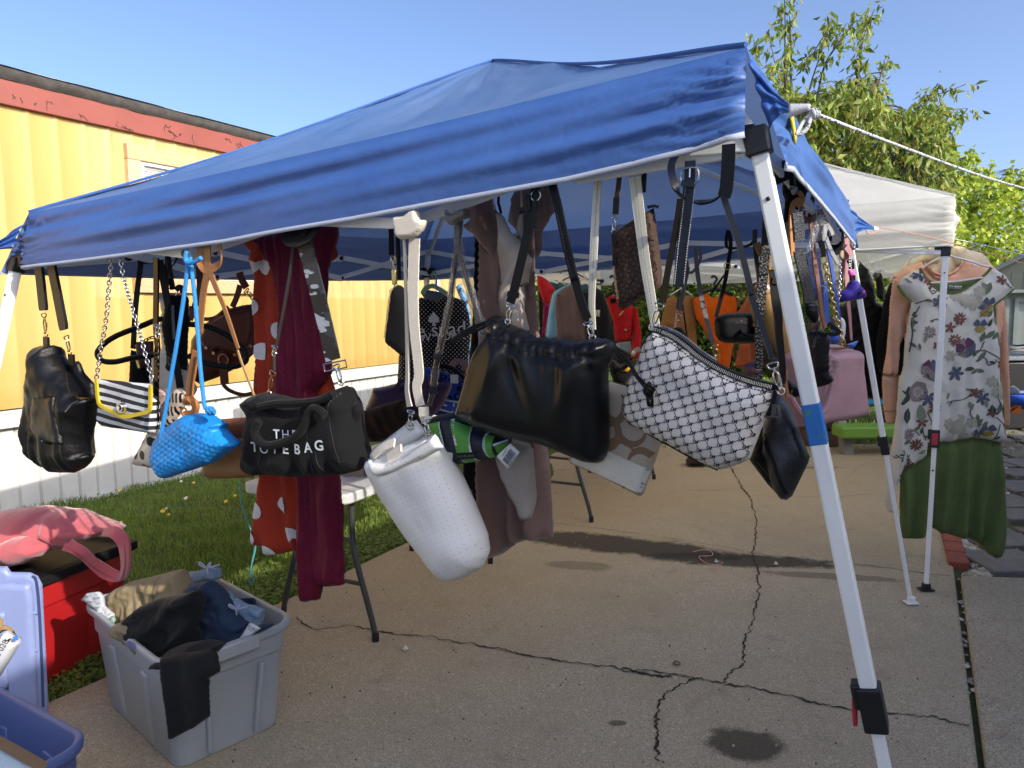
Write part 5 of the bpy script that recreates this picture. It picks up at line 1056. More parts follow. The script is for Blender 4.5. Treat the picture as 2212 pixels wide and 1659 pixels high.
T.out(b, 'plastic_bunch', PL); strap(T, 'strap_ring', C(24, '1320,75 1380,95 1400,120'), 14, NAV, .012, off=.0); strap(T, 'strap_ring', C(24, '1260,520 1300,560 1340,540'), 14, NAV, .012, off=.0)
# ---------------------------------------------------------------- 14 mauve dress and champagne top
T = FT('dress', 'long mauve velvet wrap dress with draped sleeves near the middle', 'dress', 1090, 760, -.16, 'garments hanging under the canopies')
MAU = fabric('mauve_velvet', '7d635a', sheen=.4, rough=.7, trans=.08)
o, sf = pillow(T, 'body', C(26, '255,560 400,560 560,500 680,600 700,760 745,1350') + C(32, '1060,270 1085,760 1135,1265 1040,1275 940,1262 860,1275 845,1285 720,1290 720,1325 640,1380 600,1415 480,1450 400,1482 330,1400 315,1000 335,400') + C(26, '250,1300 258,900'), .08, .06, MAU, .011, disp=both(folds(.024, .075, 3, .6, -.6), crease(.005, .12, 4, 1.3, .3)))
pillow(T, 'drape', C(26, '150,170 345,160 385,330 405,560 422,680 385,750 330,640 240,560 130,445 118,420 160,360 108,365 130,290'), .05, .04, MAU, .009, off=.03, disp=both(folds(.012, .06, 6, .6, .2), crease(.012, .09, 4, 1, .5, .7)))
pillow(T, 'drape', C(26, '545,118 690,90 830,60 872,310 800,400 770,490 772,615 700,692 640,640 610,480 530,450 468,385'), .05, .04, MAU, .009, off=.02, disp=both(folds(.012, .06, 8, .6, .2, .3), crease(.012, .09, 8, 1, .5, -.7)))
strap(T, 'tie', C(26, '690,450 695,700 690,900 660,985 620,960'), 4, MAU, .003, off=.05); strap(T, 'tie', C(26, '405,760 390,900 380,1075'), 4, MAU, .003, off=.05); strap(T, 'hanger_loop', C(26, '405,150 402,230 410,260 425,320'), 5, BLKF, .003, off=.03)
T = FT('blouse', 'champagne satin wrap top layered over the mauve dress', 'top', 1075, 700, -.075, 'garments hanging under the canopies')
CHA = fabric('champagne_satin', 'a89c90', rough=.4, bump=None, sheen=0, trans=.1)
pillow(T, 'bodice', C(26, '370,285 440,345 520,480 620,600 690,702 650,830 640,905 600,915 620,1000 655,1320 520,1320 430,1140 412,890 405,640 385,420'), .05, .05, CHA, .009, disp=both(folds(.012, .08, 2, .5, -.1, -.5), crease(.008, .1, 5, 1, .5, .6))); pillow(T, 'bodice', C(26, '545,450 590,260 610,280 610,460 580,560'), .03, .02, CHA, .009, off=-.03)
pillow(T, 'waist_band', C(26, '408,880 520,915 600,905 645,890 640,920 560,935 415,910'), .03, .02, CHA, .01, off=.02)
pillow(T, 'tail', C(32, '660,140 800,190 920,215 925,420 940,520 952,760 945,860 905,1030 860,1050 775,1066 710,920 650,800 600,660 530,450 500,360'), .05, .05, CHA, .010, disp=both(folds(.010, .08, 5, .2, -.6), wrk(.004, .08, 7)))
strap(T, 'shoulder_tie', C(26, '372,290 355,220 330,160'), 4, CHA, .003); strap(T, 'shoulder_tie', C(26, '595,265 590,180 585,110'), 4, CHA, .003)
T = FT('dress', 'black dress hanging in shade left of the mauve dress', 'dress', 1010, 760, -.26, 'garments hanging under the canopies')
pillow(T, 'body', C(26, '208,520 270,520 300,900 280,1500') + C(32, '335,400 312,862 250,868 232,722 145,715 150,420') + C(26, '140,1650 200,1000'), .06, .05, BLKF, .014, disp=folds(.012, .08, 6, .5, -.5))
# ---------------------------------------------------------------- 15 big black slouchy bag
T = FT('shoulder_bag', 'large glossy black slouchy bag with gathered top and drawstrings', 'handbag', 1150, 870, .015, BG)
topl = C(16, '452,600 455,490 500,452 570,470 640,540 740,580 870,640 960,690 1100,700 1260,710 1400,745 1530,710 1660,702 1780,730 1805,800 1792,900')
tq = crom([V((a, c, 0)) for a, c in topl], 5); rs = random.Random(6)
topl = [(p.x + rs.uniform(-1, 1), p.y - 4.5 * abs(sin(i * 1.25 + .8 * sin(i * .37))) + 2.2) for i, p in enumerate(tq)]
tx_ = xz(T, topl); tX = np.array([p[0] for p in tx_]); tZ = np.array([p[1] for p in tx_]); od = np.argsort(tX)
GB_ = [(*xz(T, C(16, '%d,%d' % q[:2]))[0], *q[2:]) for q in ((620, 1000, .016, .05, -.35, .012), (800, 1000, .018, .06, .35, -.010), (960, 1050, .02, .07, .3, .007), (1290, 1080, .014, .06, .1, -.009), (1380, 1250, .02, .07, -.2, .008), (1620, 980, .016, .05, .2, -.008), (380, 1150, .02, .08, -.3, -.007), (420, 1500, .02, .05, -.5, .008), (1700, 1050, .02, .05, -.1, .008), (1100, 960, .02, .04, .2, -.006))]
def gather(x, z, d):
    zt = np.interp(x, tX[od], tZ[od]); dn = np.clip(zt - z, 0, 1); e = np.exp(-(dn / .036) ** 2); g = np.exp(-(dn - .036) ** 2 / .00009)
    ph = x / .021 + 1.5 * vn(x / .04, z / .03, 3); fine = (.0095 * np.abs(np.sin(pi * ph)) - .004) * e + vn(x / .010, z / .03, 8) * .009 * e
    G = lambda cx, cz, sx, sz, an, am: am * np.exp(-(((x - cx) * cos(an) + (z - cz) * sin(an)) / sx) ** 2 - (((z - cz) * cos(an) - (x - cx) * sin(an)) / sz) ** 2)
    big = sum(G(*g) for g in GB_) + .010 * vn(x / .08 - z * 2, z / .15, 5) * np.clip(dn / .05, 0, 1) * np.exp(-dn / .2) + .004 * vn(x / .035, z / .09, 15) * 2 * np.exp(-dn / .07)
    return (fine + big - .008 * g) * np.clip(d / .006, 0, 1)
SLK = leather('slouchy_black_leather', '0e0f12', rough=.3, bump=(500, .08), spec=.24, var=None)
o, sf = pillow(T, 'body', topl + [(1310, 800), (1313, 900), (1311, 980), (1303, 996), (1290, 1001), (1270, 999), (1180, 962), (1100, 945), (1050, 928), (1000, 905), (991, 893)] + C(16, '130,1420 180,1250 240,1010 300,860 400,690'), .13, .06, SLK, .0058, disp=gather)
stitch(T, 'gather_seam', C(16, '460,640 600,680 740,745 850,800 1000,860 1170,850 1290,900 1400,890 1560,890 1780,900'), sf, M('seam_black', '050506', rough=.6), .0016, .004, .002, o, eps=.0016)
stitch(T, 'embossed_name', C(7, '1740,300 1760,308 1790,322'), sf, M('seam_black', '050506', rough=.6), .002, .003, .002, o)
s1 = strap(T, 'strap', C(26, '712,90 700,180 640,500 580,760 530,960 500,1060'), 19, BLKS, .006, off=.005); s2 = strap(T, 'strap', C(26, '845,55 900,280 960,560 1037,880') + C(22, '880,60 980,420 1110,780'), 17, BLKS, .006, off=.0)
for s_, a in ((s1, '700,300 640,520 575,800 530,960'), (s2, '860,120 930,400 1000,720 1037,850')):
    b = MB(); P = crom([T.px(u, v, .0065) for u, v in C(26, a)], 12)
    for sx in (-.0065, .0065):
        for i in range(0, len(P) - 1): b.bar(P[i] + V((sx, -.0, 0)), P[i].lerp(P[i + 1], .6) + V((sx, 0, 0)), .0011, .0012)
    T.out(b, 'stitching', DTHR, s_, smooth=False)
strap(T, 'strap_keeper', C(26, '485,985 520,992 562,1000'), 12, BLKS, .012, s1, off=.008); strap(T, 'buckle_end', C(26, '655,165 650,230 655,300'), 12, BLKS, .006, s1, off=.01); strap(T, 'buckle_end', C(26, '705,210 700,330 698,450'), 11, BLKS, .006, s1, off=.012); ringp(T, 'buckle', C(26, '712,170')[0], 11, METAL, s1, off=.01)
hook(T, 'clip', C(26, '505,1078')[0], C(26, '478,1215')[0], 15, METAL, off=.01); hook(T, 'clip', C(22, '1115,840')[0], C(22, '1195,1110')[0], 16, METAL, off=.005)
for s_ in ('455,505 330,540 150,625 0,735', '452,520 320,570 150,650 10,750', '450,535 330,600 180,660 20,760'): cordp(T, 'drawstring', [p + (.01,) for p in C(16, s_)], 2.6, BLKS)
for s_ in ('1792,815 1930,900 2010,1000 2080,1120 2190,1235', '1790,830 1900,910 1990,1010 2060,1130 2170,1260'): cordp(T, 'drawstring', [p + (.06,) for p in C(16, s_)], 2.4, BLKS)
b = MB(); c = T.px(*C(8, '735,290')[0], .075)
for k in range(4): b.ring(c + V((.002 * k - .003, 0, .004 * k - .006)), .0075, .0038, (.8, .3 * k - .5, .7), 12)
for k in (-1, 1): b.ribbon([c + V((.003 * k, 0, -.006)), c + V((.002 + .004 * k, -.004, -.02)), c + V((.002 + .003 * k, 0, -.032))], .006, .003, (0, -1, 0))
T.out(b, 'drawstring_knot', BLKS); b = MB(); c = T.px(*C(24, '1365,90')[0], .02)
# ---------------------------------------------------------------- 16 brown monogram pouch
T = FT('zip_pouch', 'dark brown flat pouch with small repeated letter pattern and side zip', 'handbag', 1380, 560, -.03, BG)
o, sf = pillow(T, 'body', C(3, '1358,770 1365,735 1500,660 1690,550 1700,600 1720,760 1755,1060 1745,1165 1700,1200 1560,1285 1445,1345 1412,1330 1390,1150 1362,900'), .035, .015, fabric('brown_jacquard', '4a382f', rough=.7), .010, disp=wrk(.003, .1, 3))
items = []; vc, fc = text2d('C', .017); x0_, x1_ = -.12, .12; k = 0
for j in range(-14, 15):
    for i in range(-10, 11):
        x, z = i * .0125 + (.006 if j % 2 else 0), j * .0105; items.append((vc, fc, x, z, rad(28 + (180 if (i + j) % 2 else 0) + (90 if j % 3 == 0 else 0)), 0))
stamp(T, 'letter_pattern', items, sf, fabric('brown_letters', '231814', bump=None), o, eps=.0008, cull=.004)
zipper(T, 'zip', C(3, '1395,1000 1410,1120 1430,1265'), sf, ROSE, .006, o); strap(T, 'zip_pull', C(3, '1380,910 1382,1000'), 8, BLKS, .004, off=.03); strap(T, 'tab', C(3, '1380,760 1385,845'), 9, BLKS, .004, off=.022)
strap(T, 'strap', C(3, '1425,240 1415,360 1400,470'), 10, fabric('brown_webbing', '5a4232'), .004); strap(T, 'strap_end', C(3, '1398,470 1390,600'), 12, leather('very_dark_leather', '1e1714'), .006); hook(T, 'clip', C(3, '1383,615')[0], C(3, '1375,730')[0], 10, METAL)
strap(T, 'strap_end', C(3, '1615,280 1605,430'), 11, leather('very_dark_leather', '1e1714'), .005, off=-.05); strap(T, 'corner_tab', C(3, '1640,545 1690,535 1725,545'), 6, leather('very_dark_leather', '1e1714'), .004)
# ---------------------------------------------------------------- 17 beige monogram bag with cream strap
T = FT('shoulder_bag', 'beige and tan letter patterned bag with a white band behind the black slouchy bag', 'handbag', 1340, 950, -.05, BG)
BEI = fabric('beige_jacquard', 'b9ab97', rough=.7, bump=(700, .4)); 
o, sf = pillow(T, 'body', C(8, '330,200 600,280 880,420 850,600 820,690 700,1040 680,1072 645,1075 320,905 150,840 135,800 200,600'), .05, .02, BEI, .011, disp=wrk(.003, .1, 8))
vc, fc = text2d('C', .12); vb = []
def ccurl(cx, cy, r, w_, a0, a1): 
    P = [(cos(a0 + (a1 - a0) * i / 24), sin(a0 + (a1 - a0) * i / 24)) for i in range(25)]; wv = lambda i: w_ * (.25 + .75 * sin(pi * i / 24))
    vs = [(cx + p[0] * (r + wv(i) / 2), cy + p[1] * (r * 1.1 + wv(i) / 2)) for i, p in enumerate(P)] + [(cx + p[0] * (r - wv(i) / 2), cy + p[1] * (r * 1.1 - wv(i) / 2)) for i, p in enumerate(P)]
    return vs, [(i, i + 1, 26 + i, 25 + i) for i in range(24)]
items = []
for (u, v, r, a0, a1) in ((630, 560, .032, 2.2, 6.0), (420, 590, .035, 4.2, 7.8), (800, 620, .03, -1, 2.4), (540, 780, .034, .4, 3.9), (700, 840, .03, -.3, 2.9), (470, 400, .034, 3.6, 7.0), (680, 420, .03, 2, 5.8), (400, 870, .03, .4, 3.4), (280, 830, .03, .2, 3.2), (560, 960, .028, .3, 3), (640, 1050, .026, .4, 2.8)):
    x, z = xz(T, C(8, '%d,%d' % (u, v)))[0]; vs, fs = ccurl(x, z, r, .016, a0, a1); items.append((vs, fs, 0, 0, 0, 0))
stamp(T, 'letter_pattern', items, sf, fabric('tan_letters', '8a6f55', bump=None), o, eps=.001)
stamp(T, 'white_band', [(*qgrid(xz(T, C(8, '250,640 760,865 690,1042 175,812')), 20, 8), 0, 0, 0, 0)], sf, leather('white_band_leather', 'd0cdc0', rough=.5), o, eps=.002); stitch(T, 'stitching', C(8, '180,815 420,925 690,1042'), sf, M('beige_thread', '8a7c68'), .0016, .004, .002, o, sm=False, eps=.0032); stitch(T, 'edging', C(8, '135,810 160,840 320,905 645,1073 690,1060 820,690'), sf, leather('white_band_leather', 'd0cdc0'), .003, .004, 0, o, True, False, .002)
CRS = fabric('cream_canvas_strap', 'cbc8ba', bump=(700, .5)); 
for a, w_ in (('1255,310 1235,600 1215,1000 1205,1300 1215,1500', lambda f: 15 + 2 * sin(5 * f)), ('1540,310 1575,600 1620,960 1690,1400 1705,1510', lambda f: 25 - 8 * f)):
    s_ = strap(T, 'strap', C(3, a), w_, CRS, .004, off=.04); b = MB(); P = crom([T.px(u, v, .0435) for u, v in C(3, a)], 20)
    for i in range(0, len(P) - 1): b.bar(P[i], P[i].lerp(P[i + 1], .6), .001, .0012)
    T.out(b, 'stitching', M('grey_stitch', '77756c'), s_, smooth=False)
pillow(T, 'strap_wrap', C(3, '1222,280 1250,272 1320,290 1400,265 1500,230 1600,195 1645,185 1620,260 1580,295 1500,305 1420,302 1380,288 1330,315 1290,328 1240,330'), .03, .006, CRS, .006, off=.035, disp=folds(.0022, .05, 4, .2, .0, .9), sm=3)
# ---------------------------------------------------------------- 18 white SM bag
T = FT('shoulder_bag', 'white bag with black SM lettering all over and thick black belt strap', 'handbag', 1500, 880, .02, BG)
SMW = leather('white_coated_canvas', 'd2cdc6', rough=.5, bump=(500, .3)); tpe = C(15, '330,872 420,900 560,962 700,1062 830,1170 1000,1278 1180,1368 1400,1450 1650,1512 1672,1530')
o, sf = pillow(T, 'body', tpe + C(8, '1645,380 1560,580 1475,800 1420,830 1300,872 1240,882 1160,850 1080,808 900,708 740,620 600,540 543,482 548,380 570,270 615,160') + C(15, '190,1090 260,960'), .10, .045, SMW, .008, disp=wrk(.003, .09, 4), off=0)
A_, B_ = V((1, 0, 0)), V((0, 0, 1)); o0 = xz(T, C(8, '943,352'))[0]; a1 = xz(T, C(8, '1015,330'))[0]; b1 = xz(T, C(8, '964,415'))[0]; av = (a1[0] - o0[0], a1[1] - o0[1]); bv = (b1[0] - o0[0], b1[1] - o0[1]); items = []; vS, fS = text2d('SM', .0112, .012); ra = math.atan2(av[1], av[0]) * .2; dk = disk2(.00095, 6)
for j in range(-16, 17):
    for i in range(-16, 17):
        x, z = o0[0] + av[0] * i + bv[0] * j, o0[1] + av[1] * i + bv[1] * j
        items.append((vS, fS, x, z, ra, 0, .8, .22))
        for vx in (av, bv):
            for t in (.3, .4, .5, .6, .7): items.append((*dk, x + vx[0] * t, z + vx[1] * t, 0, 0))
stamp(T, 'letter_print', items, sf, M('black_print', '17171a', rough=.5), o, eps=.0011, cull=.002)
b = MB(); P = [T.px(u, v, .012) for u, v in tpe]; b.ribbon(P, wpx(T, 13), .02, (0, -1, 0), k=6); T.out(b, 'zip_tape', BLKS, o)
zipper(T, 'zip', [(u + 2, v - 2) for u, v in tpe[:-1]], lambda x, z, e: (np.full(len(np.atleast_1d(x)), -.026), None, None), METAL, .0075, o); zipper(T, 'zip', [(u + 9, v - 8) for u, v in tpe[:6]], lambda x, z, e: (np.full(len(np.atleast_1d(x)), -.006), None, None), METAL, .006, o)
stitch(T, 'stitching', [(u - 3, v + 9) for u, v in tpe], sf, BLKF, .0014, .004, .002, o); stitch(T, 'edging', C(8, '543,490 740,628 900,716 1080,816 1240,886'), lambda x, z, e: (np.full(len(np.atleast_1d(x)), .004), np.ones(len(np.atleast_1d(x)), bool), np.ones(len(np.atleast_1d(x)))), BLKS, .006, .004, 0, o, True)
strap(T, 'corner_tab', C(15, '320,880 260,950 185,1095'), 6, BLKS, .006, off=.01); strap(T, 'corner_tab', C(8, '1668,300 1640,400 1600,500'), 8, BLKS, .006, off=.01)
belt = strap(T, 'belt_strap', C(4, '705,280 700,420 680,620 645,950 615,1265'), lambda f: 21.5 + 2 * f, NAVYL, .005, off=.03); b = MB(); P = crom([T.px(u, v, .0335) for u, v in C(4, '705,480 680,700 645,980 618,1245')], 14)
for sx in (-.009, .0085):
    for i in range(len(P) - 1): b.bar(P[i] + V((sx, 0, 0)), P[i].lerp(P[i + 1], .6) + V((sx, 0, 0)), .0011, .0011)
T.out(b, 'stitching', THREAD, belt, smooth=False); b = MB()
for p in C(4, '682,525 670,665 655,805 640,950'): b.disc(T.px(*p, .0335), (0, -1, 0), .0022, .002, 8)
T.out(b, 'punch_hole', M('hole_black', '030303'), belt)
b = MB(); c = T.px(*C(4, '702,398')[0], .042); b.tube(crom([c + V((x, 0, z)) for x, z in ((-.0135, .012), (.0135, .012), (.0135, -.012), (-.0135, -.012))], 5, True), .0017, 8, True); b.tube([c + V((0, 0, .013)), c + V((0, -.002, -.003))], .0017, 8); T.out(b, 'buckle', METAL, belt)
strap(T, 'belt_keeper', C(4, '640,455 690,460 740,465'), 12, NAVYL, .012, belt, off=.038)
strap(T, 'strap', C(3, '1900,480 1865,700 1810,980 1755,1290'), lambda f: 17 - 4 * sin(3 * f), BLKS, .006, off=.0, nrm=(-.5, -.85, 0)); hook(T, 'clip', C(15, '385,600')[0], C(15, '300,850')[0], 17, METAL, off=.0)
b = MB(); P = [T.px(*p[:2], p[2]) for p in [q + (w_,) for q, w_ in zip(C(4, '600,215 555,330 590,480 650,570 780,605 920,570 1000,440 1010,240'), (-.01, .045, .05, .03, .0, .02, .045, .045))]]; b.ribbon(P, .0135, .004, (0, -.55, .8)); T.out(b, 'strap_loop', NAVYL)
b = MB(); b.ribbon([T.px(*p, .05) for p in C(4, '1005,150 1000,320 985,500 965,560')], .023, .004, (0, -1, .05)); T.out(b, 'strap_loop', BLKS)
strap(T, 'strap', C(4, '950,500 990,640 1080,900 1180,1300') + C(15, '1400,520 1500,800 1590,1070 1625,1200'), lambda f: 13 - 3 * f, NAVYL, .006, off=.02, nrm=(.3, -.9, 0)); hook(T, 'clip', C(15, '1632,1255')[0], C(15, '1725,1560')[0], 17, METAL, off=.02)
b = MB(); q = T.px(*C(8, '1640,495')[0], .03); b.bar(q + V((-.014, 0, 0)), q + V((.014, 0, .002)), .003, .006, (0, 1, 0)); b.ribbon([T.px(*p, .03) for p in C(8, '1655,400 1650,450 1645,495')], .007, .004, (0, -1, 0)); T.out(b, 'zip_pull', GUN)
# ---------------------------------------------------------------- 19 black leather bag right of it
T = FT('hobo_bag', 'plain black leather bag hanging open between the white lettered bag and the near leg', 'handbag', 1690, 960, -.06, BG)
o, sf = pillow(T, 'body', C(8, '1570,560 1640,330 1690,320 1750,385 1830,560 1916,785 1905,830 1785,1078 1745,1105 1700,1098 1640,1030 1560,760'), .07, .04, leather('black_blue_leather', '14171f', rough=.3, spec=.6), .008, disp=both(wrk(.006, .06, 4), folds(.004, .05, 2, .1, -.2)))
pillow(T, 'back_panel', C(8, '1545,560 1600,540 1640,640 1720,980 1750,1050 1700,1092 1600,985 1470,810'), .03, .02, BLKS, .009, off=-.03); pillow(T, 'lining', C(8, '1570,580 1610,600 1735,1020 1715,1060 1500,800'), .015, .01, BLKF, .009, off=.0); stitch(T, 'edging', C(8, '1560,560 1600,660 1680,860 1760,1050'), sf, BLKS, .006, .004, 0, o, True)
# ================================================================ bags deeper under the canopy, seen between the front ones
GRYS = leather('grey_strap_leather', '6e6a6a', rough=.5)
T = DT('sling_bag', 'soft dark brown sling bag on thin straps behind the white lettered bag', 'handbag', 1480, 740, 2.5, group=BG)
o, sf = pillow(T, 'body', C(15, '520,890 560,850 620,850 680,940 720,1070 850,1130 960,1110 1030,1260 1000,1340 700,1300 560,1100'), .09, .05, fabric('dark_olive_cloth', '1f1c17', rough=.7), .011, disp=wrk(.006, .07, 2))
strap(T, 'strap', C(4, '690,1110 660,1250 620,1450'), 8, GRYS, .004, off=.02); hook(T, 'clip', C(15, '605,680')[0], C(15, '595,790')[0], 12, ROSE, off=.03); strap(T, 'thin_cord', C(15, '600,470 575,650 545,900'), 4, M('brown_thin_strap', '6b4a3c', rough=.6), .003); strap(T, 'thin_cord', C(15, '610,470 650,700 690,1000'), 3, BLKF, .003)
s_ = strap(T, 'strap', C(4, '745,960 760,1150 800,1400') + C(15, '880,680 930,880 975,1040'), 9, GRYS, .004, off=.05); ringp(T, 'buckle', C(15, '862,605')[0], 8, ROSE, off=.055); hook(T, 'clip', C(15, '985,1060')[0], C(15, '1015,1180')[0], 13, GOLD, off=.05)
b = MB(); b.ribbon([T.px(*p, .03) for p in C(4, '770,950 785,1040 740,1130 690,1150 680,1060')], wpx(T, 6), .004, (0, -.6, .7)); T.out(b, 'strap_loop', GRYS)
T = DT('camera_bag', 'black boxy zipped crossbody bag in front of the orange top', 'handbag', 1610, 705, 2.75, group=BG)
o, sf = pillow(T, 'body', C(15, '985,800 1010,745 1080,705 1390,685 1470,700 1470,1035 1100,1030 1040,1000 1000,940'), .09, .03, fabric('black_nylon', '0a0a0c', rough=.55), .010); stitch(T, 'piping', C(15, '1005,800 1030,755 1100,735 1400,725 1465,735'), sf, BLKS, .003, .004, 0, o, True)
stamp(T, 'emblem', [(*text2d('KATE SPADE', .010), *xz(T, C(15, '1240,802'))[0], 0, 0, .75), (*fan([(0, .006), (.004, 0), (.001, -.001), (.001, -.004), (-.001, -.004), (-.001, -.001), (-.004, 0)]), *xz(T, C(15, '1242,785'))[0], 0, 0)], sf, M('grey_emblem', '4a4a4e'), o, eps=.002)
strap(T, 'strap', C(4, '1005,830 1020,940 1000,1080 970,1250 905,1500'), 8, BLKS, .005, off=.03); strap(T, 'strap', C(15, '1140,220 1060,330 960,470'), 4, BLKF, .004); b = MB(); b.ring(T.px(*C(15, '1132,180')[0], .035), .012, .002); T.out(b, 'slider', GOLD); b = MB(); b.ribbon([T.px(*p, .03) for p in C(4, '1000,820 985,900 1000,960 1090,955 1180,930 1215,860 1210,815')], .012, .004, (0, -.5, .8)); T.out(b, 'strap_loop', BLKS)
pillow(T, 'red_tag', C(15, '1400,680 1465,690 1465,915 1395,915'), .006, .004, M('maroon_tag', '55201a', rough=.5), .02, off=.055); b = MB(); b.ring(T.px(*C(15, '1395,910')[0], .06), .03, .008, (0, -.5, .85), sx=1.1); T.out(b, 'coiled_strap', BLKF)
T = DT('sling_bag', 'tall khaki nylon sling bag on a tan strap just left of the near leg', 'handbag', 1660, 720, 2.3, (.2, -1, 0), group=BG)
KHA = fabric('khaki_nylon', '9a7a4a', rough=.5, trans=.03)
o, sf = pillow(T, 'body', C(15, '1395,420 1430,390 1480,380 1560,385 1610,430 1700,600 1800,900 1860,1200 1870,1290 1800,1320 1740,1300 1660,1200 1540,960 1450,800 1390,560'), .11, .06, KHA, .010, disp=both(wrk(.006, .09, 5), folds(.006, .08, 2, .5, -.5, .4))); pillow(T, 'pocket', C(15, '1480,1000 1560,1040 1800,1300 1870,1330 1900,1560 1840,1620 1700,1500 1520,1240'), .07, .04, fabric('dark_khaki_nylon', '41372a', rough=.5), .011, off=.0, disp=wrk(.006, .07, 3)); stitch(T, 'zip', C(15, '1740,760 1790,950 1850,1160'), sf, M('tan_zip', '94683f', rough=.6), .008, .003, .001, o)
strap(T, 'strap', C(4, '1225,920 1250,990 1300,1060 1310,1200 1300,1260'), 13, leather('tan_strap_leather', '8a6238'), .006, off=.02); strap(T, 'strap_keeper', C(18, '290,180 355,200'), 20, leather('tan_strap_leather', '8a6238'), .016, off=.02); strap(T, 'white_tab', C(18, '300,625 335,690'), 5, WPAINT, .004, off=.05); strap(T, 'strap', C(4, '1205,820 1215,1000 1245,1230'), 9, M('olive_strap', '33312a', rough=.6), .004)
T = DT('hobo_bag', 'bag on a snake textured black strap hanging beside the khaki sling', 'handbag', 1650, 800, 2.1, (.2, -1, 0), group=BG)
SNK = M('snake_strap', '1c1d20', rough=.4, bump=(150, 1., 'v'), bd=.004, fn=lambda n, co, k: n.mix(n.math('MULTIPLY', n.ramp(n.noise(co, 60, 3), .55, .65), .5), lin('17181b'), lin('5a4a34')))
strap(T, 'strap', C(4, '1300,600 1295,800 1290,1000 1260,1300 1245,1500') + C(15, '1480,1300 1490,1430'), lambda f: 10 + 12 * sin(pi * f), SNK, .005, off=.03); pillow(T, 'body', C(15, '1300,1330 1320,1270 1400,1230 1480,1215 1520,1420 1330,1400'), .08, .04, leather('mauve_leather_dark', '6d4c50'), .011)
T = DT('buckled_strap_bag', 'black bag on a wide buckled strap with mesh end close behind the near leg', 'handbag', 1690, 760, 2.0, (.2, -1, 0), group=BG)
strap(T, 'strap', C(18, '420,330 440,600 460,900 500,1200') + C(15, '1700,900 1720,1100 1740,1300 1745,1480'), lambda f: 22 - 9 * f, BLKS, .006, off=.02); strap(T, 'strap_keeper', C(18, '370,545 490,560'), 12, BLKS, .014, off=.022); strap(T, 'gold_bar', C(18, '355,325 440,320'), 6, GOLD, .006, off=.026); pillow(T, 'body', C(15, '1740,1380 1900,1500 1960,1600 1870,1620 1760,1560'), .06, .03, BLKS, .011); stitch_ = strap(T, 'brown_tassel', C(15, '1790,1320 1775,1440 1800,1640'), 7, M('suede_brown', '8a5c44', rough=.8), .006, off=.02)
# ================================================================ right hand side of the blue canopy
PNK = leather('mauve_pink_leather', 'a8848a', rough=.48)
def c90(s): return [((3000 + float(a) / 1.904) * .54004, (1300 + float(q) / 1.904) * .54004) for a, q in (p.split(',') for p in s.split())]
T = Th('handbag', 'structured mauve pink leather handbag with two rolled handles at the right', 'handbag', onR(1775, 840, .02), V((.35, -.94, 0)), BG)
o, sf = pillow(T, 'body', c90('240,250 320,200 550,190 620,180 770,180 795,200 800,330 820,480 846,670 835,690 700,720 560,745 380,778 330,700 270,520'), .12, .03, PNK, .008, disp=wrk(.002, .1, 3)); pillow(T, 'top_panel', c90('545,150 600,145 670,148 740,170 760,185 620,188 550,200'), .06, .02, PNK, .009, off=-.03)
stitch(T, 'stitching', c90('560,200 770,190 785,205 790,330 812,490 836,672 700,708 400,765'), sf, M('mauve_thread', '5e4348'), .0014, .004, .002, o); zipper(T, 'zip', c90('550,185 620,178 690,160'), lambda x, z, e: (np.full(len(np.atleast_1d(x)), -.04), None, None), ROSE, .006, o)
cordp(T, 'handle', [p + (.085,) for p in c90('630,380 625,450 600,560 560,650 500,690 420,690 350,620 300,520 270,440')], 6.5, PNK)
for p in ('600,265 650,300', '600,330 655,370'): strap(T, 'handle_tab', [q + (.068,) for q in c90(p.split()[0] + ' ' + p.split()[1])], 20, PNK, .008)
pillow(T, 'handle_tab', c90('590,265 650,262 655,290 660,350 640,410 630,412 605,380 600,330'), .012, .006, PNK, .007, off=.066); ringp(T, 'handle_ring', c90('626,306')[0], 11, METAL, off=.078, sx=1.5); chainp(T, 'chain', [p + (.03,) for p in C(18, '1325,250 1370,450 1430,700 1480,1000 1560,1300 1600,1500 1650,1659')], 14, GOLD); ringp(T, 'chain_ring', C(18, '1310,190')[0], 9, GOLD, off=.03, sx=.9); ringp(T, 'chain_ring', c90('710,148')[0], 7, GOLD, off=.03); ringp(T, 'chain_ring', c90('590,130')[0], 7, METAL, off=.03)
s_ = strap(T, 'strap', [p + (.03,) for p in C(30, '490,1090 520,1200 535,1320')], 12, PATENT, .006)
WEB = M('black_webbing', '1f2024', rough=.45, bump=(380, .8, 'v'), bd=.002)
T = Th('sling_bag', 'black nylon bag on broad webbing strap with square leather patch by the near leg', 'handbag', onR(1740, 700, .06), V((.35, -.94, 0)), BG)
strap(T, 'strap', C(30, '240,830 255,960 270,1150'), 27, M('printed_webbing', '3c3d40', rough=.5, bump=(260, 1., 'v'), bd=.003), .006, off=.0); strap(T, 'strap', C(18, '850,0 900,200 960,450 1020,700 1050,930'), lambda f: 25 + 3 * f, WEB, .004)
pt = pillow(T, 'leather_patch', C(18, '965,925 1180,930 1225,1150 1200,1200 1160,1290 1090,1280 1040,1200 1000,1150'), .014, .008, BLKS, .007)[0]; b = MB(); b.disc(T.px(*C(18, '1105,1045')[0], .012), (0, -1, 0), .006, .008, 14); T.out(b, 'rivet', GUN, pt); ringp(T, 'ring', C(18, '1130,1330')[0], 14, GUN, off=.0)
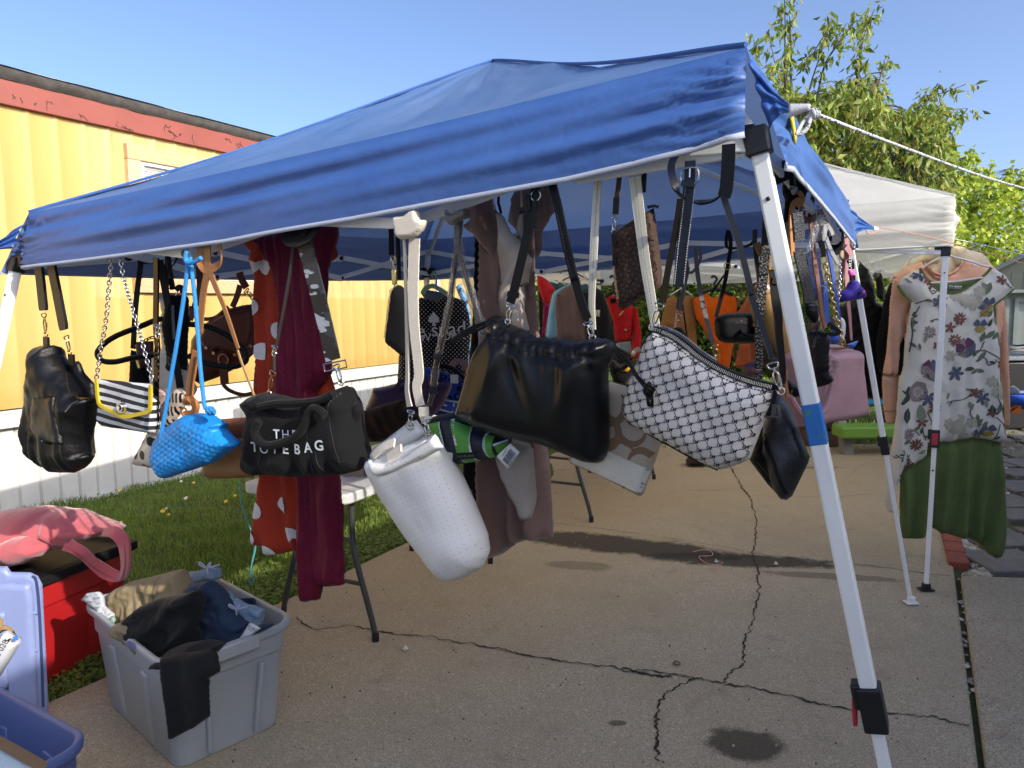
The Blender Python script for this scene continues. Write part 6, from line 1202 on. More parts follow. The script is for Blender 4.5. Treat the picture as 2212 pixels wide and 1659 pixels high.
pillow(T, 'body', c90('455,60 500,30 560,60 560,120 548,200 540,330 585,400 580,430 520,475 500,470 470,300') , .09, .04, leather('black_nylon_shiny', '0c0c0e', rough=.35), .008, disp=wrk(.006, .06, 4), off=-.02); strap(T, 'ribbon', c90('500,60 560,70 640,70 680,55 640,20 600,-10'), 9, BLKF, .003); strap(T, 'zip_pull', c90('490,90 480,150 475,170'), 8, GUN, .005, off=.05); pillow(T, 'buckle_block', c90('505,60 585,62 590,95 510,105'), .03, .01, BLKP, .008, off=.03)
pillow(T, 'front_gusset', c90('320,530 340,470 380,490 385,545 335,552'), .04, .02, BLKS, .008, off=-.04)
# black bulky strap bundle and tan leash by the leg top
T = Th('dog_leash', 'tan leather leash with a pale label hanging in the shade at the right', 'leash', onR(1715, 520, .0), V((.35, -.94, 0)), BG)
strap(T, 'strap', C(14, '640,1000 660,970 690,950'), 10, M('tan_leash', 'b0763a', rough=.5), .006); strap(T, 'strap', C(14, '650,975 632,1060 625,1200 640,1480'), 10, M('tan_leash', 'b0763a', rough=.5), .006); b = MB(); b.ribbon([T.px(*p, .0) for p in C(14, '700,870 735,930 720,985 690,990 700,930')], wpx(T, 9), .006, (0, -1, .2)); T.out(b, 'tie', M('tan_leash', 'b0763a', rough=.5)); pillow(T, 'label', C(14, '605,830 680,815 705,875 640,905'), .02, .01, M('pale_label', 'b8b2a6', rough=.7), .01); strap(T, 'strap', C(14, '620,620 625,720 635,815'), 8, BLKF, .005); strap(T, 'strap', C(14, '655,640 650,720 660,810'), 6, M('brown_thin_strap', '6b4a3c', rough=.6), .005)
T = Th('crossbody_bag', 'black cloth bag folded high under the right edge of the blue canopy', 'handbag', onR(1695, 500, -.03), V((.35, -.94, 0)), BG)
pillow(T, 'body', C(14, '590,700 640,640 700,720 750,850 740,950 700,1050 620,980 570,860'), .08, .05, BLKF, .011, disp=wrk(.006, .06, 2)); strap(T, 'strap', C(14, '620,960 600,1200 590,1400 620,1659'), lambda f: 26 - 12 * f, BLKF, .005); b = MB(); c = T.px(*C(14, '520,690')[0], .03); b.grid(lambda a, t: c + V((.045 * cos(6.28 * a) * (.8 + .2 * t), -.045 * sin(6.28 * a), .035 * (t - .5) + .02 * cos(6.28 * a))), 24, 3); solid(T.out(b, 'strap_coil', BLKS), .003)
T = Th('leash', 'dusty brown leather strap with a stirrup loop among the right hand straps', 'leash', onR(1745, 560, .0), V((.35, -.94, 0)), BG)
MVS = leather('dusty_brown_strap', '7a5049', rough=.45); strap(T, 'strap', C(14, '810,1150 835,1350 860,1659') + C(18, '1150,250 1190,500 1230,800 1270,1100 1330,1380'), 10, MVS, .005); b = MB(); b.ribbon([T.px(*p, .01) for p in C(14, '745,930 720,1080 790,1140 850,1100 830,1000 800,940')], wpx(T, 12), .006, (.5, -.8, .2)); T.out(b, 'stirrup_loop', MVS); b = MB(); b.ribbon([T.px(*p, .0) for p in C(14, '760,870 790,840 830,880 830,970 800,1130')], wpx(T, 9), .006, (.4, -.9, 0)); T.out(b, 'loop', BLKS)
for nm, lb, mt, ss in (('leash', 'navy blue patent strap with a small steel buckle in the right hand bunch', leather('navy_patent', '16264a', rough=.2), ['500,1400 520,1659', ]), ):
    T = Th(nm, lb, 'leash', onR(1770, 640, .0), V((.35, -.94, 0)), BG); strap(T, 'strap', C(18, '1040,50 1080,300 1110,600 1150,900'), 16, mt, .005, off=-.04); strap(T, 'strap', C(18, '1190,0 1215,250 1255,500 1275,700'), 9, mt, .006); ringp(T, 'buckle', C(18, '1275,700')[0], 9, METAL, off=.01, sx=.8); strap(T, 'bright_strap', C(18, '1345,560 1330,800 1350,1100 1370,1300'), 13, M('bright_blue_strap', '2a4a9c', rough=.5), .005, off=-.02); strap(T, 'bright_strap', C(18, '1380,0 1440,300 1500,700 1560,1100 1600,1500'), 8, M('bright_blue_strap', '2a4a9c', rough=.5), .005, off=-.03)
T = Th('collar_pack', 'clear plastic package and silver clip among the hanging leashes', 'package', onR(1760, 540, .02), V((.35, -.94, 0)), BG)
strap(T, 'silver_bar', C(14, '955,1300 1000,1420 1070,1550'), 9, M('silver_strap', 'b0b4b8', rough=.3, metal=.6), .004); strap(T, 'silver_bow', C(14, '960,1180 940,1260 945,1330'), 12, M('grey_ribbon', '8c8e92', rough=.5), .004); strap(T, 'silver_bow', C(14, '960,1180 1000,1230 1020,1280'), 9, M('grey_ribbon', '8c8e92', rough=.5), .004); b = MB(); P = crom([T.px(*p) for p in C(14, '880,1030 890,1200 900,1330')], 6); b.tube(P, .016, 8, flat=.5); T.out(b, 'plastic_sleeve', PL); pillow(T, 'plastic_bag', C(14, '850,1120 900,1180 880,1300 800,1480 760,1480 790,1300'), .02, .012, PL, .01)
T = Th('dog_collar', 'wide black padded collar loop hanging near the back right corner', 'collar', onR(1820, 600, .0), V((.35, -.94, 0)), BG)
b = MB(); P = crom([T.px(*p) for p in C(14, '1000,1130 970,1250 990,1380 1050,1420 1100,1380 1115,1260 1080,1160')], 6, False); b.ribbon(P, .045, .006, (.6, -.75, .25), k=1); T.out(b, 'band', BLKF); pillow(T, 'bulk', C(14, '980,1130 1040,1110 1090,1160 1120,1240 1060,1200 1010,1230'), .05, .02, BLKF, .01)
T = Th('leash', 'pink webbing leash knotted at the back right leg of the blue canopy', 'leash', onR(1840, 640, .03), V((.35, -.94, 0)), BG)
PKW = M('dusty_pink_webbing', 'a5767a', rough=.6, bump=(300, .4)); strap(T, 'strap', C(5, '760,90 770,230 765,400 770,560 785,700 800,900'), lambda f: 13 - 8 * f ** 2, PKW, .004); strap(T, 'strap', C(5, '745,180 730,330 700,560'), 10, PKW, .004, off=-.02); strap(T, 'knot', C(5, '750,170 785,215 795,250'), 13, PKW, .012, off=.02); pillow(T, 'tail', c90('805,370 830,400 828,420 815,428'), .02, .01, PKW, .008)
T = Th('dog_harness', 'purple padded pack with a pink buckle and black lettered strap', 'harness', onR(1848, 690, .06), V((.35, -.94, 0)), BG)
PUR = fabric('purple_nylon', '3a2d8c', rough=.5); o, sf = pillow(T, 'body', C(18, '1760,610 1775,550 1830,530 1890,545 1910,620 1960,660 2005,740 2020,840 1960,870 1780,900 1610,930 1590,850 1600,770 1650,720 1720,690'), .06, .03, PUR, .007, disp=wrk(.004, .05, 2)); bk = strap(T, 'strap', C(18, '1745,160 1790,240 1800,340'), 14, BLKF, .005); stamp(T, 'lettering', [(*text2d('URSE', .024), *xz(T, C(18, '1762,235'))[0], rad(88), 0, 1.05)], flat(-.005), M('white_lettering', 'c8c8c8'), bk)
pillow(T, 'buckle', C(18, '1745,340 1835,330 1840,370 1830,400 1868,430 1865,465 1755,470 1740,400'), .016, .008, M('pink_plastic', 'd655a8', rough=.4), .006); strap(T, 'strap_tab', C(18, '1812,455 1815,540'), 13, BLKF, .008); stitch(T, 'pink_zip', C(18, '1880,750 1990,715'), sf, M('pink_tape', 'd04a80'), .008, .004, 0, o, True, False, .003); b = MB(); b.disc(T.px(*C(18, '1950,765')[0], .036), (0, -1, 0), .007, .006, 10); T.out(b, 'charm', GUN, o)
chainp(T, 'chain', C(18, '1590,200 1595,500 1575,900'), 8, METAL); T2_ = T
T = Th('jewelry_card', 'tan cardboard tag dangling beside the purple pack', 'tag', onR(1832, 545, .04), V((.35, -.94, 0)), BG); pillow(T, 'card', C(18, '1575,0 1660,10 1665,160 1580,185'), .004, .003, M('kraft_card', 'a08a70', rough=.8), .01); strap(T, 'string', C(18, '1610,-60 1615,0'), 2, BLKF, .002)
T = Th('tumbler_bag', 'blue and white bags half hidden behind the gold chain', 'handbag', onR(1815, 770, -.05), V((.35, -.94, 0)), BG)
pillow(T, 'white_pouch', C(18, '1560,1210 1625,1195 1665,1300 1660,1500 1600,1659 1500,1659'), .05, .02, WHL, .01); pillow(T, 'blue_body', C(18, '1480,1380 1560,1370 1580,1659 1480,1659') + c90('640,140 600,130'), .05, .02, M('blue_vinyl', '2a52b0', rough=.4), .01); pillow(T, 'blue_tip', c90('730,150 800,125 818,120 822,130 780,185'), .02, .008, M('blue_vinyl', '2a52b0', rough=.4), .006, off=.03); pillow(T, 'grey_pouch', C(18, '1420,1190 1500,1190 1510,1400 1430,1420'), .04, .02, M('grey_vinyl', '55504c', rough=.3), .01)
# ================================================================ hanging clothes further back
GG = 'garments hanging under the canopies'; GB = 'clothes on the far rails'
def garment(label, cat, y, body, mat, seed=1, T_=.08, fa=.014, lam=.11, n=(0, -1, 0), sleeves=(), group=GB, res=.02, name=None, hang=None):
    c = body[len(body) // 2]; T = DT(name or cat.replace(' ', '_'), label, cat, sum(p[0] for p in body) / len(body), sum(p[1] for p in body) / len(body), y, n, group)
    o, sf = pillow(T, 'body', body, T_, T_ * .8, mat, res, disp=both(folds(fa, lam, seed, .6, -.5), wrk(fa * .4, lam * .8, seed)))
    for i, s in enumerate(sleeves): pillow(T, 'sleeve', s, T_ * .8, T_ * .5, mat, res * .8, off=.02, disp=both(folds(fa * .6, lam * .6, seed + i, .6, -.6), wrk(fa * .4, .08, seed + i)))
    if hang: hanger(T, *hang)
    return T, o, sf
HANGB = M('black_hanger', '151515', rough=.4); HANGW = M('white_hanger', 'c8cace', rough=.35)
def hanger(T, cx, cy, half, drop, mat, hook_h=26, r=1.6):
    b = MB(); P = [T.px(cx - half, cy + drop, .02), T.px(cx - half * .4, cy + drop * .35, .02), T.px(cx, cy, .02), T.px(cx + half * .4, cy + drop * .35, .02), T.px(cx + half, cy + drop, .02)]
    b.tube(crom(P, 4), wpx(T, r), 6); b.tube(crom([T.px(cx, cy, .02), T.px(cx, cy - hook_h * .5, .02), T.px(cx + 5, cy - hook_h * .9, .02), T.px(cx - 2, cy - hook_h * 1.15, .02), T.px(cx - 7, cy - hook_h, .02)], 4), wpx(T, r * .7), 6); T.out(b, 'hanger', mat)
T, o, sf = garment('black sweatshirt with white dots and lettering on a pale green hanger', 'sweatshirt', 4.55, C(2, '1480,790 1530,760 1640,790 1740,740 1850,780 1900,870 1920,1000 1900,1250 1880,1440 1345,1440 1355,1240 1400,950'), fabric('black_dotted_jersey', '121214', fn=lambda n, co, k: n.mix(n.ramp(n.vor(n.comb(n.math('ADD', n.sep(co)[0], n.sep(co)[2]), 0.0, n.math('SUBTRACT', n.sep(co)[0], n.sep(co)[2])), 38, rnd=.0), .20, .17), k, lin('b8b4aa'))), 3, group=GG, res=.016)
sp = fan([(0, .05), (.03, .015), (.034, -.008), (.02, -.018), (.006, -.012), (.012, -.036), (-.012, -.036), (-.006, -.012), (-.02, -.018), (-.034, -.008), (-.03, .015)])
stamp(T, 'lettering', [(*text2d('kate spade', .12), *xz(T, C(2, '1640,1015'))[0], .05, 0), (*text2d('NEW YORK', .07), *xz(T, C(2, '1650,1068'))[0], .05, 0), (*sp, *xz(T, C(2, '1640,935'))[0], 0, 0)], lambda x, z, e: (np.full(len(x), -.075), np.ones(len(x), bool), np.ones(len(x))), M('white_lettering', 'c8c8c8'), o)
pillow(T, 'lining', C(2, '1530,730 1570,700 1720,725 1730,745 1640,790 1560,775'), .02, .01, M('grey_blue_lining', '56657a', rough=.8), .014, off=.03); b = MB(); P = [T.px(*p, .07) for p in C(17, '400,1440 450,1350 580,1300 720,1370 840,1450')]; b.ribbon(P, .028, .014, (0, -1, 0)); b.tube(crom([T.px(*p, .07) for p in C(17, '600,1300 640,1260 640,1100 600,1050 575,1080 575,1160')], 5), .006, 8); T.out(b, 'hanger', M('sage_green_hanger', '8fae98', rough=.5))
garment('blue and white tie dye shirt hanging right of the dotted sweatshirt', 'shirt', 5.0, C(2, '1800,680 1840,650 1890,760 1920,900 1915,1300 1860,1300 1850,800'), fabric('blue_tie_dye', '4a78b8', fn=lambda n, co, k: n.mix(n.ramp(n.noise(co, 16, 3), .42, .55), lin('12182c'), lin('6f9ccc'))), 5, group=GG)
RDC = fabric('red_cotton', 'b81f28', trans=.1); 
garment('red shirt sleeve hanging behind the mauve dress', 'shirt', 5.6, C(22, '215,10 290,20 400,90 540,270 480,330 450,500 400,520 330,500 260,300 225,180'), RDC, 2); garment('magenta shirt hanging below the red one', 'shirt', 5.8, C(22, '320,480 400,510 440,520 380,900 350,1140 280,1140 330,700'), fabric('magenta_cotton', '8a1550'), 3); garment('dark padded vest beside the mauve dress', 'vest', 5.7, C(22, '235,180 300,300 330,520 320,800 290,1100 270,1100 245,600'), fabric('dark_padded', '1f1d1b'), 4)
garment('slate blue sweatshirt mostly hidden behind the taupe one', 'sweatshirt', 6.9, C(22, '440,150 500,90 560,95 700,180 860,140 1010,180 1080,150 1175,220 1180,290 1000,320 600,330 480,260'), fabric('slate_jersey', '3f5560'), 5, hang=(1245, 592, 30, 14, HANGB)); 
T, o, sf = garment('pale blue long sleeved shirt with its sleeve left of the taupe sweatshirt', 'shirt', 6.5, C(22, '360,1120 400,800 440,540 480,360 520,290 640,220 740,180 780,150 850,190 700,260 600,330 560,700 570,1120'), fabric('pale_blue_cotton', '7fb2d0'), 6)
T, o, sf = garment('taupe sweatshirt hanging in front of the pale blue shirt', 'sweatshirt', 6.3, C(22, '780,180 830,200 900,300 960,420 1000,640 1050,800 1090,960 1130,1190 700,1160 570,1120 545,740 535,500 560,350 640,260'), fabric('taupe_jersey', '6a5652'), 7, T_=.12); pillow(T, 'sleeve', C(22, '535,500 560,350 600,330 640,600 670,760 690,1150 570,1120 545,740'), .08, .05, fabric('taupe_jersey', '6a5652'), .018, off=.04, disp=wrk(.01, .12, 3)); hanger(T, 1262, 602, 26, 16, HANGW)
T, o, sf = garment('black sweatshirt with a cream patch hanging right of the taupe one', 'sweatshirt', 6.25, C(22, '1030,290 1150,290 1260,220 1380,290 1430,450 1500,620 1550,900 1600,1200 1640,1659 1500,1659 1130,1200 1090,960 1040,640 1000,420'), fabric('black_jersey', '18171a'), 8, T_=.12); b = MB(); q = [T.px(*p, .10) for p in C(22, '1235,615 1330,620 1322,740 1250,735')]; b.add(q, [(0, 1, 2, 3)]); lb_ = solid(T.out(b, 'patch', fabric('cream_patch', 'b09c88'), smooth=False), .002); stamp(T, 'patch_print', [(*text2d('III', .055), (q[0].x + q[1].x) / 2 - .01, (q[0].z + q[2].z) / 2, 0, 0, 1.2)], flat(q[0].y - .003), M('white_lettering', 'c8c8c8'), lb_)
T, o, sf = garment('bright red zipped jacket with collar and flap pocket on a black hanger', 'jacket', 7.0, C(22, '1425,360 1480,310 1560,380 1640,340 1700,400 1800,440 1920,560 1960,700 1920,900 1880,1160 1600,1200 1580,1000 1550,780 1500,640 1450,480'), RDC, 9, T_=.12); pillow(T, 'sleeve', C(22, '1930,560 1975,560 2030,800 2070,1100 2060,1260 2000,1480 1900,1490 1880,1400 1900,1100 1910,900'), .1, .06, RDC, .018, off=.03, disp=wrk(.012, .1, 3)); pillow(T, 'pocket_flap', C(22, '1720,950 1850,950 1850,995 1725,1000'), .02, .01, RDC, .014, off=.075); b = MB(); b.disc(T.px(*C(22, '1780,972')[0], .09), (0, -1, 0), .012, .008, 10); T.out(b, 'button', GOLD)
pillow(T, 'neck_label', C(22, '1505,410 1615,410 1615,500 1510,505'), .02, .008, BLKF, .014, off=.065); b = MB(); b.tube([T.px(*p, .09) for p in C(22, '1670,720 1740,640')], .008, 6); T.out(b, 'zip', GOLD); hanger(T, *[(p[0], p[1] + 6) for p in C(22, '1560,250')][0], 22, 14, HANGB, 30, 4); garment('pale denim shorts hanging below the red jacket', 'shorts', 7.1, C(22, '1600,1200 1860,1180 1880,1360 1780,1400 1650,1360'), fabric('pale_denim', '8fa6b0'), 10)
garment('dark trousers hanging behind the black sweatshirt', 'trousers', 6.6, C(22, '1600,1250 1700,1300 1880,1400 1950,1659 1620,1659'), fabric('dark_brown_cloth', '241f1c'), 11)
T, o, sf = garment('tan woollen cardigan on a thin hanger left of the orange top', 'cardigan', 7.3, C(15, '465,540 530,490 560,530 640,550 700,480 750,530 770,700 805,1100 700,1090 560,900 480,860 375,870 420,700'), fabric('tan_wool', '93683e', bump=(300, .8)), 12, hang=(*C(15, '620,430')[0], 24, 14, HANGW))
T, o, sf = garment('bright orange draped top on a black hanger', 'top', 7.2, C(15, '750,535 860,500 890,475 980,530 1100,480 1190,490 1245,560 1240,700 1190,1100 1150,1400 1040,1350 1000,1100 880,900 790,760'), fabric('orange_jersey', 'e06312', trans=.15), 13, fa=.02, lam=.16, hang=(*C(15, '990,430')[0], 40, 12, HANGB, 24, 4))
T, o, sf = garment('rust brown jacket partly hidden by the khaki sling bag', 'jacket', 6.9, C(15, '1360,500 1420,400 1480,340 1520,400 1640,420 1700,700 1600,1200 1400,1290 1300,1290 1250,1310 1215,1290 1270,1040 1240,690 1300,600'), fabric('rust_quilt', '8f4726', bump=(60, .6)), 14, hang=(*C(15, '1490,320')[0], 26, 16, HANGW)); pillow(T, 'sleeve', C(15, '1270,1040 1380,1040 1400,1290 1250,1310 1215,1280'), .08, .05, fabric('rust_quilt', '8f4726'), .018, off=.04)
garment('brown long garment hanging between the orange top and the rust jacket', 'coat', 7.0, C(15, '1190,1040 1240,1040 1230,1200 1200,1230'), fabric('brown_cloth', '5c4026'), 15)
for i, (lb, s, col) in enumerate((('small blue garment on a white hanger under the white canopy', '430,510 470,480 540,640 550,680 500,690', '31557c'), ('grey knit garment among the small far hangers', '525,560 560,510 620,520 640,580 560,620', '54544e'), ('small black garment hanging at the end of the far hangers', '560,580 610,490 640,600 660,700 650,850 580,800', '191819'))):
    T, o, sf = garment(lb, 'shirt', 6.1, C(19, s), fabric('far_cloth_%d' % i, col), 20 + i); 
    for k in range(2): q = C(19, s)[1]; hanger(T, q[0] - 2 + 5 * k, q[1] - 2, 7, 6, HANGW, 38, 1.4)
# dark coats by the back right leg
def quilt(x, z, d): 
    a, c = (x + z) / .075, (x - z) / .075; return .012 * np.minimum(np.abs(np.sin(pi * a)), np.abs(np.sin(pi * c))) ** .6
T = DT('coat', 'black quilted long coat hanging behind the back right leg of the blue canopy', 'coat', 1885, 760, 4.35, group=GG); pillow(T, 'body', C(18, '1890,180 1960,230 2060,330 2160,600 2212,900') + C(5, '1040,620 1060,800 1080,1000 1100,1360 870,1360 740,1200 720,900 700,640 800,560 860,300'), .12, .08, fabric('black_quilt', '131314', rough=.5), .014, disp=quilt)
garment('plain black hoodie hanging between the quilted coat and the peach sweatshirt', 'hoodie', 4.25, C(19, '1240,220 1300,400 1080,440 950,480 760,560 700,700 640,900 560,1300 600,1659 900,1659 980,1000'), fabric('black_hoodie', '101012'), 31, group=GG, T_=.14)
T, o, sf = garment('cream hooded sweatshirt on the white canopy rail behind the peach one', 'hoodie', 4.12, C(19, '1230,215 1260,240 1400,250 1480,235 1560,260 1640,290 1740,310 1800,370 1840,440 1860,700 1000,700 730,640 720,600 780,520 900,400 1040,350 1130,290'), fabric('cream_fleece', 'd2c4a6', trans=.08), 32, T_=.16, group=GG, res=.015); pillow(T, 'hood', C(19, '1390,250 1440,235 1520,240 1555,290 1550,400 1480,470 1400,470 1380,350'), .09, .05, fabric('cream_fleece', 'd2c4a6'), .013, off=.06, disp=wrk(.01, .06, 3)); pillow(T, 'hood', C(19, '1130,290 1210,220 1250,230 1260,440 1150,440 1060,400'), .09, .05, fabric('cream_fleece', 'd2c4a6'), .013, off=.06, disp=wrk(.01, .06, 6)); cordp(T, 'drawcord', C(19, '960,350 930,400 915,450'), 2.2, CRW, off=.09)
PEA = fabric('peach_jersey', 'dfae92', trans=.08)
T, o, sf = garment('peach long sleeved sweatshirt directly behind the floral dress', 'sweatshirt', 4.0, C(19, '1075,410 1100,430 1180,520 1300,560 1440,520 1520,440 1545,395 1700,420 1830,440 1920,540 1950,800 1960,1100 1900,1659 900,1659 880,1000 760,700 780,560 860,490 960,450'), PEA, 33, T_=.12, group=GG, res=.015)
pillow(T, 'collar', C(19, '1080,420 1110,410 1180,500 1290,545 1400,520 1490,450 1510,405 1545,395 1530,450 1440,540 1310,590 1180,550 1100,470'), .04, .015, PEA, .009, off=.055)
pillow(T, 'sleeve', C(19, '760,560 830,640 900,760 960,860 900,1000 890,1180 830,1330 800,1659 650,1659 690,1300 720,1000 740,750') + [], .06, .03, PEA, .010, off=.05, disp=both(folds(.014, .06, 3, .4, -.5), crease(.010, .10, 3, 1, .6, .8))); pillow(T, 'cuff', C(20, '525,0 730,0 700,430 665,580 580,575 550,420'), .06, .03, PEA, .013, off=.04, disp=wrk(.006, .07, 5)); stitch_ = strap(T, 'cuff_seam', C(20, '550,425 620,432 690,428'), 2, M('peach_seam', '9c6448'), .002, off=.092)
pillow(T, 'sleeve', C(28, '260,500 320,480 345,700 360,1000 362,1370 358,1480 322,1480 322,1370 300,1000 275,700'), .05, .02, PEA, .010, off=.0, disp=both(wrk(.004, .09, 6), crease(.006, .08, 3, 1, .5, .8)))
# floral dress with green skirt
T = DT('dress', 'white floral print tunic over a green skirt hanging on a white hanger', 'dress', 2040, 760, 3.86, group=GG)
OLV = fabric('olive_green_cotton', '5c6c40', trans=.08); FLW = fabric('white_print_cotton', 'd6d4cb', rough=.7, trans=.1)
pillow(T, 'neck_lining', C(19, '1050,480 1150,600 1250,640 1500,620 1700,590 1835,470 1800,560 1650,660 1500,760 1340,775 1200,730 1100,600'), .03, .012, OLV, .010, off=-.01)
fd = both(folds(.018, .12, 4, .1, -.7), wrk(.003, .10, 2), crease(.0055, .13, 6, 1, .6, .6), lambda x, z, d: .012 * vn(x / .05, z / .4, 12) * np.clip(-(z + .15) * 2, 0, 1) * 2)
o, sf = pillow(T, 'tunic', C(19, '1050,482 1080,530 1150,640 1250,715 1340,745 1500,730 1650,640 1780,540 1835,475 1900,500 1970,545 2085,705 1960,810 1840,900 1850,960 1890,1090 1910,1200 1920,1400') + C(20, '1910,60 1950,300 1970,560 2028,780 1960,800 1800,765 1560,738 1340,785 1210,800 1045,800 1040,935 970,1000 870,1080 770,1150 740,1240 690,1280 670,1500 650,1640 600,1600 572,1450 590,1100 640,850 690,500 730,100') + C(19, '870,1560 890,1300 930,1050 960,860 880,780 805,668 850,590 930,540'), .10, .07, FLW, .010, disp=fd)
pillow(T, 'skirt', C(20, '1040,800 1340,780 1560,735 1800,755 1920,790') + C(12, '1290,330 1325,700 1345,1080 1300,1150 1240,1160 1180,1120 1150,1065 1050,1015 860,985 800,945 740,935 720,1000 625,1035 545,1000 540,800 550,560 600,480 740,400'), .09, .06, OLV, .013, off=-.03, disp=both(folds(.034, .10, 7, -.2, -1.1), crease(.004, .12, 3, 1.2, .3)))
strap(T, 'neck_binding', C(19, '1050,480 1100,570 1180,680 1270,735 1340,752 1440,745 1520,722 1650,640 1780,540 1838,472'), 5, OLV, .006, off=.035); strap(T, 'sleeve_binding', C(19, '805,668 860,750 955,855'), 5, OLV, .006, off=.03); strap(T, 'sleeve_binding', C(19, '2085,705 1960,815 1838,905'), 5, OLV, .006, off=.03); pillow(T, 'armhole_lining', C(19, '1840,900 1890,870 1895,1000 1890,1090 1850,980'), .02, .01, OLV, .01, off=.03)
b = MB(); q = [T.px(*p, .035) for p in C(19, '1368,668 1515,675 1510,715 1366,708')]; b.add(q, [(0, 1, 2, 3)]); lb_ = solid(T.out(b, 'label', M('label_white', 'c0c2c4', rough=.7), smooth=False), .001); stamp(T, 'label_lettering', [(*text2d('Fashion', .036), (q[0].x + q[1].x) / 2 - .008, (q[0].z + q[2].z) / 2, rad(-2), 0, 1, .2)], flat(q[0].y - .002), M('print_black', '1b1b1d'), lb_)
b = MB(); b.tube(crom([T.px(*p, .02) for p in C(19, '1070,480 1180,410 1290,350 1340,320 1420,350 1600,400 1750,450 1850,475')], 4), .0052, 8); b.tube([T.px(*p, .045) for p in C(19, '1170,640 1450,625 1745,580')], .0045, 8); b.tube(crom([T.px(*p, .03) for p in C(19, '1625,435 1640,452 1680,450 1695,438')], 4), .004, 6); b.tube(crom([T.px(*p, .02) for p in C(19, '1340,320 1335,260 1350,220 1320,200')], 4), .003, 6); T.out(b, 'hanger', HANGW)
FM = [M('flower_' + k, c, rough=.8) for k, c in (('indigo', '4f5468'), ('red', '74463c'), ('mauve', '85757a'), ('cream', 'a5a290'), ('leaf', '5a6653'), ('leaf_dark', '384039'), ('stem', '4c473e'), ('gold', '96803e'), ('plum', '56324e'), ('pale_leaf', '7c8772'), ('centre', 'a9a4a4'), ('dark', '2c2830'))]
items = []; rs = random.Random(12)
def petal(L, w_, a, cx, cy, m, tip=.0):
    P = [(0, 0), (L * .35, w_ * .42), (L * .7, w_ * .5), (L, w_ * tip), (L * 1.02, 0), (L, -w_ * tip), (L * .7, -w_ * .5), (L * .35, -w_ * .42)]
    vs = P + [(L * .5, 0)]; n_ = len(P); items.append((vs, [(i, (i + 1) % n_, n_) for i in range(n_)], cx, cy, a, m))
def flower(x, z, r, np_, m, mc=None, w_=.7, rc=.28, tip=.1, tilt=1.):
    a0 = rs.uniform(0, 6)
    for i in range(np_): petal(r * rs.uniform(.85, 1.1), r * w_, a0 + 2 * pi * i / np_ + rs.uniform(-.1, .1), x, z, m, tip)
    if mc is not None: items.append((*disk2(r * rc * 1.35, 9), x, z, 0, FM_i['centre'])); items.append((*disk2(r * rc * .8, 8), x, z, 0, mc))
FM_i = {k: i for i, k in enumerate(('indigo', 'red', 'mauve', 'cream', 'leaf', 'leaf_dark', 'stem', 'gold', 'plum', 'pale_leaf', 'centre', 'dark'))}
P9 = lambda s, k=19: xz(T, C(k, s))
for x, z in P9('1000,545 1205,850 1390,1630') + P9('1640,255 1010,270', 20): flower(x, z, .046, 6, 0, None, .42, tip=.0); 
for x, z in P9('1370,1270 1100,1180 1420,1040') + P9('1080,372 795,692 885,812', 20): flower(x, z, .034, 11, 1 if rs.random() < .6 else 2, 11, .32, .3, .15)
for x, z in P9('1320,1130 1080,600 1130,650 1890,610 1190,1330 1895,1530') + P9('945,545 1550,200 1760,430 820,1065 725,1195', 20): flower(x, z, .03, 5, 1, None, .5)
for x, z in P9('1450,800 1545,812 1650,740 1390,790 1570,890 1490,860 1620,850 1330,1440') + P9('1400,500 1330,625 1410,605 1520,545 1265,560 1300,600 1420,680 1360,560 1750,65 1890,215 1800,190 1830,150 1910,130', 20): flower(x, z, .030, 6, 3, 7, .62, .22, .2)
for x, z in P9('1745,870 1650,1110 1700,930') + P9('1600,690 1715,640', 20): 
    for a in (.6, 2.5): petal(.036, .034, a, x, z, 0, .5)
    for a in (3.8, 4.7, 5.6): petal(.03, .026, a, x, z - .006, 7, .4)
for x, z in P9('1490,1350 1110,1590'): 
    for a in (0, 1, 2.2, 3.2, 4.3, 5.3): petal(.05, .045, a, x, z, rs.choice([0, 8, 2]), .5)
x, z = P9('900,190', 20)[0]; items.append((*disk2(.055, 14, .9, .08, rs), x, z, 0, 2)); items.append((*disk2(.03, 12), x, z, 0, 10)); items.append((*disk2(.012, 8), x, z, 0, 7))
def leaf(x, z, L, a, m=4, w_=.45):
    petal(L, L * w_, a, x, z, m, .12); items.append(([(0, .0012), (L * .9, .0006), (L * .9, -.0006), (0, -.0012)], [(0, 1, 2, 3)], x, z, a, 9))
for s_, k, L, aa in (('1880,560 1960,520', 19, .06, .8), ('1690,1250 1770,1260 1740,1230', 19, .055, .4), ('1400,1430 1480,1450 1560,1440 1640,1480 1620,1510 1740,1500 1480,1590 1600,1590 1550,1640', 19, .045, .3), ('920,330 780,370 800,120', 20, .09, -1.3), ('1750,330 1880,330 1850,300', 20, .075, -1.2), ('1240,280 1520,400 1700,380', 20, .045, 1.4), ('720,800 900,920 850,650 930,690', 20, .045, .9), ('1700,1170 1850,950 1880,1000 1790,1030 1800,930 1880,940', 19, .06, -2), ('1250,920 970,900 940,1130 960,1350 1000,1380 1050,1300', 19, .045, 2), ('1700,780 1660,700 1730,760', 19, .07, 1.7), ('1570,600 1600,560 1640,620', 20, .06, 1.5)):
    for x, z in P9(s_, k): leaf(x, z, L * rs.uniform(.8, 1.15), aa + rs.uniform(-.7, .7), rs.choice([4, 4, 5, 9]))
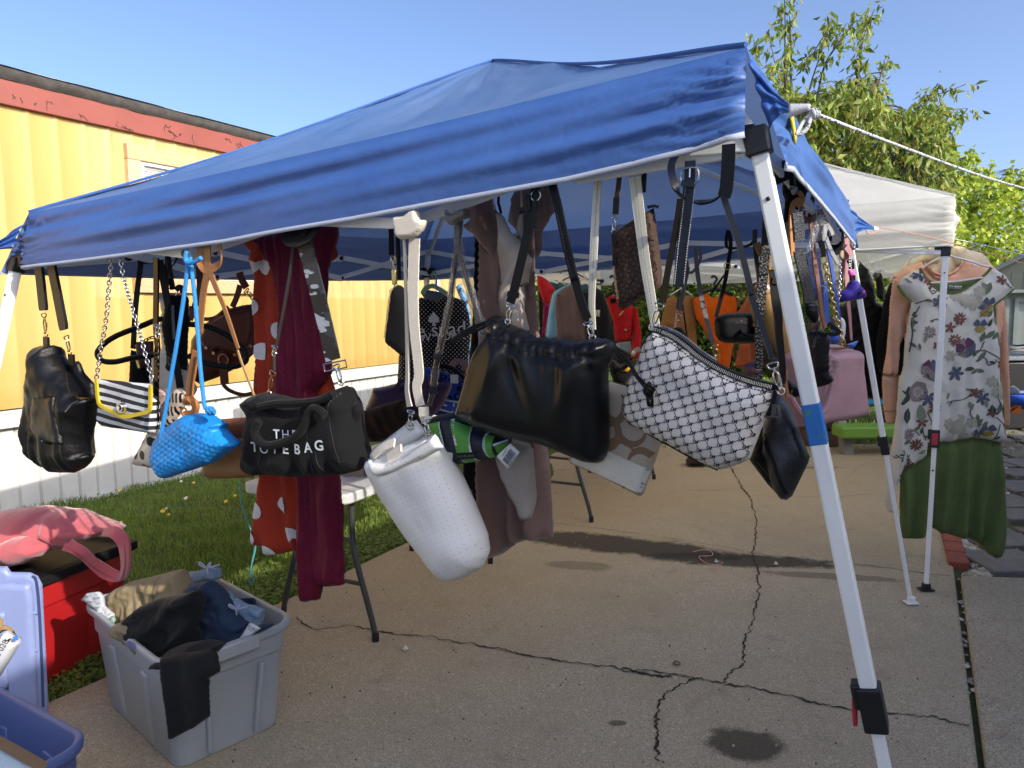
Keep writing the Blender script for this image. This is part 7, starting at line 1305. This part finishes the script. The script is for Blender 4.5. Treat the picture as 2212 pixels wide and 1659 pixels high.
for s_, k in (('970,870 1080,830 1150,870', 19), ('1100,1060 1180,1040 1240,1060', 19), ('960,960 920,1100 900,1250', 19), ('1000,900 940,1050 930,1200 900,1400', 19), ('860,600 880,560 960,580', 19), ('1090,690 1130,760 1170,740 1130,720', 19), ('1640,1020 1700,960 1780,980', 19), ('1570,1420 1680,1380 1800,1430 1890,1480', 19), ('1600,1500 1700,1460 1740,1540 1830,1500 1810,1480', 19), ('1690,1280 1650,1380 1600,1420', 19), ('1230,320 1330,290 1460,260 1510,200', 20), ('1300,310 1260,360', 20), ('1820,60 1810,250 1900,480 1930,700', 20), ('1790,480 1900,580 1940,600', 20), ('1830,560 1800,700 1790,760', 20), ('770,920 830,1020', 20), ('950,590 960,680 990,760', 20), ('880,650 920,700', 20), ('750,900 700,960 650,930', 20), ('760,1080 800,1130', 20), ('1010,30 1080,60 1130,160', 20), ('1460,155 1560,165 1680,190', 20), ('1840,620 1960,600', 19), ('1930,640 2000,700 2020,660', 19), ('1880,1230 1870,1300 1900,1340', 19), ('1520,500 1500,420 1535,330', 20), ('1610,620 1600,560', 20), ('1000,420 1040,520 1090,540', 20)):
    D = smooth2(P9(s_, k)); w_ = .0026
    for a, c in zip(D, D[1:]):
        if rs.random() < .22: leaf(a[0], a[1], rs.uniform(.018, .034), rs.uniform(0, 6.3), rs.choice([4, 5, 9, 9]), .38)
        L = math.hypot(c[0] - a[0], c[1] - a[1]) + 1e-9; nx, nz = -(c[1] - a[1]) / L * w_, (c[0] - a[0]) / L * w_; items.append(([(a[0] + nx, a[1] + nz), (a[0] - nx, a[1] - nz), (c[0] - nx, c[1] - nz), (c[0] + nx, c[1] + nz)], [(0, 1, 2, 3)], 0, 0, 0, 6 if rs.random() < .6 else 5))
stamp(T, 'floral_print', items, sf, FM, o, eps=.003)
# ================================================================ folding tables and what lies on them
GMET = M('grey_table_leg', '3b3d3c', rough=.4, bump=(120, .1)); TTOP = M('white_table_plastic', 'c9c9c6', rough=.5, bump=(500, .15))
def folding_table(label, K1, K2, Lg, z, legs_px=None):
    ex = hz(K2) - hz(K1); W_ = ex.length; ex.normalize(); n = V((ex.y, -ex.x, 0)); c = (hz(K1) + hz(K2)) / 2 - n * Lg / 2
    T = Th('folding_table', label, 'table', c, n); hw, hl = W_ / 2, Lg / 2
    b = MB(); P = []
    for sx, sy, a0 in ((1, -1, -pi / 2), (1, 1, 0), (-1, 1, pi / 2), (-1, -1, pi)):
        for i in range(6): a = a0 + pi / 2 * i / 5; P.append((sx * (hw - .06) + .06 * cos(a), sy * (hl - .06) + .06 * sin(a)))
    m = len(P); b.add([(x, y, z - .045) for x, y in P] + [(x, y, z) for x, y in P], [tuple(range(m))[::-1], tuple(range(m, 2 * m))] + [(i, (i + 1) % m, m + (i + 1) % m, m + i) for i in range(m)]); bevel(T.out(b, 'tabletop', TTOP, smooth=False), .008)
    for sy in (-1, 1):
        y = sy * (hl - .22); kids = []
        for sx in (-1, 1):
            b = MB(); q = [(sx * (hw - .14), y, z - .045), (sx * (hw - .14), y, z - .24), (sx * (hw - .12), y + sy * .01, z - .34), (sx * (hw - .035), y + sy * .015, .12), (sx * (hw - .02), y + sy * .015, .02)]
            b.tube(crom(q, 5), .0135, 10); lg = T.out(b, 'leg', GMET); kids.append(lg); b = MB(); b.tube([V(q[-1]) + V((0, 0, .05)), V(q[-1]) - V((0, 0, .018))], .0165, 10); T.out(b, 'foot_cap', BLKP, lg)
        b = MB(); b.tube([(-(hw - .09), y + sy * .012, .28), (hw - .09, y + sy * .012, .28)], .010, 8); b.tube([(0, y, z - .05), (0, y - sy * .3, z - .05)], .009, 8); b.tube([(-.12, y, z - .3), (0, y - sy * .32, z - .06)], .008, 8); b.tube([(-(hw - .14), y, z - .27), (hw - .14, y, z - .27)], .009, 8); T.out(b, 'leg_brace', GMET)
    return T
TA = folding_table('white plastic folding table end behind the burgundy dress', gnd(517, 1043, .74), gnd(742, 1072, .74), 1.5, .74)
def vsub(a, c): return hz(a) - hz(c)
folding_table('second folding table under the canopy behind the mauve dress with dark bags', V((-.10, 4.99, 0)), V((.45, 4.69, 0)), 1.8, .72)
TB = 'bags lying on the folding tables'
T = DT('tote_bag', 'smooth purple leather tote lying on the folding table behind the white webbing strap', 'handbag', 905, 850, 4.0, group=TB); o, sf = pillow(T, 'body', C(24, '375,805 430,690 485,520 560,512 700,480 900,430 1250,430 1500,440 1562,455 1550,520 1450,740 1350,860 1280,905 900,900 500,860'), .14, .06, leather('purple_leather', '33183c', rough=.4), .014, disp=wrk(.008, .14, 3)); strap(T, 'handle', C(24, '790,560 830,480 860,430 1000,400'), 9, leather('purple_leather', '33183c'), .006, off=.075); strap(T, 'handle', C(24, '1200,350 1190,500 1180,620'), 12, leather('purple_leather', '33183c'), .006, off=.075); stitch(T, 'seam', C(24, '430,690 700,715 1000,740'), sf, DTHR, .003, .006, .002, o)
T = DT('suede_bag', 'slouchy dark brown suede bag flopped on the folding table', 'handbag', 795, 905, 3.6, group=TB); pillow(T, 'body', C(24, '270,940 340,830 480,790 620,740 760,700 925,655 935,800 1100,880 1150,1000 950,1050 760,1180 600,1250 440,1260 370,1230 330,1130'), .16, .07, fabric('dark_suede', '2d2018', rough=.95, bump=(200, .5)), .012, disp=both(wrk(.012, .12, 4), folds(.010, .1, 4, .2, -.1, .8)))
T = DT('handbag', 'taupe bag standing on the folding table edge below the black canvas tote', 'handbag', 770, 1000, 3.35, group=TB); o, sf = pillow(T, 'body', C(7, '675,560 780,500 860,415 870,480 885,560 905,600 820,632 680,632'), .14, .04, leather('taupe_leather', '9a8578'), .012, disp=wrk(.005, .1, 2)); stitch(T, 'edging', C(7, '835,520 845,580 815,628 700,632'), sf, BLKF, .004, .004, 0, o, True)
T = DT('leopard_bag', 'blue and black leopard print bag with a lettered blue band on the table', 'handbag', 985, 860, 4.25, group=TB)
o, sf = pillow(T, 'body', C(24, '1150,230 1300,240 1450,290 1740,390 1745,600 1660,870 1400,900 1280,880 1180,600'), .14, .06, fabric('blue_leopard', '1d3a8a', fn=lambda n, co, k: n.mix(n.ramp(n.math('ABSOLUTE', n.math('SUBTRACT', n.vor(co, 22), .42)), .13, .09), lin('22408f'), lin('080a12'))), .014); stamp(T, 'band', [(*qgrid(xz(T, C(24, '1490,655 1750,725 1720,870 1425,795')), 10, 5), 0, 0, 0, 0), (*qgrid(xz(T, C(24, '1485,652 1750,722 1748,742 1482,668')), 10, 2), 0, 0, 0, 1), (*qgrid(xz(T, C(24, '1428,785 1722,862 1718,882 1420,802')), 10, 2), 0, 0, 0, 1)], sf, [M('royal_band', '1c3f9c', rough=.6), M('white_band_print', 'b8bcc0')], o, eps=.006); stamp(T, 'lettering', [(*text2d('BRETA', .105), *xz(T, C(24, '1470,735'))[0], rad(-13), 0)], sf, M('white_band_print', 'b8bcc0'), o, eps=.011)
b = MB(); b.ribbon([T.px(*p, .05) for p in C(24, '1555,220 1600,160 1680,160 1740,230 1745,290')], .04, .006, (0, -.7, .7)); T.out(b, 'pink_handle', leather('dusty_pink_leather', '7d5c58')); cordp(T, 'handle', C(24, '1380,225 1500,230 1620,280 1740,400'), 5, BLKS, off=.08); b = MB(); b.box(T.px(*C(24, '1590,395')[0], .08), (.045, .006, .05)); T.out(b, 'tag', M('label_white', 'c0c2c4'), smooth=False)
T = DT('handbag', 'dark bag with a yellow tag on the second table right of the black slouchy bag', 'handbag', 1335, 815, 4.3, group=TB); pillow(T, 'body', C(8, '450,60 520,110 600,60 640,130 560,260 470,240 440,160'), .1, .05, BLKF, .014); b = MB(); q = [T.px(*p, .06) for p in C(8, '525,160 590,115 605,125 575,160')]; b.add(q, [(0, 1, 2, 3)]); solid(T.out(b, 'yellow_tag', M('yellow_tag', 'b8911c'), smooth=False), .003); strap(T, 'fluffy_strap', C(22, '1900,1420 1960,1330 2060,1310'), 9, fabric('cream_fluff', '9a8f80', bump=(100, 1)), .02)
# ================================================================ bench, lounge and tub on the right
GRNP = M('lime_plastic_board', '6f9a3c', rough=.5, bump=(60, .1)); BLP = M('sky_blue_board', '2f86b4', rough=.5); GRP = M('green_board', '4f9140', rough=.5); GYP = M('grey_bench_frame', '7b7671', rough=.7, bump=(120, .3))
bl = gnd(1812, 985, .0); T = Th('picnic_bench', 'small picnic bench with lime green seat and blue top boards behind the pink handbag', 'bench', bl, V((.0, -1, 0)))
zz = lambda v: T.px(1830, v).z
b = MB(); b.box((.55, -.05, (zz(920) + zz(938)) / 2), (1.2, .26, abs(zz(920) - zz(945)))); bevel(T.out(b, 'seat', GRNP, smooth=False), .02)
b = MB(); b.box((.55, .62, zz(868)), (1.1, .3, .1)); b.box((.55, .30, zz(870)), (1.1, .3, .1)); bevel(T.out(b, 'top_board', BLP, smooth=False), .015); b = MB(); b.box((.55, 1.25, zz(905)), (1.2, .26, .09)); bevel(T.out(b, 'seat', GRP, smooth=False), .015)
for x in (.06, 1.02):
    for y, s in ((-.05, 1), (1.25, -1)): b = MB(); b.bar((x, y, 0), (x, y + s * .08, zz(938)), .1, .11); b.bar((x, y + s * .09, zz(938) - .02), (x, y + s * .32, zz(868) - .04), .09, .10); bevel(T.out(b, 'leg', GYP, smooth=False), .012)
T = Th('log_stump', 'low round wooden stump beside the bench under the pink handbag', 'stump', gnd(1765, 962), None); b = MB()
for k in range(2): b.tube([V((0, 0, .02 + k * .2)), V((.0, 0, .10 + k * .2)), V((.01, 0, .19 + k * .2))], [.27, .29, .27], 16)
T.out(b, 'log', M('dark_wood', '4a372a', rough=.9, bump=(30, .8), var=(10, .3)))
c = dep(2165, 900, 7.2); T = Th('lounge_chair', 'blue sling lounge chair with curved frame at the right edge', 'chair', hz(c), None)
BLF = M('blue_frame_metal', '2f4a80', rough=.4); b = MB(); zt = T.L(dep(2160, 868, 7.2)).z; x0 = T.L(dep(2125, 868, 7.2)).x
b.tube(crom([(x0, 0, zt), (x0 - .05, 0, zt - .12), (x0 - .03, 0, .25), (x0 + .02, 0, .06), (x0 + .1, 0, .03)], 5), .035, 10); b.tube([(x0, 0, zt), (x0 + .9, 0, zt)], .03, 10); b.tube([(x0, .7, zt), (x0 + .9, .7, zt)], .03, 10); b.tube(crom([(x0, .7, zt), (x0 - .05, .7, zt - .12), (x0 - .03, .7, .25), (x0 + .1, .7, .03)], 5), .03, 10); T.out(b, 'frame', BLF)
b = MB(); b.grid(lambda a, t: V((x0 + a * .9, t * .7, zt - .02 - .10 * sin(pi * t))), 10, 10); solid(T.out(b, 'sling', fabric('blue_sling', '2a58b8')), .01); pillow(T, 'towel', C(28, '365,1230 480,1245 480,1310 400,1310 370,1290'), .3, .03, fabric('blue_towel', '2c5cc0'), .02, off=.05); pillow(T, 'cloth_pile', C(28, '362,1160 400,1155 430,1200 425,1230 362,1225'), .2, .05, fabric('white_rag', '9aa4ac'), .02, off=-.1); strap(T, 'orange_cloth', C(28, '385,1310 420,1330 410,1370'), 20, fabric('orange_cloth', 'b05a20'), .01)
c = dep(2165, 810, 8.2); T = Th('storage_tub', 'large black storage tub with a grey rim and hose on top at the right edge', 'tub', hz(c), None); zt = T.L(dep(2165, 775, 8.2)).z; x0 = T.L(dep(2114, 775, 8.2)).x
b = MB(); b.box((x0 + .6, .3, zt / 2), (1.2, .6, zt - .06), taper=.92); bevel(T.out(b, 'body', BLKP, smooth=False), .03); b = MB(); b.box((x0 + .6, .3, zt), (1.26, .66, .05)); bevel(T.out(b, 'rim', M('grey_rim', '6a7076', rough=.5), smooth=False), .012)
T = Th('garden_hose', 'coiled dark garden hose lying on top of the black tub', 'hose', c + V((x0 + .5, .3, zt + .03)) - hz(c) + hz(c), None); T.e.location = hz(c) + V((x0 + .5, .3, zt + .03)); b = MB()
for k in range(4): b.tube([V(((.34 - .03 * k) * cos(a), .2 * sin(a), .03 + .025 * k + .02 * sin(3 * a + k))) for a in np.linspace(0, 2 * pi, 30, False)], .016, 8, True)
T.out(b, 'coil', M('hose_rubber', '30373c', rough=.5))
# ================================================================ storage totes at the left
def rrect(w_, d, r, n=6):
    P = []
    for sx, sy, a0 in ((1, -1, -pi / 2), (1, 1, 0), (-1, 1, pi / 2), (-1, -1, pi)):
        for i in range(n): a = a0 + pi / 2 * i / (n - 1); P.append((sx * (w_ / 2 - r) + r * cos(a), sy * (d / 2 - r) + r * sin(a)))
    return P
def tote(name, label, c, yaw, L_, W_, H, mat, taper=.84, rim=.028, lid=None, ribs=True):
    n = V((sin(yaw), -cos(yaw), 0)); T = Th(name, label, 'storage tote', c, n); b = MB(); rings = []
    def add(w_, d, r, z): rings.append([(x, y, z) for x, y in rrect(w_, d, r, 8)])
    k = taper
    add(L_ * k, W_ * k, .05, 0); add(L_ * k + .01, W_ * k + .01, .06, .012); add(L_ * (k + (1 - k) * .74), W_ * (k + (1 - k) * .74), .075, H * .74); add(L_ * (k + (1 - k) * .76) + .012, W_ * (k + (1 - k) * .76) + .012, .075, H * .755); add(L_ - .004, W_ - .004, .08, H - rim)
    add(L_ + .03, W_ + .03, .09, H - rim); add(L_ + .036, W_ + .036, .09, H - .008); add(L_ + .028, W_ + .028, .09, H); add(L_ + .004, W_ + .004, .085, H); add(L_ - .008, W_ - .008, .08, H - .012); add(L_ * (k + (1 - k) * .5) - .01, W_ * (k + (1 - k) * .5) - .01, .07, H * .5); add(L_ * k - .006, W_ * k - .006, .05, .012)
    m = len(rings[0]); vs = []
    for j, rg in enumerate(rings):
        for i, p in enumerate(rg):
            x, y, z = p
            if ribs and 1 <= j <= 4:
                t = abs(x) / (L_ / 2); u_ = abs(y) / (W_ / 2)
                if u_ > .75 and t < .22: y *= 1 - .035 * (1 - z / H)
                if t > .75 and u_ < .3: x *= 1 - .02 * (1 - z / H)
            vs.append((x, y, z))
    fs = [(j * m + i, j * m + (i + 1) % m, (j + 1) * m + (i + 1) % m, (j + 1) * m + i) for j in range(len(rings) - 1) for i in range(m)] + [tuple(range(m))[::-1], tuple((len(rings) - 1) * m + i for i in range(m))]
    o = link('body', vs, fs, mat, T.e, True); o.data.set_sharp_from_angle(angle=rad(50)); bevel(o, .004)
    for sx in (-1, 1):
        b = MB(); b.box((sx * (L_ / 2 + .016), 0, H - .022), (.03, W_ * .36, .05)); h = bevel(T.out(b, 'handle', mat, smooth=False), .008)
    if ribs:
        for sy in (-1, 1):
            for x in (-L_ * .2, L_ * .2): b = MB(); b.bar((x * k, sy * W_ * k / 2 * .995, .02), (x, sy * W_ * (k + (1 - k) * .74) / 2 * .995, H * .72), .05, .016, (0, 1, 0)); bevel(T.out(b, 'rib', mat, smooth=False), .007, 3)
        for sx in (-1, 1):
            for y in (-W_ * .22, W_ * .22): b = MB(); b.bar((sx * L_ * k / 2 * .995, y * k, .02), (sx * L_ * (k + (1 - k) * .74) / 2 * .995, y, H * .72), .016, .045, (1, 0, 0)); bevel(T.out(b, 'rib', mat, smooth=False), .007, 3)
    return T
GT = M('grey_tote_plastic', '9aa2a8', rough=.42, bump=(250, .12), var=(3, .05)); GTOP = hz(V((-1.195, 2.555, 0)), .03)
T = tote('storage_tote', 'large grey plastic tote overflowing with folded trousers and jeans', GTOP, atan := math.atan2(-.54, .58), .74, .43, .395, GT)
def cloth_in(name, label, cat, pts, y, mat, T_=.12, w_=.05, seed=1, am=.008, n=(-.3, -.95, 0), off=0.):
    T_ *= .55; w_ = min(w_, .022)
    u = sum(p[0] for p in pts) / len(pts); v = sum(p[1] for p in pts) / len(pts); T = DT(name, label, cat, u, v, y, n, 'clothes in the grey tote'); o, sf = pillow(T, 'card' if name == 'price_tag' else 'fabric', pts, T_, w_, mat, .007, disp=both(wrk(am * .7, .07, seed), crease(am * 2.6, .10, seed, 1, .55, .4 + seed), crease(am * 1.2, .045, seed + 2, 1, .6, seed)), off=off); return T, o, sf
KH = fabric('khaki_cotton', '8c7d60'); BKT = fabric('black_trousers_cloth', '15171b', rough=.75); DEN = fabric('dark_denim', '2a3850', bump=(600, .6)); LDN = fabric('light_denim', '7f96aa', bump=(600, .6))
T, o, sf = cloth_in('trousers', 'folded khaki trousers on top of the grey tote', 'trousers', C(6, '650,645 750,600 940,555 985,540 1035,540 1080,640 1110,700 1000,800 700,850 640,860 665,760'), 2.62, KH, .16, .06, 3); stitch(T, 'seam', C(6, '940,560 930,690'), sf, M('khaki_seam', '5a5040'), .003, .006, 0, o, True, False, .002)
T, o, sf = cloth_in('trousers', 'black trousers draped over the near corner of the grey tote', 'trousers', C(6, '690,835 800,740 900,700 1010,680 1100,660 1115,740 1100,860 1090,990 1010,1030 960,1060 890,1040 870,960'), 2.36, BKT, .18, .07, 5, .010); pillow(T, 'hanging_leg', C(6, '905,1040 1010,1010 1215,985 1250,1110 1182,1152 1190,1365 1100,1430 978,1490 955,1380 940,1290'), .035, .02, BKT, .01, off=.215, disp=both(wrk(.005, .1, 2), folds(.006, .09, 4, .3, -.3))); pillow(T, 'rim_fold', C(6, '900,1045 960,990 1080,970 1160,985 1215,985 1200,1040 1000,1060'), .24, .05, BKT, .011, off=.10, disp=wrk(.006, .07, 3))
T, o, sf = cloth_in('jeans', 'dark blue jeans folded in the middle of the grey tote', 'jeans', C(6, '1070,620 1190,595 1230,640 1300,780 1400,850 1360,930 1220,980 1090,1010 1085,900 1115,780'), 2.45, DEN, .15, .06, 7, .009); stitch(T, 'stitching', C(6, '1120,860 1160,920 1210,975'), sf, M('denim_thread', '8a92a0'), .0016, .004, .002, o, eps=.003); cloth_in('jeans', 'rolled dark denim along the right rim of the grey tote', 'jeans', C(6, '1220,980 1260,920 1350,900 1480,850 1550,840 1540,860 1400,925 1260,975'), 2.36, DEN, .08, .03, 8, .006)
T, o, sf = cloth_in('jeans', 'faded light jeans with a white ribbon bow at the back of the tote', 'jeans', C(6, '1040,590 1110,545 1190,525 1235,535 1245,590 1190,600 1100,620'), 2.75, LDN, .12, .05, 9); RIB = fabric('white_ribbon', 'b4b4c8', bump=None)
def bow(T, px, sc, off): 
    for s_ in ([(0, 0), (-10, -3), (-19, -9), (-17, -13), (-9, -8), (0, 0)], [(0, 0), (5, -8), (10, -13), (8, -6), (0, 0)], [(0, 0), (12, -2), (22, -5), (32, -8)], [(0, 0), (2, 7), (2, 15)]): strap(T, 'ribbon_bow', [(px[0] + a * sc, px[1] + c * sc) for a, c in s_], 3.6 * sc, RIB, .0015, off=off)
bow(T, C(6, '1170,525')[0], .9, .07)
T, o, sf = cloth_in('jeans', 'small light denim shorts with ribbon bow near the right rim', 'jeans', C(6, '1290,720 1320,700 1380,740 1490,762 1480,850 1440,860 1350,800 1300,770'), 2.48, LDN, .10, .04, 10); bow(T, C(6, '1335,760')[0], .8, .06); cloth_in('jeans', 'pale jeans leg tucked between the bows in the tote', 'jeans', C(6, '1230,640 1290,660 1330,700 1290,720 1250,690'), 2.6, LDN, .08, .03, 11); cloth_in('jeans', 'dark rolled denim cuff behind the small shorts', 'jeans', C(6, '1310,700 1420,700 1440,750 1380,745 1330,720'), 2.62, DEN, .07, .03, 12)
T, o, sf = cloth_in('trousers', 'rolled khaki shorts with frayed cuff at the front rim of the grey tote', 'shorts', C(6, '625,870 660,840 740,835 815,838 860,940 885,1030 830,1035 760,1000 690,940 640,910'), 2.37, fabric('khaki_light', '80755e'), .11, .03, 13, .009); strap(T, 'blue_drawcord', C(6, '725,950 760,970 800,990'), 8, M('lilac_cord', '6a6a94', rough=.8), .012, off=.07)
T, o, sf = cloth_in('romper', 'white baby garment with grey lettering hanging over the left rim of the tote', 'baby clothes', C(6, '463,705 490,670 545,662 575,690 585,740 650,790 640,830 600,825 560,770 510,740'), 2.56, fabric('white_jersey', 'b6babe'), .06, .03, 14, .005); vv, ff = text2d("carter's", .016)
stamp(T, 'lettering', [(vv, ff, a * .05 + (.02 if c % 2 else 0), c * .017, .15, 0) for a in range(-3, 4) for c in range(-7, 8)], sf, M('grey_print', '6a6e74'), o, eps=.002); cloth_in('romper', 'mint green garment corner at the left rim of the grey tote', 'baby clothes', C(6, '590,830 640,800 650,830 620,870'), 2.52, fabric('mint_cotton', '8fb0a4'), .05, .02, 15, .004)
T, o, sf = cloth_in('price_tag', 'white paper hang tag standing up at the right rim of the grey tote', 'tag', C(6, '1350,935 1415,832 1480,868 1400,925'), 2.33, M('tag_paper', 'c0c3c6', rough=.7), .004, .003, 1, .0); stamp(T, 'tag_lettering', [(*text2d('00 4821', .012), *xz(T, C(6, '1435,865'))[0], -.4, 0), (*text2d('7350 29', .010), *xz(T, C(6, '1428,878'))[0], -.4, 0)], flat(-.004), M('grey_print', '6a6e74'), o)
# red tote, black lid, pink bag
RT_ = M('red_tote_plastic', 'a81c20', rough=.42, bump=(200, .1), var=(3, .05)); ry = math.atan2(.95, .3)
rc = V((-2.075, 2.965, 0.0)); T = tote('storage_tote', 'red plastic tote with black lid standing on the grass', rc, ry, .74, .46, .44, RT_, .93, .02); b = MB(); P0 = rrect(.80, .52, .05, 6); P1 = rrect(.72, .44, .05, 6); m = len(P0)
b.add([(x, y, .425) for x, y in P0] + [(x, y, .462) for x, y in P0] + [(x, y, .468) for x, y in P1] + [(x * .97, y * .97, .452) for x, y in P1], [tuple(range(m))[::-1]] + [(j * m + i, j * m + (i + 1) % m, (j + 1) * m + (i + 1) % m, (j + 1) * m + i) for j in range(3) for i in range(m)] + [tuple(3 * m + i for i in range(m))]); ld = bevel(T.out(b, 'lid', M('black_lid_plastic', '1a1a1c', rough=.6, bump=(200, .1), spec=.15), smooth=False), .006)
for sx in (-.24, .24):
    for sy in (-1, 1): b = MB(); b.box((sx, sy * .255, .455), (.17, .045, .045)); bevel(T.out(b, 'lid_clip', M('black_lid_plastic', '1a1a1c'), ld, smooth=False), .012)
T = DT('tote_bag', 'pink fleece tote with long handles lying on the red tote', 'handbag', 110, 1110, 2.95, (-.2, -1, 0)); PF = fabric('pink_fleece', 'bf5f66', bump=(220, .9), sheen=.5, rough=.95)
o, sf = pillow(T, 'body', C(27, '-60,80 0,72 60,60 180,45 250,40 330,55 440,60 520,95 600,130 720,165 760,185 640,205 560,240 430,285 310,300 260,345 170,385 125,400 90,388 0,350 -60,320'), .34, .16, PF, .011, disp=both(wrk(.012, .13, 3), folds(.012, .12, 5, .3, -.2, 1.2))); pillow(T, 'cuff', C(27, '-40,250 0,262 100,225 190,215 250,250 300,300 260,345 170,385 125,402 90,392 0,350 -40,330'), .16, .06, PF, .011, off=.13, disp=wrk(.006, .07, 6)); stitch(T, 'seam', C(27, '150,210 220,240 300,300'), sf, M('pink_seam', '8c3e46'), .005, .005, 0, o, True, True, .003)
for s_ in ('640,205 720,190 780,260 790,400 770,470 700,450 600,390 520,320 430,265', '650,200 700,210 750,270 765,400 740,480 650,465 560,390 480,320 395,288'): b = MB(); b.ribbon([T.px(p[0], p[1], .12 + .05 * sin(i)) for i, p in enumerate(C(27, s_))], .03, .010, (0, -.8, .5)); T.out(b, 'handle', PF)
# blue lid, blue tote, boxes
BT = M('blue_lid_plastic', '8592bd', rough=.42, bump=(200, .1), var=(3, .04)); T = DT('bin_cover', 'periwinkle blue plastic lid standing upright against the red tote', 'lid', 55, 1380, 2.5, (.1, -1, 0))
o, sf = pillow(T, 'panel', C(27, '-140,410 45,410 65,445 190,448 235,470 262,520 300,1250 302,1400 250,1400 -140,1400'), .03, .008, BT, .012); f2, s2_ = pillow(T, 'raised_panel', C(27, '-140,510 170,512 195,530 212,620 240,1300 240,1360 -140,1360'), .03, .02, BT, .012, off=.018); pillow(T, 'groove', C(27, '-100,690 20,692 36,705 55,1180 -100,1180'), .012, .008, BT, .012, off=.034); b = MB()
for y in (695, 925, 1155): b.tube([T.px(*p, .017) for p in C(27, '195,%d 232,%d' % (y + 4, y + 6))], .006, 6)
T.out(b, 'rim_clip', BT); strap(T, 'rim_painted_shadow', C(27, '200,470 228,520 250,800 268,1280'), 5, M('navy_rim_shadow', '39466e', rough=.6), .004, off=.0155)  # darker blue strip paints the shadow along the rim as colour
BB = M('blue_tote_plastic', '485a8c', rough=.4, bump=(200, .1), var=(3, .05)); T = tote('storage_tote', 'empty dark blue plastic tote in the lower left corner', V((-1.56, 1.86, .0)), math.atan2(-.53, .85), .66, .44, .35, BB, .86, .03)
T = DT('cardboard_box', 'small white cardboard box with printed number tilted above the blue tote', 'box', 15, 1410, 1.95, (.2, -1, 0)); WCB = M('white_cardboard', 'b9bcc0', rough=.8); o, sf = pillow(T, 'side', C(27, '-80,900 40,810 130,880 60,1000 -20,1130 -80,1180'), .06, .006, WCB, .01); pillow(T, 'inner_flap', C(27, '-60,730 -10,725 25,740 20,770 75,790 120,870 95,830 30,810 -60,860'), .01, .006, M('kraft_card_inner', '8f7452', rough=.9), .01, off=-.02)
stamp(T, 'print', [(*text2d('305 758 028', .022), *xz(T, C(27, '10,945'))[0], rad(58), 0)], sf, M('print_black', '1b1b1d'), o, eps=.002); b = MB(); q = T.px(*C(27, '96,857')[0], .034); b.box(q, (.012, .001, .012)); T.out(b, 'blue_mark', M('blue_mark', '3a7ec0'), o, smooth=False)
T = DT('cardboard_box', 'open brown cardboard box edge in the bottom left corner', 'box', 40, 1640, 1.45, (.3, -1, 0)); b = MB(); P = [T.px(*p, .0) for p in ((-60, 1575), (0, 1604), (97, 1658))]; b.ribbon(P, .012, .02, (0, -1, 0)); T.out(b, 'flap_edge', M('kraft_card_edge', '75614a', rough=.9)); b = MB(); b.add([P[0], P[2], P[2] + V((0, 0, -.5)), P[0] + V((0, 0, -.5))], [(0, 1, 2, 3)]); solid(T.out(b, 'side', M('pale_blue_card', '9fb4c6', rough=.8), smooth=False), .006)
# stray things on the slab
b = MB(); T = Th('bottle_ring', 'small olive metal ring lying on the concrete', 'ring', gnd(1462, 1434, .034), None); b.ring((0, 0, .003), .014, .003, (0, 0, 1), 18); T.out(b, 'band', M('dull_brass', '5a5336', rough=.4, metal=.6))
for i, (u, v) in enumerate(((1674, 1220), (1545, 1215), (872, 1404))): T = Th('paper_scrap', ['crumpled white scrap on the wet patch of concrete', 'tiny white scrap by the crack in the driveway', 'tiny pale scrap near the long crack'][i], 'litter', gnd(u, v, .036), None); b = MB(); b.tube([V((0, 0, 0)), V((.008, .004, .008)), V((.018, 0, .002))], [.008, .012, .004], 6); T.out(b, 'scrap', M('scrap_white', 'c8c8c0'))
T = Th('dry_leaf', 'pale dry leaf flat on the driveway in front of the folding table', 'leaf', gnd(948, 1308, .034), None); b = MB(); b.add([(-.03, 0, 0), (0, .012, .002), (.035, .003, 0), (0, -.01, .001)], [(0, 1, 2, 3)]); T.out(b, 'blade', M('dry_leaf', '9a8a5c'))
T = DT('cushion', 'dark cushion lying on the driveway beyond the white lettered bag', 'cushion', 1507, 1000, 6.6); pillow(T, 'cushion', C(8, '1000,820 1030,785 1110,790 1180,840 1100,850 1010,850'), .2, .05, fabric('dark_cushion', '2c2420'), .02)
